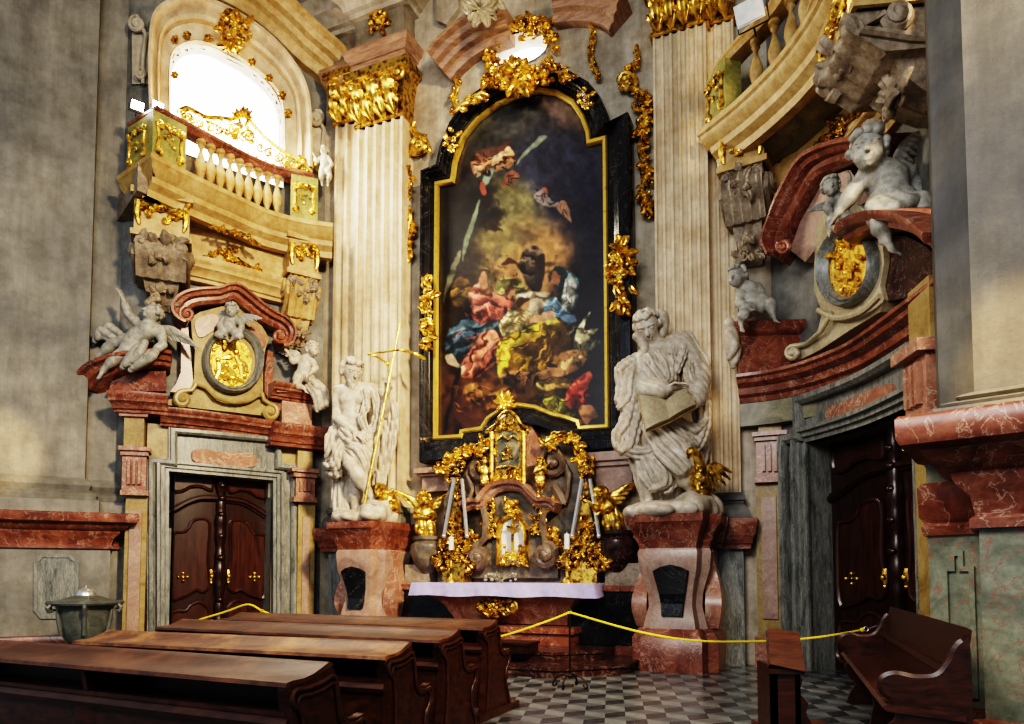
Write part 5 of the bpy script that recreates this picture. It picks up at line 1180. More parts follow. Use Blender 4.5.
    dabs(550, 404, 18, 10, 14, [(96, 92, 34), (140, 110, 50), dk_], 5, 1); dabs(520, 380, 18, 8, 14, [(140, 100, 66), dk_, (90, 60, 40)], 4, .9); dabs(480, 398, 26, 14, 30, [(160, 104, 54), (70, 40, 28), (120, 72, 40), (190, 134, 70)], 5, 1.2)
    L_ = C.mean(2, keepdims=True); C = L_+(C-L_)*.88; C = C*(.62+.42*N)[..., None]*(.88+.3*nz(4, 21))[..., None]
    dk = nz(9, 31)*.6+nz(4, 32)*.4; C *= (1-.45*np.clip((dk-.52)*4, 0, 1)*(Y > 255))[..., None]; C = 255*(np.clip(C, 0, 255)/255)**1.12; C += (R_.rand(ny, nx, 1)-.5)*7
    return X, Y, np.clip(C, 0, 255)/255
X_, Y_, C_ = paint(); ny, nx = X_.shape
Pin = [(x, y) for x, y in RIM]
V = np.zeros((ny*nx, 3)); hx = [A.hit(x, 260, .06)[0] for x in X_[0]]
for j in range(nx):
    u = hx[j]; zt0, zb0 = None, None
    p = A.p(u, 3, .06); 
    # z varies linearly with y along a vertical line (tiny x drift ignored)
    za = A.hit(X_[0, j], Y_[0, 0], .06)[1]; zb_ = A.hit(X_[0, j], Y_[-1, 0], .06)[1]
    f = np.linspace(0, 1, ny); ys = Y_[:, 0]; yk = ys[[0, 100, 200, 300, 400, 500, -1]]; rr = np.array([ray(X_[0, j], y)[2]/ray(X_[0, j], y)[1] for y in yk]); zz = CAM[2]+np.interp(ys, yk, rr)*p[1]
    V[j::nx, 0] = p[0]; V[j::nx, 1] = p[1]; V[j::nx, 2] = zz
zmin = min(A.hit(x, y, .06)[1] for x, y in RIM)
midp = [((a[0]*.7+b[0]*.3), (a[1]*.7+b[1]*.3)) for a, b in zip(RIM, OUT)]
UZ = [A.hit(x, y, .06) for x, y in midp]
from mathutils import Vector
F_c = []
uu = np.array(hx)
for i in range(ny-1):
    for j in range(nx-1):
        a = i*nx+j
        F_c.append((a, a+1, a+nx+1, a+nx))
zc = V[:, 2]; cen = []
keep = []
for (a, b, c, d) in F_c:
    j = a % nx; u = (uu[j]+uu[j+1])/2; z = (zc[a]+zc[c])/2; keep.append((u, z))
K = np.array(keep); m = np.zeros(len(K), bool); n = len(UZ); j = n-1
for i in range(n):
    (xi, yi), (xj, yj) = UZ[i], UZ[j]; m ^= ((yi > K[:, 1]) != (yj > K[:, 1])) & (K[:, 0] < (xj-xi)*(K[:, 1]-yi)/(yj-yi+1e-12)+xi); j = i
F_c = [f for f, k_ in zip(F_c, m) if k_]
me = bpy.data.meshes.new('canvas'); me.from_pydata((V-t.loc).tolist(), [], F_c)
ca = me.color_attributes.new('paint', 'FLOAT_COLOR', 'POINT'); lin = np.where(C_ <= .04045, C_/12.92, ((C_+.055)/1.055)**2.4)
buf = np.ones((ny*nx, 4)); buf[:, :3] = lin.reshape(-1, 3); ca.data.foreach_set('color', buf.ravel())
m_, nt, b = nodes('oil painting'); at_ = nt.nodes.new('ShaderNodeAttribute'); at_.attribute_name = 'paint'; g = geo(nt)
c = mixc(nt, 1, at_.outputs['Color'], ramp(nt, [(.3, (.9,)*3), (.7, (1.08,)*3)], noise(nt, g, 30, 4)), 'MULTIPLY'); nt.links.new(c, b.inputs['Base Color']); b.inputs['Roughness'].default_value = .38; bump(nt, b, noise(nt, g, 60, 4), .08, .01)
me.materials.append(m_); ob = bpy.data.objects.new('canvas', me); COL.objects.link(ob); ob.parent = t.o
# gilded ornaments of the frame
o = Orn(A, .45, 51); o.bunch(516, 78, 26, 9, 44, 11).spray(518, 80, 20, 9, 180, 360, .3).spray(516, 72, 18, 9, 0, 180, .3).chain([(455, 112), (468, 100), (480, 94), (492, 84)], 7).bunch(478, 98, 9, 5, 10, 7).chain([(545, 68), (560, 72), (572, 78)], 6).bunch(558, 72, 14, 6, 16, 7)
t.part('frame_garland', o.mb, M['gold'])
for q in ((586, 100, 5, 9), (452, 142, 5, 11)): o = Orn(A, .45, 54); o.bunch(*q, 14, 6); t.part('frame_rosette', o.mb, M['gold'])
o = Orn(A, .44, 52); o.bunch(427, 312, 6, 32, 42, 8).spray(427, 285, 12, 5, 50, 130).spray(427, 342, 10, 5, 230, 310); t.part('side_ornament', o.mb, M['gold'])
o = Orn(A, .46, 53); o.bunch(621, 272, 11, 26, 46, 10).spray(621, 246, 14, 5, 40, 140).spray(622, 300, 18, 6, 220, 320); t.part('side_ornament', o.mb, M['gold'])
# gilded rocaille on the wall
def roc(pts, lab, seed, r=6, extra=()):
    o = Orn(A, .12, seed); o.chain(pts, r); o.stroke(pts, [r*.35, r*.45, r*.4, r*.3])
    for e in extra: getattr(o, e[0])(*e[1:])
    solo('gilded_rocaille', o.mb, M['gold'], lab, 'ornament')
roc([(414, 122), (412, 130), (418, 138), (426, 146), (420, 152), (408, 154), (404, 164), (404, 182), (406, 200), (410, 216), (408, 230), (404, 240), (410, 248), (404, 262)], 'long gilded rocaille scroll on the wall left of the painting', 61, 7, (('curl', 419, 146, 9, 1.7, 1, 0, 3), ('bunch', 407, 176, 6, 22, 26, 7), ('bunch', 408, 240, 8, 12, 16, 8)))
roc([(636, 46), (638, 58), (632, 68), (624, 76), (628, 90), (640, 92), (645, 106), (644, 130), (640, 150), (646, 170), (642, 190), (648, 214)], 'long gilded rocaille scroll on the wall right of the painting', 62, 7, (('curl', 628, 82, 10, 1.7, -1, 180, 3), ('bunch', 643, 118, 7, 24, 28, 8), ('bunch', 646, 180, 7, 16, 20, 8), ('spray', 648, 200, 16, 6, 230, 320)))
roc([(453, 74), (457, 86), (454, 98), (456, 112), (462, 116)], 'small gilded leaf scroll at the upper left shoulder of the frame', 63, 6)
roc([(590, 26), (594, 38), (590, 52), (594, 66), (600, 80)], 'slim gilded scroll at the upper right, between oval window and right pilaster', 64, 5)
o = Orn(A, .1, 65)
for k in range(26):
    a = 360*k/26
    x, y = 521+32*cos(radians(a))*cos(radians(-17))-19*sin(radians(a))*sin(radians(-17)), 50+32*cos(radians(a))*sin(radians(-17))+19*sin(radians(a))*cos(radians(-17))
    if 230 < a < 310 or a < 60 or 130 < a < 360: o.leaf(x, y, -a+random.Random(k).uniform(-50, 50), 10, 4.5, 40, .3)
o.bunch(527, 27, 14, 9, 18, 10).bunch(548, 32, 5, 12, 10, 8).bunch(495, 48, 5, 14, 12, 8)
solo('gilded_wreath', o.mb, M['gold'], 'gilded leaf wreath around the small oval window above the painting', 'wreath')
M['volute'] = marble('brown marble volute', [(.3, (.05, .035, .025)), (.5, (.14, .095, .065)), (.72, (.26, .19, .13))], 3, None, 2, .3)
M['gold_mottled'] = gold('mottled gilding', (.85, .53, .12), (.09, .045, .015), .34, 11, .9, (.42, .58))  # more and darker patches than the plain gilding
M['grey_dark'] = marble('dark brown grey marble', [(.3, (.06, .05, .04)), (.5, (.15, .12, .09)), (.72, (.27, .22, .16))], 3, None, 2, .3)
P_zL = 2.5; P_zR = 2.44
M['pew_top_dark'] = wood('dark polished pew wood', (.03, .012, .008), (.10, .036, .02), .25, (1.2, 9, 12), (0, 0, .45))
M['darkred'] = marble('dark red marble', [(.3, (.018, .008, .007)), (.5, (.045, .02, .017)), (.72, (.09, .045, .035))], 3, (.35, .22, .18), 2.6, .22, vw=.015, vamt=.5)
M['shrine_glass'] = marble('dark icon behind glass', [(.3, (.02, .03, .03)), (.5, (.12, .12, .09)), (.72, (.4, .32, .16))], 5, None, 2, .08)
# ---------------------------------------------------------------- sculpted figures
def bounds(pts, m): P = np.array(pts); return P.min(0)-m, P.max(0)+m
def ripple(S, d, period, amp, warp=1.0, wd=(0, 0, 1), wp=1.0):
    X = S.ax[0][:, None, None]; Y = S.ax[1][None, :, None]; Z = S.ax[2][None, None, :]; d = unit(d); wd = unit(wd)
    ph = (X*d[0]+Y*d[1]+Z*d[2])*2*pi/period+warp*np.sin((X*wd[0]+Y*wd[1]+Z*wd[2])*2*pi/wp)+warp*.9*np.sin(X*4.1+Z*2.3)
    S.D = S.D+(amp*(1-np.abs(np.sin(ph*.5))*2)).astype(np.float32); return S
def putto(name, label, cat, P, J, h0, look, mat, vox=None, wings=(), hairn=100, up=(0, 0, 1), cloth=(), group=None, seed=1, wl=None, fat=1.12):
    """J: joints from the photograph: neck, chest, hip, then arms/legs as lists of three points (+ optional hand direction)"""
    h = h0*fat
    pts = [P(*J['head'])]+[P(*J[k]) for k in ('chest', 'hip')]+[P(*q) for k in ('arms', 'legs') for l in J[k] for q in l]+[P(*q) for w_ in wings for q in w_]
    vox = vox or h*.055; lo, hi = bounds(pts, h*1.0); S = Sculpt(lo, hi, vox); k = h*.12
    hc = P(*J['head']); ch = P(*J['chest']); hp = P(*J['hip']); nk = hc+unit(ch-hc)*h*.45
    head(S, hc, h0*1.06, look, up, child=True)
    S.cap(hc, nk+unit(ch-hc)*h*.1, h*.2, h*.22, k)
    S.cap(nk+unit(ch-nk)*h*.2, ch, h*.32, h*.40, k); S.cap(ch, hp, h*.40, h*.43, k); S.ell((ch*.4+hp*.6)+unit(look)*h*.1, h*.38, k)
    sd = unit(np.cross(unit(look), unit(hp-ch)))
    for l in J['arms']:
        a, b, c = [P(*q) for q in l]; S.cap(ch+(a-ch)*.5, a, h*.25, h*.21, k)
        limb(S, a, b, h*.20, h*.15, 1.12, k=k); limb(S, b, c, h*.165, h*.10, 1.1, k=k)
        d = unit(c-b); pn = unit(np.cross(d, (0.3, 1, .1))); hand(S, c, d, pn, h*.6, .4, spread=.2, k=vox, rmin=vox*.8)
    for l in J['legs']:
        a, b, c = [P(*q) for q in l]; S.cap(hp+(a-hp)*.4, a, h*.36, h*.31, k)
        limb(S, a, b, h*.31, h*.21, 1.08, k=k); limb(S, b, c, h*.21, h*.13, 1.15, k=k)
        fd = unit(unit(c-b)*.6+V3(0, -.7, -.3)+sd*.2); foot(S, c+fd*h*.05, fd, h*.62)
    t = Thing(name, label, cat, (hp[0], hp[1], min(p[2] for p in pts)), group)
    t.part('body', S.mb(smooth=1), mat)
    S2 = Sculpt(hc-h*.8, hc+h*.8, vox*.8); curls(S2, hc, h0*1.06, look, up, hairn, seed, rr=.1); t.part('hair', S2.mb(smooth=0), mat)
    for w_ in wings:
        w3 = [P(*q) for q in w_]; lo, hi = bounds(w3+[w3[2], w3[1]+(w3[2]-w3[0])*.8], h*.5); S3 = Sculpt(lo, hi, vox*.75); Lw = np.linalg.norm(w3[1]-w3[0])
        wing(S3, w3[0], w3[1], unit(w3[2]-w3[0]), (wl or .9)*np.linalg.norm(w3[2]-w3[0]), 7, 2, h*.05, h*.03); t.part('wing', S3.mb(smooth=0), mat)
    for path, rr in cloth:
        p3 = [P(*q) for q in path]; lo, hi = bounds(p3, h*.6); S4 = Sculpt(lo, hi, vox*.8)
        for i, off in enumerate((-1, -.33, .33, 1)):
            S4.path([p+V3(off*h*rr*.5, (-1) ** i*h*.05, off*h*rr*.25) for p in p3], [h*rr*.28, h*rr*.4, h*rr*.25], h*.04)
        t.part('drapery', S4.mb(smooth=0), mat)
    return t
def PF(Y): return lambda x, y, d=0: at(x, y, Y+d)

# ---------------- statue at left: half-draped saint with banner staff
P = PF(13.75); g = .55; 
S = Sculpt(P(322, 526, -.75), P(402, 352, .6), .0145); k = .04
hc = P(352, 373, -.12); look = (.55, -.8, -.28)
head(S, hc, .50, look, (.12, .0, 1)); S.cap(hc+V3(-.0, .05, -.1), P(353, 390, 0), .115, .14, k)
ch = P(352, 400, 0); ab = P(354, 420, -.02); pv = P(354, 438, 0)
S.cap(P(341, 392), P(366, 389), .15, .15, .08); S.ell(P(353, 401, -.02), (.33, .21, .28), .08); S.cap(ch, ab, .25, .23, .08); S.cap(ab, pv, .22, .27, .08)
for x in (346, 360): S.ell(P(x, 399, -.2), (.13, .07, .10), .04)
for y in (412, 418, 424): 
    for x in (351, 357): S.ell(P(x, y, -.2), .055, .04)
S.ell(P(355, 408, -.26), (.012, .05, .12), .03, sub=True)
def arm_(pts, r, hd, pn, L=.34, curl=.5, side=1):
    a, b, c = pts; limb(S, a, b, r, r*.76, 1.12, k=k); limb(S, b, c, r*.78, r*.5, 1.15, k=k); hand(S, c, hd, pn, L, curl, side=side, k=.02)
arm_((P(337, 391), P(336.5, 418, -.08), P(355, 432, -.42)), .125, (.8, -.25, -.5), (0, .6, -.6), .36, .4)
arm_((P(369, 389), P(384, 414, .05), P(387, 392, -.28)), .12, (.1, -.2, .9), (-.2, -.9, 0), .32, 1.1, -1)
limb(S, P(346, 442, -.02), P(351, 464, -.42), .19, .14, 1.1, k=k); limb(S, P(351, 464, -.42), P(372, 498, -.28), .135, .075, 1.2, k=k); foot(S, P(372, 499, -.28), (.45, -.85, -.1), .44)
limb(S, P(360, 444, .05), P(355, 480, -.05), .19, .13, 1.1, k=k); limb(S, P(355, 480, -.05), P(356, 512, .02), .13, .075, 1.2, k=k); foot(S, P(356, 513, .02), (-.1, -1, 0), .44)
base_z = P(362, 521)[2]
t = Thing('saint_statue', 'pale stone statue of a bare-chested draped saint with banner staff on the left pedestal', 'statue', (*P(362, 521)[:2], base_z))
t.part('body', S.mb(smooth=0), M['statue'])
S2 = Sculpt(hc-.5, hc+.55, .016); curls(S2, hc, .52, look, (.12, 0, 1), 130, 5, .05, .05, .09, beard=True); t.part('hair', S2.mb(smooth=0), M['statue'])
S3 = Sculpt(P(312, 526, -.9), P(404, 378, .7), .015)
def folds(S, lines, k=.012, f=.62, F=None):
    F = F or P
    for pts, rr in lines:   # each swag = a main ridge with a thinner companion on either side
        Q = np.array([F(*q) for q in pts]); rr = np.array(rr); S.path(Q+V3(0, .03, 0), rr*.8, .03, 6)
        t = unit(Q[-1]-Q[0]); sd = unit(np.cross(t, (0, 1, 0)))
        for o in (-1, 0, 1): S.path([q+sd*o*r*.85+V3(0, -r*(.55 if o == 0 else .15), 0) for q, r in zip(Q, rr)], rr*(.42 if o == 0 else .34), k, 6)
folds(S3, [  # round the hips
    ([(341, 426, -.2), (350, 436, -.36), (366, 438, -.3), (376, 428, -.1)], [.07, .11, .08]), ([(340, 434, -.2), (352, 444, -.4), (368, 446, -.3), (377, 436, 0)], [.09, .12, .08]),
    ([(338, 428, 0), (333, 440, -.1), (330, 452, -.1), (320, 462, -.05)], [.11, .14, .13, .07]), ([(344, 440, -.25), (338, 452, -.35), (334, 466, -.3), (322, 465, -.15)], [.08, .1, .1, .06]),
    ([(340, 446, -.2), (338, 460, -.25), (336, 474, -.2), (328, 474, -.1)], [.1, .1, .1, .06]), ([(320, 462, 0), (326, 470, 0), (338, 478, 0)], [.05, .09, .07]),
    ([(345, 446, -.3), (356, 450, -.45), (364, 462, -.42), (368, 478, -.3)], [.09, .12, .1, .06]), ([(360, 444, -.3), (370, 456, -.3), (372, 472, -.2)], [.12, .1, .06]),
    # falling behind the straight leg
    ([(344, 460, .05), (342, 484, .1), (340, 512, .1)], [.14, .13, .12]), ([(349, 462, .0), (350, 486, .1), (348, 514, .15)], [.12, .1, .11]), ([(356, 470, .2), (358, 490, .2), (353, 515, .25)], [.1, .12, .1]), ([(340, 470, .1), (336, 492, .15), (337, 514, .1)], [.08, .07, .07]), ([(366, 466, .2), (364, 490, .25), (362, 514, .3)], [.1, .1, .1]),
    # mantle behind the raised arm
    ([(369, 386, .15), (380, 400, .25), (386, 420, .25), (384, 448, .2), (378, 484, .2)], [.1, .16, .16, .15, .1]), ([(386, 396, .1), (394, 410, .1), (391, 440, .15), (384, 470, .2), (380, 490, .2)], [.07, .1, .1, .09, .07]), ([(374, 392, -.1), (378, 410, -.15), (374, 428, -.2), (362, 434, -.3)], [.06, .08, .09, .07]), ([(364, 390, -.2), (367, 404, -.3), (362, 418, -.32), (366, 430, -.3)], [.05, .07, .07, .06]),
    ([(380, 402, .05), (378, 424, .05), (372, 446, 0), (374, 470, .1)], [.08, .1, .09, .06])])
ripple(S3, (1, .3, .25), .13, .012, 1.4, (0, 0, 1), .9)
t.part('drapery', S3.mb(smooth=0), M['statue'])
S4 = Sculpt(P(322, 530, -1), P(404, 500, .6), .022)
for x, y, d, rx, ry in ((340, 519, 0, .5, .16), (362, 519, -.1, .6, .16), (384, 518, 0, .42, .17), (376, 512, -.25, .32, .24), (386, 506, 0, .25, .25), (350, 518, -.3, .3, .12), (372, 516, -.4, .25, .12)): S4.ell(P(x, y, d), (rx, .36, ry), .08)
ripple(S4, (1, .5, .7), .3, .02, 2, (.3, 1, 0), .5); t.part('rock_base', S4.mb(smooth=0), M['statue'])
# staff, cross bar and gilded pennants
t = Thing('banner_staff', 'tall thin gilded staff with cross bar and yellow pennants held by the left statue', 'staff', P(361, 520, -.5))
mb = MB(); mb.tube([P(361, 520.5, -.5), P(378, 436, -.46), P(397, 338, -.38), P(400, 322, -.36)], [.022, .021, .019, .016], 8); t.part('pole', mb, M['gold'])
mb = MB(); mb.tube([P(369, 354, -.4), P(401, 349.5, -.4)], .02, 6); mb.ball(P(369, 354, -.4), .03); t.part('cross_bar', mb, M['gold'])
for pts in ([(372, 355, -.42, 2), (378, 357, -.45, 3.5), (384, 361, -.4, 3), (389, 364, -.45, 5), (391, 352, -.42, 3)], [(399, 350, -.4, 1.5), (406, 351, -.45, 3.5), (413, 353, -.38, 3), (419, 356, -.46, 4.5), (426, 359, -.4, 2.5)]):
    Q = spline(pts, 5); mb = MB(); mb.grid([[P(x, y-w_/2, d-.01), P(x, y, d-.03), P(x, y+w_/2, d-.01), P(x, y+w_/2, d+.01), P(x, y, d-.01), P(x, y-w_/2, d+.01)] for x, y, d, w_ in Q], cv=True, cap=True); t.part('pennant', mb, M['gold_bright'])
# gilded lamb at his feet
PL = PF(13.6); S = Sculpt(PL(372, 524, -.5), PL(402, 478, .5), .018)
S.cap(PL(384, 500, 0), PL(392, 508, .1), .2, .22, .08); S.ell(PL(380, 490, -.12), (.14, .2, .14), .06); S.cap(PL(380, 490, -.2), PL(378, 494, -.4), .09, .05, .04); S.cap(PL(382, 498, -.1), PL(380, 490, -.1), .15, .12, .06)
for a, b in (((384, 508, -.12), (382, 518, -.2)), ((390, 510, -.05), (390, 519, -.1)), ((394, 508, .1), (396, 518, .1))): S.cap(PL(*a), PL(*b), .06, .04, .04)
for x in (375, 385): S.cap(PL(380, 487, -.1), PL(x, 488, -.05), .04, .025, .02)
R1 = random.Random(5)
for i in range(90): S.ell(PL(386+R1.uniform(-7, 8), 499+R1.uniform(-9, 11), R1.uniform(-.18, -.02)), R1.uniform(.03, .05), .02)
solo('gilded_lamb', S.mb(smooth=0), M['gold'], 'small gilded lamb crouching at the foot of the left statue', 'sculpture')

# ---------------- statue at right: robed evangelist reading a book
P = PF(11.35)
S = Sculpt(P(612, 520, -.8), P(716, 304, .6), .0145); hc = P(647.5, 327, -.12); look = (-.22, -.75, -.55)
head(S, hc, .50, look, (-.22, 0, 1)); S.cap(hc+V3(.02, .06, -.1), P(657, 346, .02), .12, .16, .06)
S.cap(P(646, 358), P(680, 346), .17, .18, .08); S.ell(P(662, 370, -.02), (.34, .23, .33), .1); S.cap(P(662, 375), P(660, 400), .26, .26, .08); S.cap(P(660, 400), P(660, 430), .25, .3, .08)
k = .05
limb(S, P(643, 360), P(644, 391, -.1), .14, .11, k=k); limb(S, P(644, 391, -.1), P(669, 389, -.5), .12, .075, k=k); hand(S, P(669, 388.5, -.5), (.9, -.2, .15), (0, -.5, -.8), .36, .5, k=.02)
limb(S, P(684, 349), P(698, 375, 0), .15, .12, k=k); limb(S, P(698, 375, 0), P(692, 400, -.35), .12, .08, k=k); hand(S, P(692, 400, -.35), (-.6, -.5, -.3), (-.3, .8, .5), .34, .7, side=-1, k=.02)
limb(S, P(668, 436), P(681, 470, -.35), .22, .16, k=k); limb(S, P(681, 470, -.35), P(692, 492, -.2), .13, .075, 1.2, k=k); foot(S, P(692, 493, -.2), (.15, -.95, -.15), .42)
limb(S, P(652, 436), P(648, 470), .2, .15, k=k); limb(S, P(648, 470), P(649, 500), .12, .075, 1.2, k=k); foot(S, P(649, 501), (-.1, -1, 0), .42); limb(S, P(668, 470, .1), P(671, 500, .05), .12, .08, 1.2, k=k); foot(S, P(671, 501, .05), (-.35, -.9, 0), .4)
t = Thing('saint_statue', 'pale stone statue of a robed saint looking into an open book on the right pedestal', 'statue', (*P(675, 515)[:2], P(675, 515)[2]))
t.part('body', S.mb(smooth=0), M['statue'])
S2 = Sculpt(hc-.62, hc+.6, .016); curls(S2, hc, .5, look, (-.22, 0, 1), 150, 9, 0, .0, .075)
S2.path([hc+V3(.1, .12, .12), P(660, 316, -.05), P(663, 324, 0), P(661, 334, .02)], [.1, .12, .08], .03)
S2.path([hc+V3(-.18, .02, -.15), P(643, 343, -.1), P(645, 352, -.15)], [.07, .08, .05], .03); t.part('hair', S2.mb(smooth=0), M['statue'])
S3 = Sculpt(P(608, 520, -.95), P(720, 332, .75), .015)
S3.cap(P(662, 372, .0), P(660, 425, .02), .31, .34, .1); S3.cap(P(656, 440, .05), P(652, 480, .1), .3, .22, .1); S3.cap(P(668, 436, -.05), P(682, 467, -.35), .27, .2, .08); S3.cap(P(646, 360), P(643, 386, -.05), .19, .17, .05); S3.cap(P(643, 388, -.1), P(662, 390, -.42), .16, .14, .05); S3.cap(P(684, 350, 0), P(699, 376, .0), .2, .2, .05); S3.cap(P(699, 376), P(696, 398, -.25), .2, .17, .05)
S3.cap(P(657, 344, -.3), P(660, 330, -.5), .14, .1, .05, sub=True)
folds(S3, [
    ([(657, 350, -.18), (664, 362, -.3), (668, 376, -.34), (664, 386, -.34)], [.05, .07, .07, .05]), ([(648, 354, -.2), (654, 366, -.3), (664, 380, -.34)], [.05, .07, .06]), ([(670, 346, -.15), (672, 362, -.28), (672, 380, -.32)], [.05, .06, .06]),
    ([(660, 345, .1), (672, 338, 0), (686, 338, .05), (694, 352, .05), (702, 366, .05), (704, 384, .05)], [.07, .09, .11, .11, .13, .1]), ([(686, 342, -.12), (682, 356, -.24), (676, 372, -.3)], [.05, .06, .05]), ([(690, 356, -.1), (688, 372, -.25), (694, 384, -.25), (702, 380, -.15)], [.06, .08, .09, .07]), ([(704, 376, -.05), (700, 392, -.15), (692, 396, -.3)], [.08, .1, .08]), ([(696, 368, -.18), (702, 382, -.15), (698, 396, -.2)], [.07, .09, .07]),
    # left hanging mantle
    ([(643, 356, 0), (628, 364, 0), (620, 372, -.05), (622, 388, -.05), (618, 402, -.1)], [.1, .1, .09, .1, .06]), ([(634, 364, 0), (630, 380, -.1), (628, 398, -.1), (620, 408, -.15)], [.09, .1, .1, .06]), ([(638, 378, .05), (634, 400, 0), (628, 420, -.05), (620, 442, -.1)], [.1, .12, .13, .08]), ([(632, 404, -.1), (626, 424, -.15), (618, 436, -.15), (618, 448, -.15)], [.09, .11, .1, .07]), ([(640, 410, -.1), (634, 430, -.15), (630, 446, -.2), (622, 452, -.2)], [.1, .1, .1, .07]),
    ([(618, 446, -.15), (632, 452, -.2), (648, 452, -.28), (656, 444, -.35)], [.07, .09, .09, .08]),
    # diagonal swag across the hips
    ([(646, 426, -.3), (660, 446, -.42), (672, 458, -.5), (684, 470, -.52)], [.08, .12, .14, .12]), ([(656, 424, -.34), (670, 440, -.44), (682, 456, -.48), (688, 468, -.48)], [.07, .1, .12, .1]), ([(668, 424, -.28), (684, 438, -.3), (696, 446, -.15), (700, 430, 0)], [.08, .1, .1, .07]), ([(678, 420, -.15), (694, 432, -.1), (706, 420, .0)], [.08, .11, .08]), ([(690, 452, -.2), (698, 442, -.1), (704, 424, 0), (705, 400, 0)], [.08, .1, .1, .09]), ([(682, 440, -.3), (690, 456, -.35), (688, 468, -.3)], [.06, .08, .06]),
    # lower robe
    ([(640, 452, -.15), (645, 474, -.2), (652, 486, -.2)], [.09, .1, .07]), ([(646, 456, -.25), (656, 474, -.3), (660, 486, -.25)], [.08, .1, .07]), ([(654, 458, -.32), (664, 472, -.35), (664, 484, -.3), (652, 490, -.25)], [.08, .1, .09, .06]), ([(644, 470, 0), (646, 488, 0), (648, 504, .05)], [.12, .1, .09]), ([(664, 474, -.25), (672, 484, -.2), (668, 492, -.2)], [.08, .08, .06]), ([(632, 452, 0), (638, 476, .05), (646, 504, .1)], [.08, .07, .06]), ([(658, 480, 0), (660, 496, .05), (660, 506, .1)], [.12, .1, .09]), ([(676, 470, -.1), (678, 486, .0), (674, 500, .1)], [.12, .12, .1]),
    ([(696, 400, .1), (702, 430, .15), (700, 462, .15), (694, 480, .15)], [.1, .12, .1, .06])])
ripple(S3, (.8, .3, .6), .11, .007, 1.0, (1, 0, -1), 1.6)
t.part('robe', S3.mb(smooth=0), M['statue'])
S4 = Sculpt(P(630, 522, -1), P(722, 492, .7), .022)
for x, y, d, rx, ry in ((650, 512, 0, .42, .15), (672, 512, -.1, .6, .16), (698, 509, 0, .4, .26), (694, 504, -.2, .28, .2), (706, 510, .1, .22, .26), (660, 511, -.35, .3, .12), (684, 510, -.35, .3, .16)): S4.ell(P(x, y, d), (rx, .4, ry), .08)
ripple(S4, (1, .5, .7), .3, .02, 2, (.3, 1, 0), .5); t.part('rock_base', S4.mb(smooth=0), M['statue'])
# the book
t = Thing('open_book', 'large open stone book with golden page edges held by the right statue', 'book', P(668, 415, -.6))
def page(cs, th, bow):
    a, b, c, d = [P(*q) for q in cs]; n = unit(np.cross(b-a, d-a)); n = n*(-1 if n[1] > 0 else 1)*1.0; top, bot = [], []
    for i in range(7):
        s_ = i/6; off = n*bow*sin(pi*s_); top.append([a+(b-a)*s_+off, d+(c-d)*s_+off]); bot.append([a+(b-a)*s_-n*th, d+(c-d)*s_-n*th])
    mb = MB(); mb.grid([[p[0], p[1], q[1], q[0]] for p, q in zip(top, bot)], cv=True, cap=True); return mb
t.part('page_block', page([(639, 395, -.55), (666, 400, -.6), (668, 419, -.78), (646, 429, -.75)], .07, .03), M['cream'])
t.part('page_block', page([(666, 400, -.6), (685, 388, -.5), (696, 404, -.6), (668, 419, -.78)], .07, .03), M['cream'])
t.part('cover', page([(638, 396, -.50), (667, 402, -.52), (669, 423, -.70), (646, 433, -.67)], .03, 0), M['gold_plaster']); t.part('cover', page([(667, 402, -.52), (687, 389, -.42), (698, 407, -.52), (669, 423, -.70)], .03, 0), M['gold_plaster'])
# gilded eagle
PE = PF(10.95); S = Sculpt(PE(680, 506, -.5), PE(724, 440, .5), .016)
S.cap(PE(699, 480, 0), PE(704, 492, .05), .16, .12, .06); S.path([PE(699, 476, 0), PE(700, 466, -.05), PE(697, 456, -.1), PE(692, 452, -.12)], [.12, .09, .075, .07], .03); S.ell(PE(691.5, 452, -.12), (.09, .1, .08), .03); S.cap(PE(689, 453, -.15), PE(687, 457.5, -.22), .035, .012, .01)
S.cap(PE(702, 492, 0), PE(702, 500, -.05), .06, .03, .02); S.path([PE(706, 492, .05), PE(712, 502, .1)], [.08, .04], .02)
wing(S, PE(704, 476, .05), PE(715, 464, .1), unit(PE(716, 492, .1)-PE(708, 470, .1)), .42, 6, 2, .024, .015); wing(S, PE(694, 476, 0), PE(689, 466, .1), unit(PE(690, 486, 0)-PE(690, 466, 0)), .3, 5, 2, .022, .015)
R1 = random.Random(8)
for i in range(50): S.ell(PE(700+R1.uniform(-4, 4), 480+R1.uniform(-12, 10), -.1+R1.uniform(-.04, .03)), .03, .015)
solo('gilded_eagle', S.mb(smooth=0), M['gold'], 'gilded eagle with raised wing beside the foot of the right statue', 'sculpture')

# ---------------- putti and angels
PL_ = PF(L.w(140, 345, .45)[1])
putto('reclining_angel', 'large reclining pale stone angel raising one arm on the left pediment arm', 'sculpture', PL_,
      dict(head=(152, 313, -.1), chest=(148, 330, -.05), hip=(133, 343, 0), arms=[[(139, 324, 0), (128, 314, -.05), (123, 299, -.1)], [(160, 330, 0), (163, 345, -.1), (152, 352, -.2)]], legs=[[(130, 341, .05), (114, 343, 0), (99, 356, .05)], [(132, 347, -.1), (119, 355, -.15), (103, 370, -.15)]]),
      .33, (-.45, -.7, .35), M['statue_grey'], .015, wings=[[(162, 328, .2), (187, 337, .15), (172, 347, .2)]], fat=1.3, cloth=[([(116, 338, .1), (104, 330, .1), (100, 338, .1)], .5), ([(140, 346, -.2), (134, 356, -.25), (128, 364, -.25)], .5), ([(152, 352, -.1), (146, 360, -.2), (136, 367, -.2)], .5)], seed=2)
PC = PF(L.w(230, 318, .45)[1])
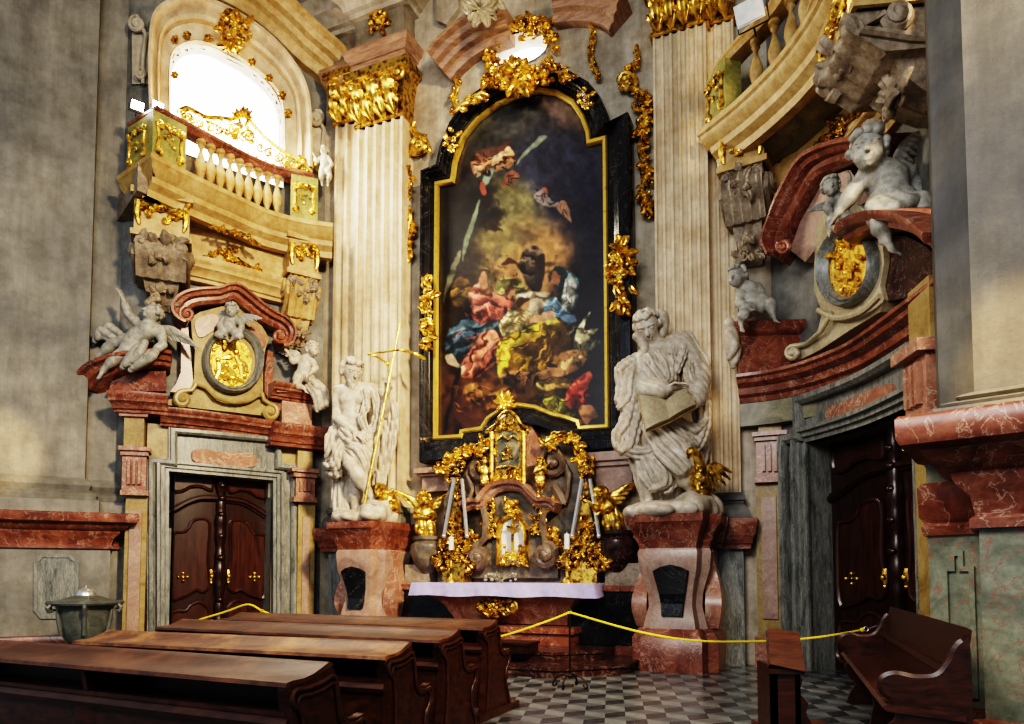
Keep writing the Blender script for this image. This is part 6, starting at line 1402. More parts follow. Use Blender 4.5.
putto('winged_cherub', 'small winged stone cherub crouching on top of the left cartouche', 'sculpture', PC,
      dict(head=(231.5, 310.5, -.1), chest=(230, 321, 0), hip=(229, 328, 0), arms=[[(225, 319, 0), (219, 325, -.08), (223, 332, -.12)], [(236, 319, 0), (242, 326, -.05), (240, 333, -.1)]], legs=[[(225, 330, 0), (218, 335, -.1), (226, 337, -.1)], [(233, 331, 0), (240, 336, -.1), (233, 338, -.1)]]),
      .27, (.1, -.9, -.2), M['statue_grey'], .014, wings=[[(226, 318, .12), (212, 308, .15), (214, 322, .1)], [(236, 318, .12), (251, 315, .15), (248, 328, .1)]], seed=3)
PP = PF(L.w(302, 370, .55)[1])
putto('winged_putto', 'small winged stone putto on the red corner block right of the left cartouche', 'sculpture', PP,
      dict(head=(313, 350, -.1), chest=(306, 361, 0), hip=(303, 374, 0), arms=[[(300, 359, 0), (293, 362, -.1), (290, 356, -.15)], [(311, 360, 0), (316, 368, -.1), (310, 374, -.2)]], legs=[[(299, 376, 0), (296, 385, -.15), (304, 388, -.15)], [(307, 377, 0), (315, 383, -.15), (320, 392, -.1)]]),
      .30, (.6, -.7, .2), M['statue'], .017, wings=[[(302, 358, .15), (287, 350, .15), (292, 366, .1)]], cloth=[([(312, 384, -.1), (320, 394, -.1), (322, 408, -.05)], .6)], seed=4)
YB = 8.45; PR = PF(YB)
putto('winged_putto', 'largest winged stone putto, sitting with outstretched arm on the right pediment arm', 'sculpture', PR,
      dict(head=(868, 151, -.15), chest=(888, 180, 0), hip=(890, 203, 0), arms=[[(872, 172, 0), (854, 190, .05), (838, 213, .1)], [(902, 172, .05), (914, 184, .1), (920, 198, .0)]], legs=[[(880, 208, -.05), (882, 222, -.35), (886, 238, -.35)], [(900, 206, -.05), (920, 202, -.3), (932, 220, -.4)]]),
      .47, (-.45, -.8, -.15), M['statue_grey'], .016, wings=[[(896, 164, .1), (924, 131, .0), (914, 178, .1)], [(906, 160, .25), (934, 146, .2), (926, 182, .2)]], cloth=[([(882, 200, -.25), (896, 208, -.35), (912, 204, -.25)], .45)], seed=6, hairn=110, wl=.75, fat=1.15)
PS = PF(R.w(836, 204, .5)[1])
putto('winged_cherub', 'small winged stone cherub beside the arm of the largest putto above the right oval', 'sculpture', PS,
      dict(head=(831, 187, -.1), chest=(839, 203, 0), hip=(838, 214, .05), arms=[[(832, 201, 0), (827, 208, -.1), (832, 214, -.12)], [(846, 201, 0), (850, 192, -.05), (850, 182, -.1)]], legs=[[(834, 218, 0), (832, 226, -.1), (838, 230, -.1)], [(844, 218, 0), (850, 224, -.1), (846, 230, -.1)]]),
      .27, (-.3, -.9, -.1), M['statue_grey'], .015, wings=[[(834, 203, .1), (818, 206, .1), (822, 214, .05)]], seed=7)
PT = PF(A.w(755, 300, .7)[1])
putto('seated_putto', 'stone putto sitting on the red corner block between right pilaster and right cartouche', 'sculpture', PT,
      dict(head=(737, 277, -.1), chest=(748, 290, 0), hip=(753, 305, 0), arms=[[(741, 291, 0), (739, 303, -.15), (748, 308, -.25)], [(757, 288, 0), (764, 298, -.1), (768, 306, -.1)]], legs=[[(750, 309, -.05), (744, 314, -.3), (741, 322, -.25)], [(758, 307, 0), (770, 303, -.2), (773, 315, -.25)]]),
      .33, (-.7, -.65, -.1), M['statue_grey'], .018, seed=8)
PT = PF(A.w(731, 335, .6)[1])
S = Sculpt(PT(720, 372, -.3), PT(744, 312, .3), .016)
S.ell(PT(729, 324, -.05), (.09, .1, .11), .05); S.path([PT(729, 328), PT(732, 340, -.05), PT(731, 352), PT(733, 366)], [.1, .12, .08, .05], .04); S.path([PT(729, 334, -.1), PT(735, 346, -.12), PT(729, 358, -.05)], [.06, .07, .04], .03); S.path([PT(733, 334, -.05), PT(738, 350, -.05), PT(736, 362, -.05)], [.05, .06, .03], .03)
solo('hanging_drapery', S.mb(smooth=0), M['statue'], 'small twisted pale carved drapery hanging at the left edge of the right red corner block', 'drapery')
# little gold-lit putto at the right end of the left grille
c = PF(S_.p(S_.U[-1], 10, 0)[1]+.05)
putto('winged_putto', 'tiny golden lit putto at the right end of the left balcony rail', 'sculpture', c,
      dict(head=(324, 151, 0), chest=(325, 160, 0), hip=(325, 167, 0), arms=[[(322, 158, 0), (317, 162, -.05), (315, 157, -.05)], [(328, 158, 0), (332, 164, -.05), (329, 169, -.05)]], legs=[[(323, 169, 0), (321, 176, -.05), (322, 182, 0)], [(327, 169, 0), (330, 176, -.05), (328, 182, 0)]]),
      .19, (-.3, -.9, 0), M['statue'], .014, seed=9)
# ---------------------------------------------------------------- pedestals of the two statues
tA = V3(A.Q[1][0]-A.Q[0][0], A.Q[1][1]-A.Q[0][1], 0); tA = unit(tA)[:2]; nA = np.array([-tA[1]*-1, 0]); nA = np.array([tA[1], -tA[0]])
def loft_rect(mb, c, prof, cham=.0, front=0):
    """stack of plan rectangles aligned with the altar wall: prof = (half width, half depth, z)"""
    G = []
    for hw, hd, z in prof:
        q = [(-hw, -hd), (-hw, hd*.55), (-hw*.78, hd*.62), (-hw*.7, hd), (0, hd*1.05), (hw*.7, hd), (hw*.78, hd*.62), (hw, hd*.55), (hw, -hd)] if cham else [(-hw, -hd), (-hw, hd), (hw, hd), (hw, -hd)]
        G.append([V3(*(c+tA*x+nA*y), z) for x, y in q])
    return mb.grid(G, cv=True, cap=True)
def pedestal(px, lab, ztop, out, w):
    c = A.xy(A.hit(px, 560, out)[0], out-.12); t = Thing('statue_pedestal', lab, 'pedestal', (*c, 0)); h = ztop
    mb = MB(); loft_rect(mb, c, [(w*1.02, w*1.0, 0), (w*1.02, w*1.0, .5), (w*.96, w*.94, .56), (w*.9, w*.88, .62), (w*.86, w*.84, .66)], 1); t.part('foot', mb, M['red'])
    mb = MB(); loft_rect(mb, c, [(w*.78, w*.78, .62), (w*.72, w*.74, .8), (w*.64, w*.66, 1.0), (w*.66, w*.68, 1.2), (w*.74, w*.76, 1.4), (w*.84, w*.86, 1.6), (w*.88, w*.9, h-.58), (w*.82, w*.84, h-.5)], 1); t.part('body', mb, M['pink'])
    mb = MB(); loft_rect(mb, c, [(w*.84, w*.86, h-.52), (w*.86, w*.88, h-.44), (w*.92, w*.94, h-.38), (w*.94, w*.96, h-.3), (w*1.0, w*1.02, h-.24), (w*1.1, w*1.1, h-.14), (w*1.12, w*1.14, h-.12), (w*1.14, w*1.16, h)], 1); t.part('top_slab', mb, M['red'])
    # black inset with curved top
    f = lambda x, y, z: V3(*(c+tA*x+nA*y), z); ys = lambda z: np.interp(z, [.8, 1.0, 1.2, 1.4, 1.6], [w*.74, w*.66, w*.68, w*.76, w*.86])*1.05
    pts = [(-.24, .86), (.24, .86), (.26, 1.05), (.3, 1.2), (.36, 1.42), (.4, 1.56), (.24, 1.62), (0, 1.66), (-.24, 1.62), (-.4, 1.56), (-.36, 1.42), (-.3, 1.2), (-.26, 1.05)]
    mb = MB(); n = len(pts); mb.grid([[f(x*w*k, ys(z)+o, z) for x, z in pts] for k, o in ((1.05, -.05), (1.05, .03), (.98, .05))], cv=True)
    ce = [f(x*w*.98, ys(z)+.05, z) for x, z in pts]
    rows = [(0, 1), (12, 2), (11, 3), (10, 4), (9, 5), (8, 6)]
    for (a, b), (d, e) in zip(rows[:-1], rows[1:]): mb.add([ce[a], ce[b], ce[e], ce[d]], [(0, 1, 2, 3)])
    mb.add([ce[8], ce[6], ce[7]], [(0, 1, 2)]); t.part('black_inset', mb, M['black']); 
    # scrolled side console
    for s_ in (-1, 1):
        mb = MB(); G = []
        for i in range(14):
            q = i/13; z = .66+(h-1.2)*q; y = w*(.2+.16*sin(q*2*pi)); G.append([f(s_*w*.7, -w*.4, z), f(s_*w*(.98+.1*sin(q*5)), -w*.4, z), f(s_*w*(.98+.1*sin(q*5)), y, z), f(s_*w*.7, y, z)])
        mb.grid(G, cv=True, cap=True); t.part('side_scroll', mb, M['red_light'])
    return t
pedestal(367, 'pink and red marble pedestal with black inset under the left statue', P_zL, .95, .64)
pedestal(676, 'pink and red marble pedestal with black inset under the right statue', P_zR, .95, .66)

# ---------------------------------------------------------------- the altar
def ap(x, y, z): return V3(*(AC+tA*x+nA*y), z)      # altar coordinates: x along, y out, z up
AC = A.xy(A.hit(501, 585, 1.1)[0], 0); 
mdist = 1.75
def abox(mb, x0, x1, y0, y1, z0, z1): return mb.prism([ap(x0, y0, z0), ap(x0, y1, z0), ap(x1, y1, z0), ap(x1, y0, z0)], [ap(x0, y0, z1), ap(x0, y1, z1), ap(x1, y1, z1), ap(x1, y0, z1)])
t = Thing('altar_steps', 'two dark red marble steps in front of the altar', 'steps', (*(AC+nA*1.5), 0), kind='structure')
for i, (hw, o, c_, z0, z1) in enumerate(((2.45, 2.75, .85, 0, .15), (1.95, 2.1, .6, .15, .3))):
    q = [(-hw, .1), (-hw, o-c_), (-hw+c_, o), (hw-c_, o), (hw, o-c_), (hw, .1)]
    mb = MB(); mb.prism([ap(x, y, z0) for x, y in q], [ap(x, y, z1-.04) for x, y in q]); mb.prism([ap(x*1.012, y*1.01, z1-.045) for x, y in q], [ap(x*1.012, y*1.01, z1) for x, y in q]); t.part('step', mb, M['darkred'])
t = Thing('altar_table', 'altar table of dark and red marble under a white cloth', 'altar', (*(AC+nA*.8), .3))
mb = MB(); q = [(-1.72, 1.0), (-1.72, 2.1), (1.72, 2.1), (1.72, 1.0)]; abox(mb, -1.68, 1.68, .3, 1.2, 1.2, 1.34); t.part('table_slab', mb, M['black'])
mb = MB(); G = []
for x_, y_, z in ((1.1, .72, .62), (1.12, .78, .72), (1.22, .92, .92), (1.3, 1.0, 1.02), (1.34, 1.04, 1.06), (1.5, 1.1, 1.12), (1.56, 1.14, 1.2)): G.append([ap(-x_, .3, z), ap(-x_, y_, z), ap(x_, y_, z), ap(x_, .3, z)])
mb.grid(G, cv=True, cap=True); t.part('front', mb, M['red_light'])
mb = MB(); abox(mb, -1.3, 1.3, .3, 1.12, .3, .5); abox(mb, -1.36, 1.36, .3, 1.18, .5, .6); t.part('plinth', mb, M['red'])
class AS:  # vertical plane in altar coordinates
    def __init__(s, y): s.y = y; s.W = A
    def hit(s, px, py, o=0): return A.hit(px, py, s.y+o)
    def w(s, px, py, o=0): return A.w(px, py, s.y+o)
    def p(s, u, z, o=0): return A.p(u, z, s.y+o)
o = Orn(AS(1.05), .04, 71); o.bunch(497, 607, 15, 7, 40, 7).curl(484, 607, 7, 1.6, 1, 90, 2).curl(511, 607, 7, 1.6, -1, 90, 2); t.part('gilt_cartouche', o.mb, M['gold_dark'])
# cloth
mb = MB(); G = []; R1 = random.Random(3); hw, y0, y1, zt_ = 1.74, .45, 1.26, 1.345
ring = [(-hw, y0)]+[(-hw, y0+(y1-y0)*k/10) for k in range(1, 11)]+[(-hw+2*hw*k/60, y1) for k in range(1, 61)]+[(hw, y1-(y1-y0)*k/10) for k in range(1, 11)]
top = [ap(x*.995, y-(0 if y < y1 else .01), zt_+.012) for x, y in ring]
for d in (0, .02, .08, .16, .235):
    row = []
    for i, (x, y) in enumerate(ring):
        w_ = .018*sin(i*.55)*d/.2+.01*sin(i*1.7)*d/.2; ex = 1+(.012 if abs(x) > hw-.01 else 0)*d/.1; row.append(ap(x*ex+(w_ if abs(x) > hw-.01 else 0), y+(w_+.01 if y >= y1 else 0), zt_+.012-d-(.012*sin(i*.3) if d > .2 else 0)))
    G.append(row)
mb.grid(G); mb.add([ap(-hw, y0, zt_+.012), ap(-hw, y1, zt_+.012), ap(hw, y1, zt_+.012), ap(hw, y0, zt_+.012)], [(0, 1, 2, 3)]); solo('altar_cloth', mb, M['cloth'], 'white lilac cloth draped over the altar table', 'altar cloth')
# platform behind the table
t = Thing('altar_platform', 'wide dark marble block wall behind the altar table reaching to the right pedestal', 'platform', (*(AC+nA*.5), 0), kind='structure')
mb = MB(); abox(mb, -2.4, 2.9, -.02, .7, 0, 1.22); t.part('core', mb, M['black']); mb = MB(); abox(mb, -2.42, 2.92, -.02, .76, 1.22, 1.32); abox(mb, -2.42, 2.92, -.02, .78, 0, .3); t.part('moulding', mb, M['red'])
mb = MB(); abox(mb, -1.7, 1.7, -.02, .36, 1.32, 1.72); t.part('upper_step', mb, M['carved'])
mb = MB(); abox(mb, 1.75, 2.5, -.02, .6, 1.32, 1.7); abox(mb, -2.3, -1.75, -.02, .6, 1.32, 1.7); t.part('side_block', mb, M['carved'])
# marble retable behind the tabernacle, traced on the plane out=.75
D = .5; B = AS(0)
t = Thing('altar_retable', 'curved grey and red marble altar back with scroll volutes around the tabernacle', 'retable', A.w(510, 575, .5))
mb = MB(); wpoly(mb, A, [(470, 578), (470, 560), (479, 548), (486, 520), (484, 506), (478, 500), (488, 492), (500, 488), (510, 484), (522, 487), (534, 492), (545, 499), (541, 508), (543, 530), (548, 548), (558, 562), (558, 578)], -.02, D); t.part('body', mb, M['grey_dark'])
mb = MB(); wstrip(mb, A, sp2([(466, 508), (476, 504), (484, 504), (490, 496), (498, 489), (511, 486), (524, 488), (532, 496), (540, 503), (550, 503), (558, 508)], 5), [(-.1, D-.5), (-.1, D+.1), (-.05, D+.16), (.0, D+.16), (.02, D+.26), (.09, D+.3), (.1, D-.5)], ref=D); t.part('arched_cornice', mb, M['red_light'])
for cx, cy, d_, nm in ((478, 557, 1, 'l'), (545, 555, -1, 'r')):
    o = Orn(A, D+.12, 72); o.curl(cx, cy, 12, 1.7, d_, 90, 5, tail=[(483+(0 if d_ > 0 else 62), 508), (486+(0 if d_ > 0 else 56), 520), (485+(0 if d_ > 0 else 60), 538)]); t.part('lower_volute', o.mb, M['volute'])
for cx, cy, d_ in ((481, 468, -1), (554, 463, 1)):
    o = Orn(A, D-.15, 73); x0 = cx; o.curl(cx, cy, 15, 1.5, d_, 100 if d_ < 0 else 80, 4.2, tail=[(cx-d_*(-14) if d_ < 0 else cx+10, 505), (cx+(14 if d_ > 0 else -8)*1.0, 490), (cx+(15 if d_ > 0 else -14), 474)]); o.stroke([(cx+(10 if d_ > 0 else 4), 505), (cx+(6 if d_ > 0 else 0), 496), (cx+(0 if d_ > 0 else -2), 486)], [5, 6, 5]); t.part('upper_volute', o.mb, M['volute'])
mb = MB(); wpoly(mb, A, [(527, 420), (534, 430), (541, 446), (544, 470), (530, 490), (520, 490)], .05, D-.2); t.part('side_fin', mb, M['red_light'])
# side console mouldings on the wall either side
for xs, ys, lab in (((414, 454), (468, 491), 'left'), ((588, 636), (452, 492), 'right')):
    mb = MB(); z1, z0 = A.hit(sum(xs)/2, ys[0], .3)[1], A.hit(sum(xs)/2, ys[1], .3)[1]; ua, ub = A.hit(xs[0], ys[0], .4)[0], A.hit(xs[1], ys[0], .4)[0]
    for u0_, u1_, e, za, zb_ in ((0, 1, .42, .78, 1), (.04, .96, .34, .66, .78), (.12, .88, .26, 0, .66)):
        a_, b_ = ua+(ub-ua)*u0_, ua+(ub-ua)*u1_; mb.prism([A.p(a_, z0+(z1-z0)*za, -.02), A.p(a_, z0+(z1-z0)*za, e), A.p(b_, z0+(z1-z0)*za, e), A.p(b_, z0+(z1-z0)*za, -.02)], [A.p(a_, z0+(z1-z0)*zb_, -.02), A.p(a_, z0+(z1-z0)*zb_, e), A.p(b_, z0+(z1-z0)*zb_, e), A.p(b_, z0+(z1-z0)*zb_, -.02)])
    solo('marble_ledge', mb, M['pink'], 'pale pink marble ledge block at the lower %s corner of the painting' % lab, 'ledge', kind='structure')
mb = MB(); wpoly(mb, A, [(444, 578), (444, 500), (452, 480), (480, 470), (545, 465), (590, 478), (600, 500), (600, 578)], -.02, .3); solo('altar_backing', mb, M['grey_dark'], 'dark brown marble slab behind the gilded altar ornaments', 'slab', kind='structure')
# tabernacle
D2 = D+.02
t = Thing('tabernacle', 'gilded round-arched tabernacle niche with crucifix above the altar table', 'tabernacle', A.w(513, 568, D))
I = [(501.5, 564), (501.5, 535), (503, 526), (507, 520), (513, 518), (519, 520), (523, 526), (525, 535), (525, 564)]; O = [(498, 567), (498, 534), (499.5, 523), (505, 516), (513, 513.5), (521, 516), (527, 523), (529, 534), (529, 567)]
mb = MB(); wloft(mb, A, I, O, [(0, D-.05), (0, D+.1), (.4, D+.16), (.8, D+.13), (1, D+.05), (1, D-.05)], closed=False, ref=D); t.part('arched_frame', mb, M['gold'])
mb = MB(); wpoly(mb, A, I, D-.03, D+.02); t.part('white_niche', mb, M['white'])
o = Orn(A, D+.12, 74); o.bunch(513, 560, 12, 5, 26, 5).bunch(504, 552, 3, 8, 10, 4).bunch(522, 553, 3, 8, 10, 4); t.part('gilt_ornament', o.mb, M['gold']); o = Orn(A, D+.12, 79); o.spray(511, 510, 8, 8, 0, 360, .3).bunch(511, 508, 8, 7, 24, 6); t.part('gilt_shell', o.mb, M['gold'])
o = Orn(A, D+.08, 75)
t2 = Thing('crucifix', 'gold crucifix standing inside the white tabernacle niche', 'crucifix', A.w(512.5, 556, D+.1))
mb = MB(); mb.tube([A.w(512.5, 557, D+.1), A.w(512.5, 519, D+.1)], .035, 6); mb.tube([A.w(507, 528, D+.1), A.w(518, 528, D+.1)], .035, 6); mb.lathe(A.w(512.5, 560, D+.1), [(.12, 0), (.1, .05), (.05, .1), (.03, .16)], 12); t2.part('cross', mb, M['gold_bright'])
S = Sculpt(A.w(507, 550, D+.3), A.w(518, 520, D-.02), .012) if False else None
mb = MB(); c = A.w(512.5, 531, D+.14); mb.ball(c+V3(0, 0, .11), .035); mb.tube([c+V3(0, 0, .08), c, c-V3(0, 0, .2)], [.04, .035, .02], 7)
for s_ in (-1, 1): mb.tube([c+V3(0, 0, .06), c+V3(s_*.12, -s_*.05, .1)], [.02, .013], 6)
t2.part('corpus', mb, M['gold_dark'])
# glazed shrine above
t = Thing('glazed_shrine', 'small gilded glass-fronted shrine on top of the tabernacle, in front of the painting', 'shrine', A.w(508, 490, D))
mb = MB(); wpoly(mb, A, [(495, 486), (495, 430), (499, 420), (508, 413), (517, 420), (521, 430), (521, 486)], D-.25, D+.0); t.part('case', mb, M['gold_dark'])
mb = MB(); wpoly(mb, A, sp2([(498, 467), (498, 438), (502, 433), (508, 431), (515, 433), (518, 438), (518, 467)], 2, True), D-.01, D+.02); t.part('glass', mb, M['shrine_glass'])
o = Orn(A, D+.05, 76)
for x in (492, 524): o.stroke([(x, 488), (x, 460), (x, 432)], [2.6, 2.4, 2.6]); o.bunch(x, 430, 4, 3, 6, 4); o.bunch(x, 486, 5, 4, 6, 4)
o.stroke([(488, 430), (496, 424), (500, 416), (508, 411), (516, 416), (521, 424), (528, 428)], [1.5, 1.8, 1.5]); o.stroke([(497, 440), (503, 436), (508, 440), (513, 436), (519, 440)], [1, 1.2, 1]); o.stroke([(497, 468), (508, 466), (519, 468)], [1.2]); o.bunch(508, 478, 13, 5, 24, 6); o.bunch(508, 424, 7, 5, 12, 5); o.bunch(508, 455, 5, 7, 10, 4)
t.part('gilt_frame', o.mb, M['gold'])
o = Orn(A, D-.1, 77); o.spray(504.5, 402, 12, 14, 0, 360, .16).spray(504.5, 402, 7, 9, 0, 360, .3).boss(504.5, 402, 3); solo('sunburst', o.mb, M['gold_bright'], 'small gilded sunburst above the glazed shrine, against the painting', 'sunburst')
# gilded foliage arcs
for pts, lab, sd in (([(449, 480), (446, 468), (452, 458), (462, 452), (474, 450), (486, 446), (493, 448)], 'gilded foliage arch left of the glazed shrine', 81), ([(542, 446), (550, 440), (562, 437), (572, 440), (580, 450), (584, 462), (586, 472)], 'gilded foliage arch right of the glazed shrine', 82)):
    o = Orn(A, .5, sd); o.chain(pts, 8); o.chain(pts[1:-1], 6)
    for k in range(1, len(pts)-1, 2): o.bunch(pts[k][0], pts[k][1], 8, 6, 12, 7)
    solo('gilded_foliage', o.mb, M['gold'], lab, 'ornament')
for cx, lab, sd in ((490, 'cluster of gilded leaves left of the tabernacle niche', 83), (541, 'cluster of gilded leaves right of the tabernacle niche', 84)):
    o = Orn(A, D+.08, sd); o.bunch(cx, 524, 5, 12, 22, 7).bunch(cx+(3 if cx > 510 else -3), 505, 7, 8, 14, 6).bunch(cx+(12 if cx > 510 else -20), 545, 8, 16, 30, 8).bunch(cx+(14 if cx > 510 else -22), 562, 6, 8, 10, 7)
    solo('gilded_foliage', o.mb, M['gold'], lab, 'ornament')
# reliquary pyramids
for ax, ay, lx, rx, by, lab, sd in ((458, 463, 440, 470, 572, 'tall gilded reliquary pyramid with silver edges on the altar, left', 85), (586, 463, 568, 602, 572, 'tall gilded reliquary pyramid with silver edges on the altar, right', 86)):
    t = Thing('reliquary_pyramid', lab, 'reliquary', A.w((lx+rx)/2, by, .7)); o_ = .68; lx2 = lx-2; rx2 = rx+2
    mb = MB(); wpoly(mb, A, [(ax, ay+14), (lx+6, by-24), (lx+4, by-6), (rx-4, by-6), (rx-6, by-24)], o_-.18, o_); t.part('core', mb, M['gold_dark'])
    o = Orn(A, o_+.02, sd); o.bunch((lx+rx)/2, by-30, 9, 22, 40, 8); o.bunch(ax, ay+26, 3.5, 14, 14, 5); o.bunch(ax, ay+4, 5, 7, 10, 6); o.bunch(lx+3, by-16, 7, 12, 18, 8).bunch(rx-3, by-16, 7, 12, 18, 8); o.spray(lx+2, by-12, 13, 5, 150, 260).spray(rx-2, by-12, 13, 5, -80, 30); o.bunch((lx+rx)/2, by-5, 10, 5, 14, 6); t.part('gilt_openwork', o.mb, M['gold_mottled'])
    for xa, xb in ((ax-4, lx+4), (ax+4, rx-3)): mb = MB(); mb.tube([A.w(xa, ay+16, o_+.1), A.w(xb, by-36, o_+.12)], .035, 6); mb.ball(A.w(xb, by-36, o_+.12), .045); t.part('silver_rod', mb, M['silver'])
    mb = MB(); a, b = A.w(lx+6, by+4, o_-.25), A.w(rx-6, by+4, o_+.05); u0_, u1_ = A.hit(lx+4, by, o_)[0], A.hit(rx-4, by, o_)[0]; z = 1.345; mb.prism([A.p(u0_, z, o_-.25), A.p(u0_, z, o_+.1), A.p(u1_, z, o_+.1), A.p(u1_, z, o_-.25)], [A.p(u0_, 1.72, o_-.2), A.p(u0_, 1.72, o_+.05), A.p(u1_, 1.72, o_+.05), A.p(u1_, 1.72, o_-.2)]); t.part('foot', mb, M['gold_dark'])
# large gilded angels on brackets
def angel(name, lab, P_, J, h, look, wings, seed, skirt):
    t = putto(name, lab, 'sculpture', P_, J, h, look, M['gold'], .016, wings=wings, seed=seed); lo, hi = bounds([P_(*q) for q in skirt], h*1.2); S = Sculpt(lo, hi, .016)
    folds(S, [(skirt, [h*.35, h*.55, h*.5, h*.3]), ([(x-3, y, d-.08) for x, y, d in skirt], [h*.2, h*.25, h*.3, h*.15]), ([(x+3, y, d-.05) for x, y, d in skirt], [h*.2, h*.25, h*.3, h*.15])], F=P_); ripple(S, (1, .2, .2), .1, .01, 1.2); t.part('robe', S.mb(smooth=0), M['gold_bright']); return t
PA = PF(A.w(425, 515, .5)[1])
angel('gilded_angel', 'gilded angel with spread wings on a bracket between left statue and altar', PA,
      dict(head=(424, 500, -.1), chest=(425, 510, 0), hip=(426, 520, 0), arms=[[(419, 509, 0), (416, 517, -.12), (424, 517, -.25)], [(431, 509, 0), (434, 517, -.12), (427, 516, -.25)]], legs=[[(424, 523, -.05), (421, 533, -.2), (423, 541, -.1)], [(429, 523, -.05), (431, 533, -.15), (430, 541, -.1)]]), .3, (.1, -.9, -.1),
      [[(421, 508, .15), (399, 492, .1), (408, 510, .1)], [(430, 508, .15), (446, 494, .1), (441, 510, .1)]], 91, [(425, 516, -.05), (425, 526, -.08), (427, 535, -.02), (429, 542, 0)])
PA = PF(A.w(608, 510, .55)[1])
angel('gilded_angel', 'gilded angel with raised wing on a bracket between altar and right statue', PA,
      dict(head=(600, 497, -.1), chest=(606, 504, 0), hip=(611, 513, 0), arms=[[(600, 504, 0), (597, 510, -.15), (592, 505, -.2)], [(611, 502, 0), (610, 511, -.15), (603, 512, -.25)]], legs=[[(609, 517, -.05), (608, 527, -.15), (611, 534, -.1)], [(614, 517, -.05), (618, 526, -.15), (620, 533, -.1)]]), .3, (-.5, -.8, -.2),
      [[(609, 503, .15), (624, 486, .1), (628, 506, .1)]], 92, [(609, 510, -.05), (612, 520, -.08), (616, 528, -.02), (620, 532, 0)])
for x, y, lab in ((428, 548, 'dark rounded marble bracket under the left gilded angel'), (618, 545, 'mottled rounded marble bracket under the right gilded angel')):
    S = Sculpt(A.w(x-22, y+22, .9), A.w(x+22, y-16, -.1), .03) if False else None
    c = A.w(x, y+10, .5); mb = MB(); mb.lathe(c-V3(0, 0, .3), [(.12, 0), (.2, .1), (.3, .26), (.36, .42), (.34, .55), (.26, .62), (.3, .66), (.3, .72)], 18); solo('marble_bracket', mb, M['grey_dark' if x < 500 else 'darkred'], lab, 'bracket')
# small gold angels by the shrine
for x, lab, d_ in ((485, 'tiny gilded angel left of the glazed shrine', 1), (540, 'tiny gilded angel right of the glazed shrine', -1)):
    Pq = PF(A.w(x, 475, D-.02)[1])
    putto('gilded_cherub', lab, 'sculpture', Pq, dict(head=(x, 462, 0), chest=(x, 470, 0), hip=(x, 476, 0), arms=[[(x-2.5, 468, 0), (x-5, 472, -.05), (x-6*d_, 466, -.1)], [(x+2.5, 468, 0), (x+5, 472, -.05), (x+5, 466, -.1)]], legs=[[(x-2, 478, 0), (x-2, 483, -.08), (x-2, 488, 0)], [(x+2, 478, 0), (x+3, 483, -.08), (x+2, 488, 0)]]), .17, (.2*d_, -.9, 0), M['gold'], .013, seed=95)
# candlesticks and candles
for x, yt, yc, lab in ((451, 536.5, 549.5, 'left'), (567, 533, 548, 'right')):
    c = at(x, 580, 1); Yc = A.w(x, 575, .98); c = V3(Yc[0], Yc[1], 1.357); k = Yc[1]/FPX; h = (582-yc)*k
    t = Thing('candlestick', 'slim gilt candlestick standing on the altar cloth, %s side' % lab, 'candlestick', c)
    mb = MB(); mb.lathe(c, [(.1, 0), (.09, .04), (.05, .08), (.025, .14), (.022, h*.45), (.04, h*.5), (.022, h*.55), (.02, h*.85), (.05, h*.93), (.06, h)], 14); t.part('stem', mb, M['gold_dark'])
    mb = MB(); mb.lathe(c+V3(0, 0, h), [(.045, 0), (.045, (yc-yt)*k), (.01, (yc-yt)*k+.01)], 14); mb.tube([c+V3(0, 0, h+(yc-yt)*k), c+V3(0, 0, h+(yc-yt)*k+.04)], .004, 5); tag(link('candle', mb, M['white'], c+V3(0, 0, h)), 'short white candle in the %s candlestick on the altar' % lab, 'candle')
c = A.w(500, 580, 1.05); c[2] = 1.357; R1 = random.Random(4); t = Thing('dried_bouquet', 'small grey bunch of dried flowers lying on the altar cloth', 'bouquet', c)
mb = MB()
for i in range(22):
    a = R1.uniform(-.9, .9); e = c+V3(sin(a)*.32+R1.uniform(-.05, .05), R1.uniform(-.12, .1), .06+.16*cos(a)*R1.random()); mb.tube([c+V3(R1.uniform(-.05, .05), 0, .02), (c+e)/2+V3(0, 0, .04), e], [.008, .005], 5)
t.part('stems', mb, M['olive'])
mb = MB()
for i in range(16): mb.ball(c+V3(R1.uniform(-.28, .28), R1.uniform(-.12, .08), R1.uniform(.03, .16)), R1.uniform(.02, .035), 7, 5)
t.part('flower_heads', mb, M['statue_grey'])['kind'] = 'stuff'
# small kneeler block on the steps
mb = MB(); a = atz(496, 642, .44); abx = lambda x, y, z: V3(*(a[:2]+tA*x+nA*y), z)
mb.prism([abx(x, y, .3) for x, y in ((-.1, -.25), (-.1, .2), (.62, .2), (.62, -.25))], [abx(x, y, .42) for x, y in ((-.1, -.25), (-.1, .2), (.62, .2), (.62, -.25))]); mb.prism([abx(x, y, .42) for x, y in ((-.12, -.27), (-.12, .22), (.64, .22), (.64, -.27))], [abx(x, y, .46) for x, y in ((-.12, -.27), (-.12, .22), (.64, .22), (.64, -.27))]); solo('footstool', mb, M['wood_dark'], 'low dark wooden block on the altar step beside the rope', 'footstool')
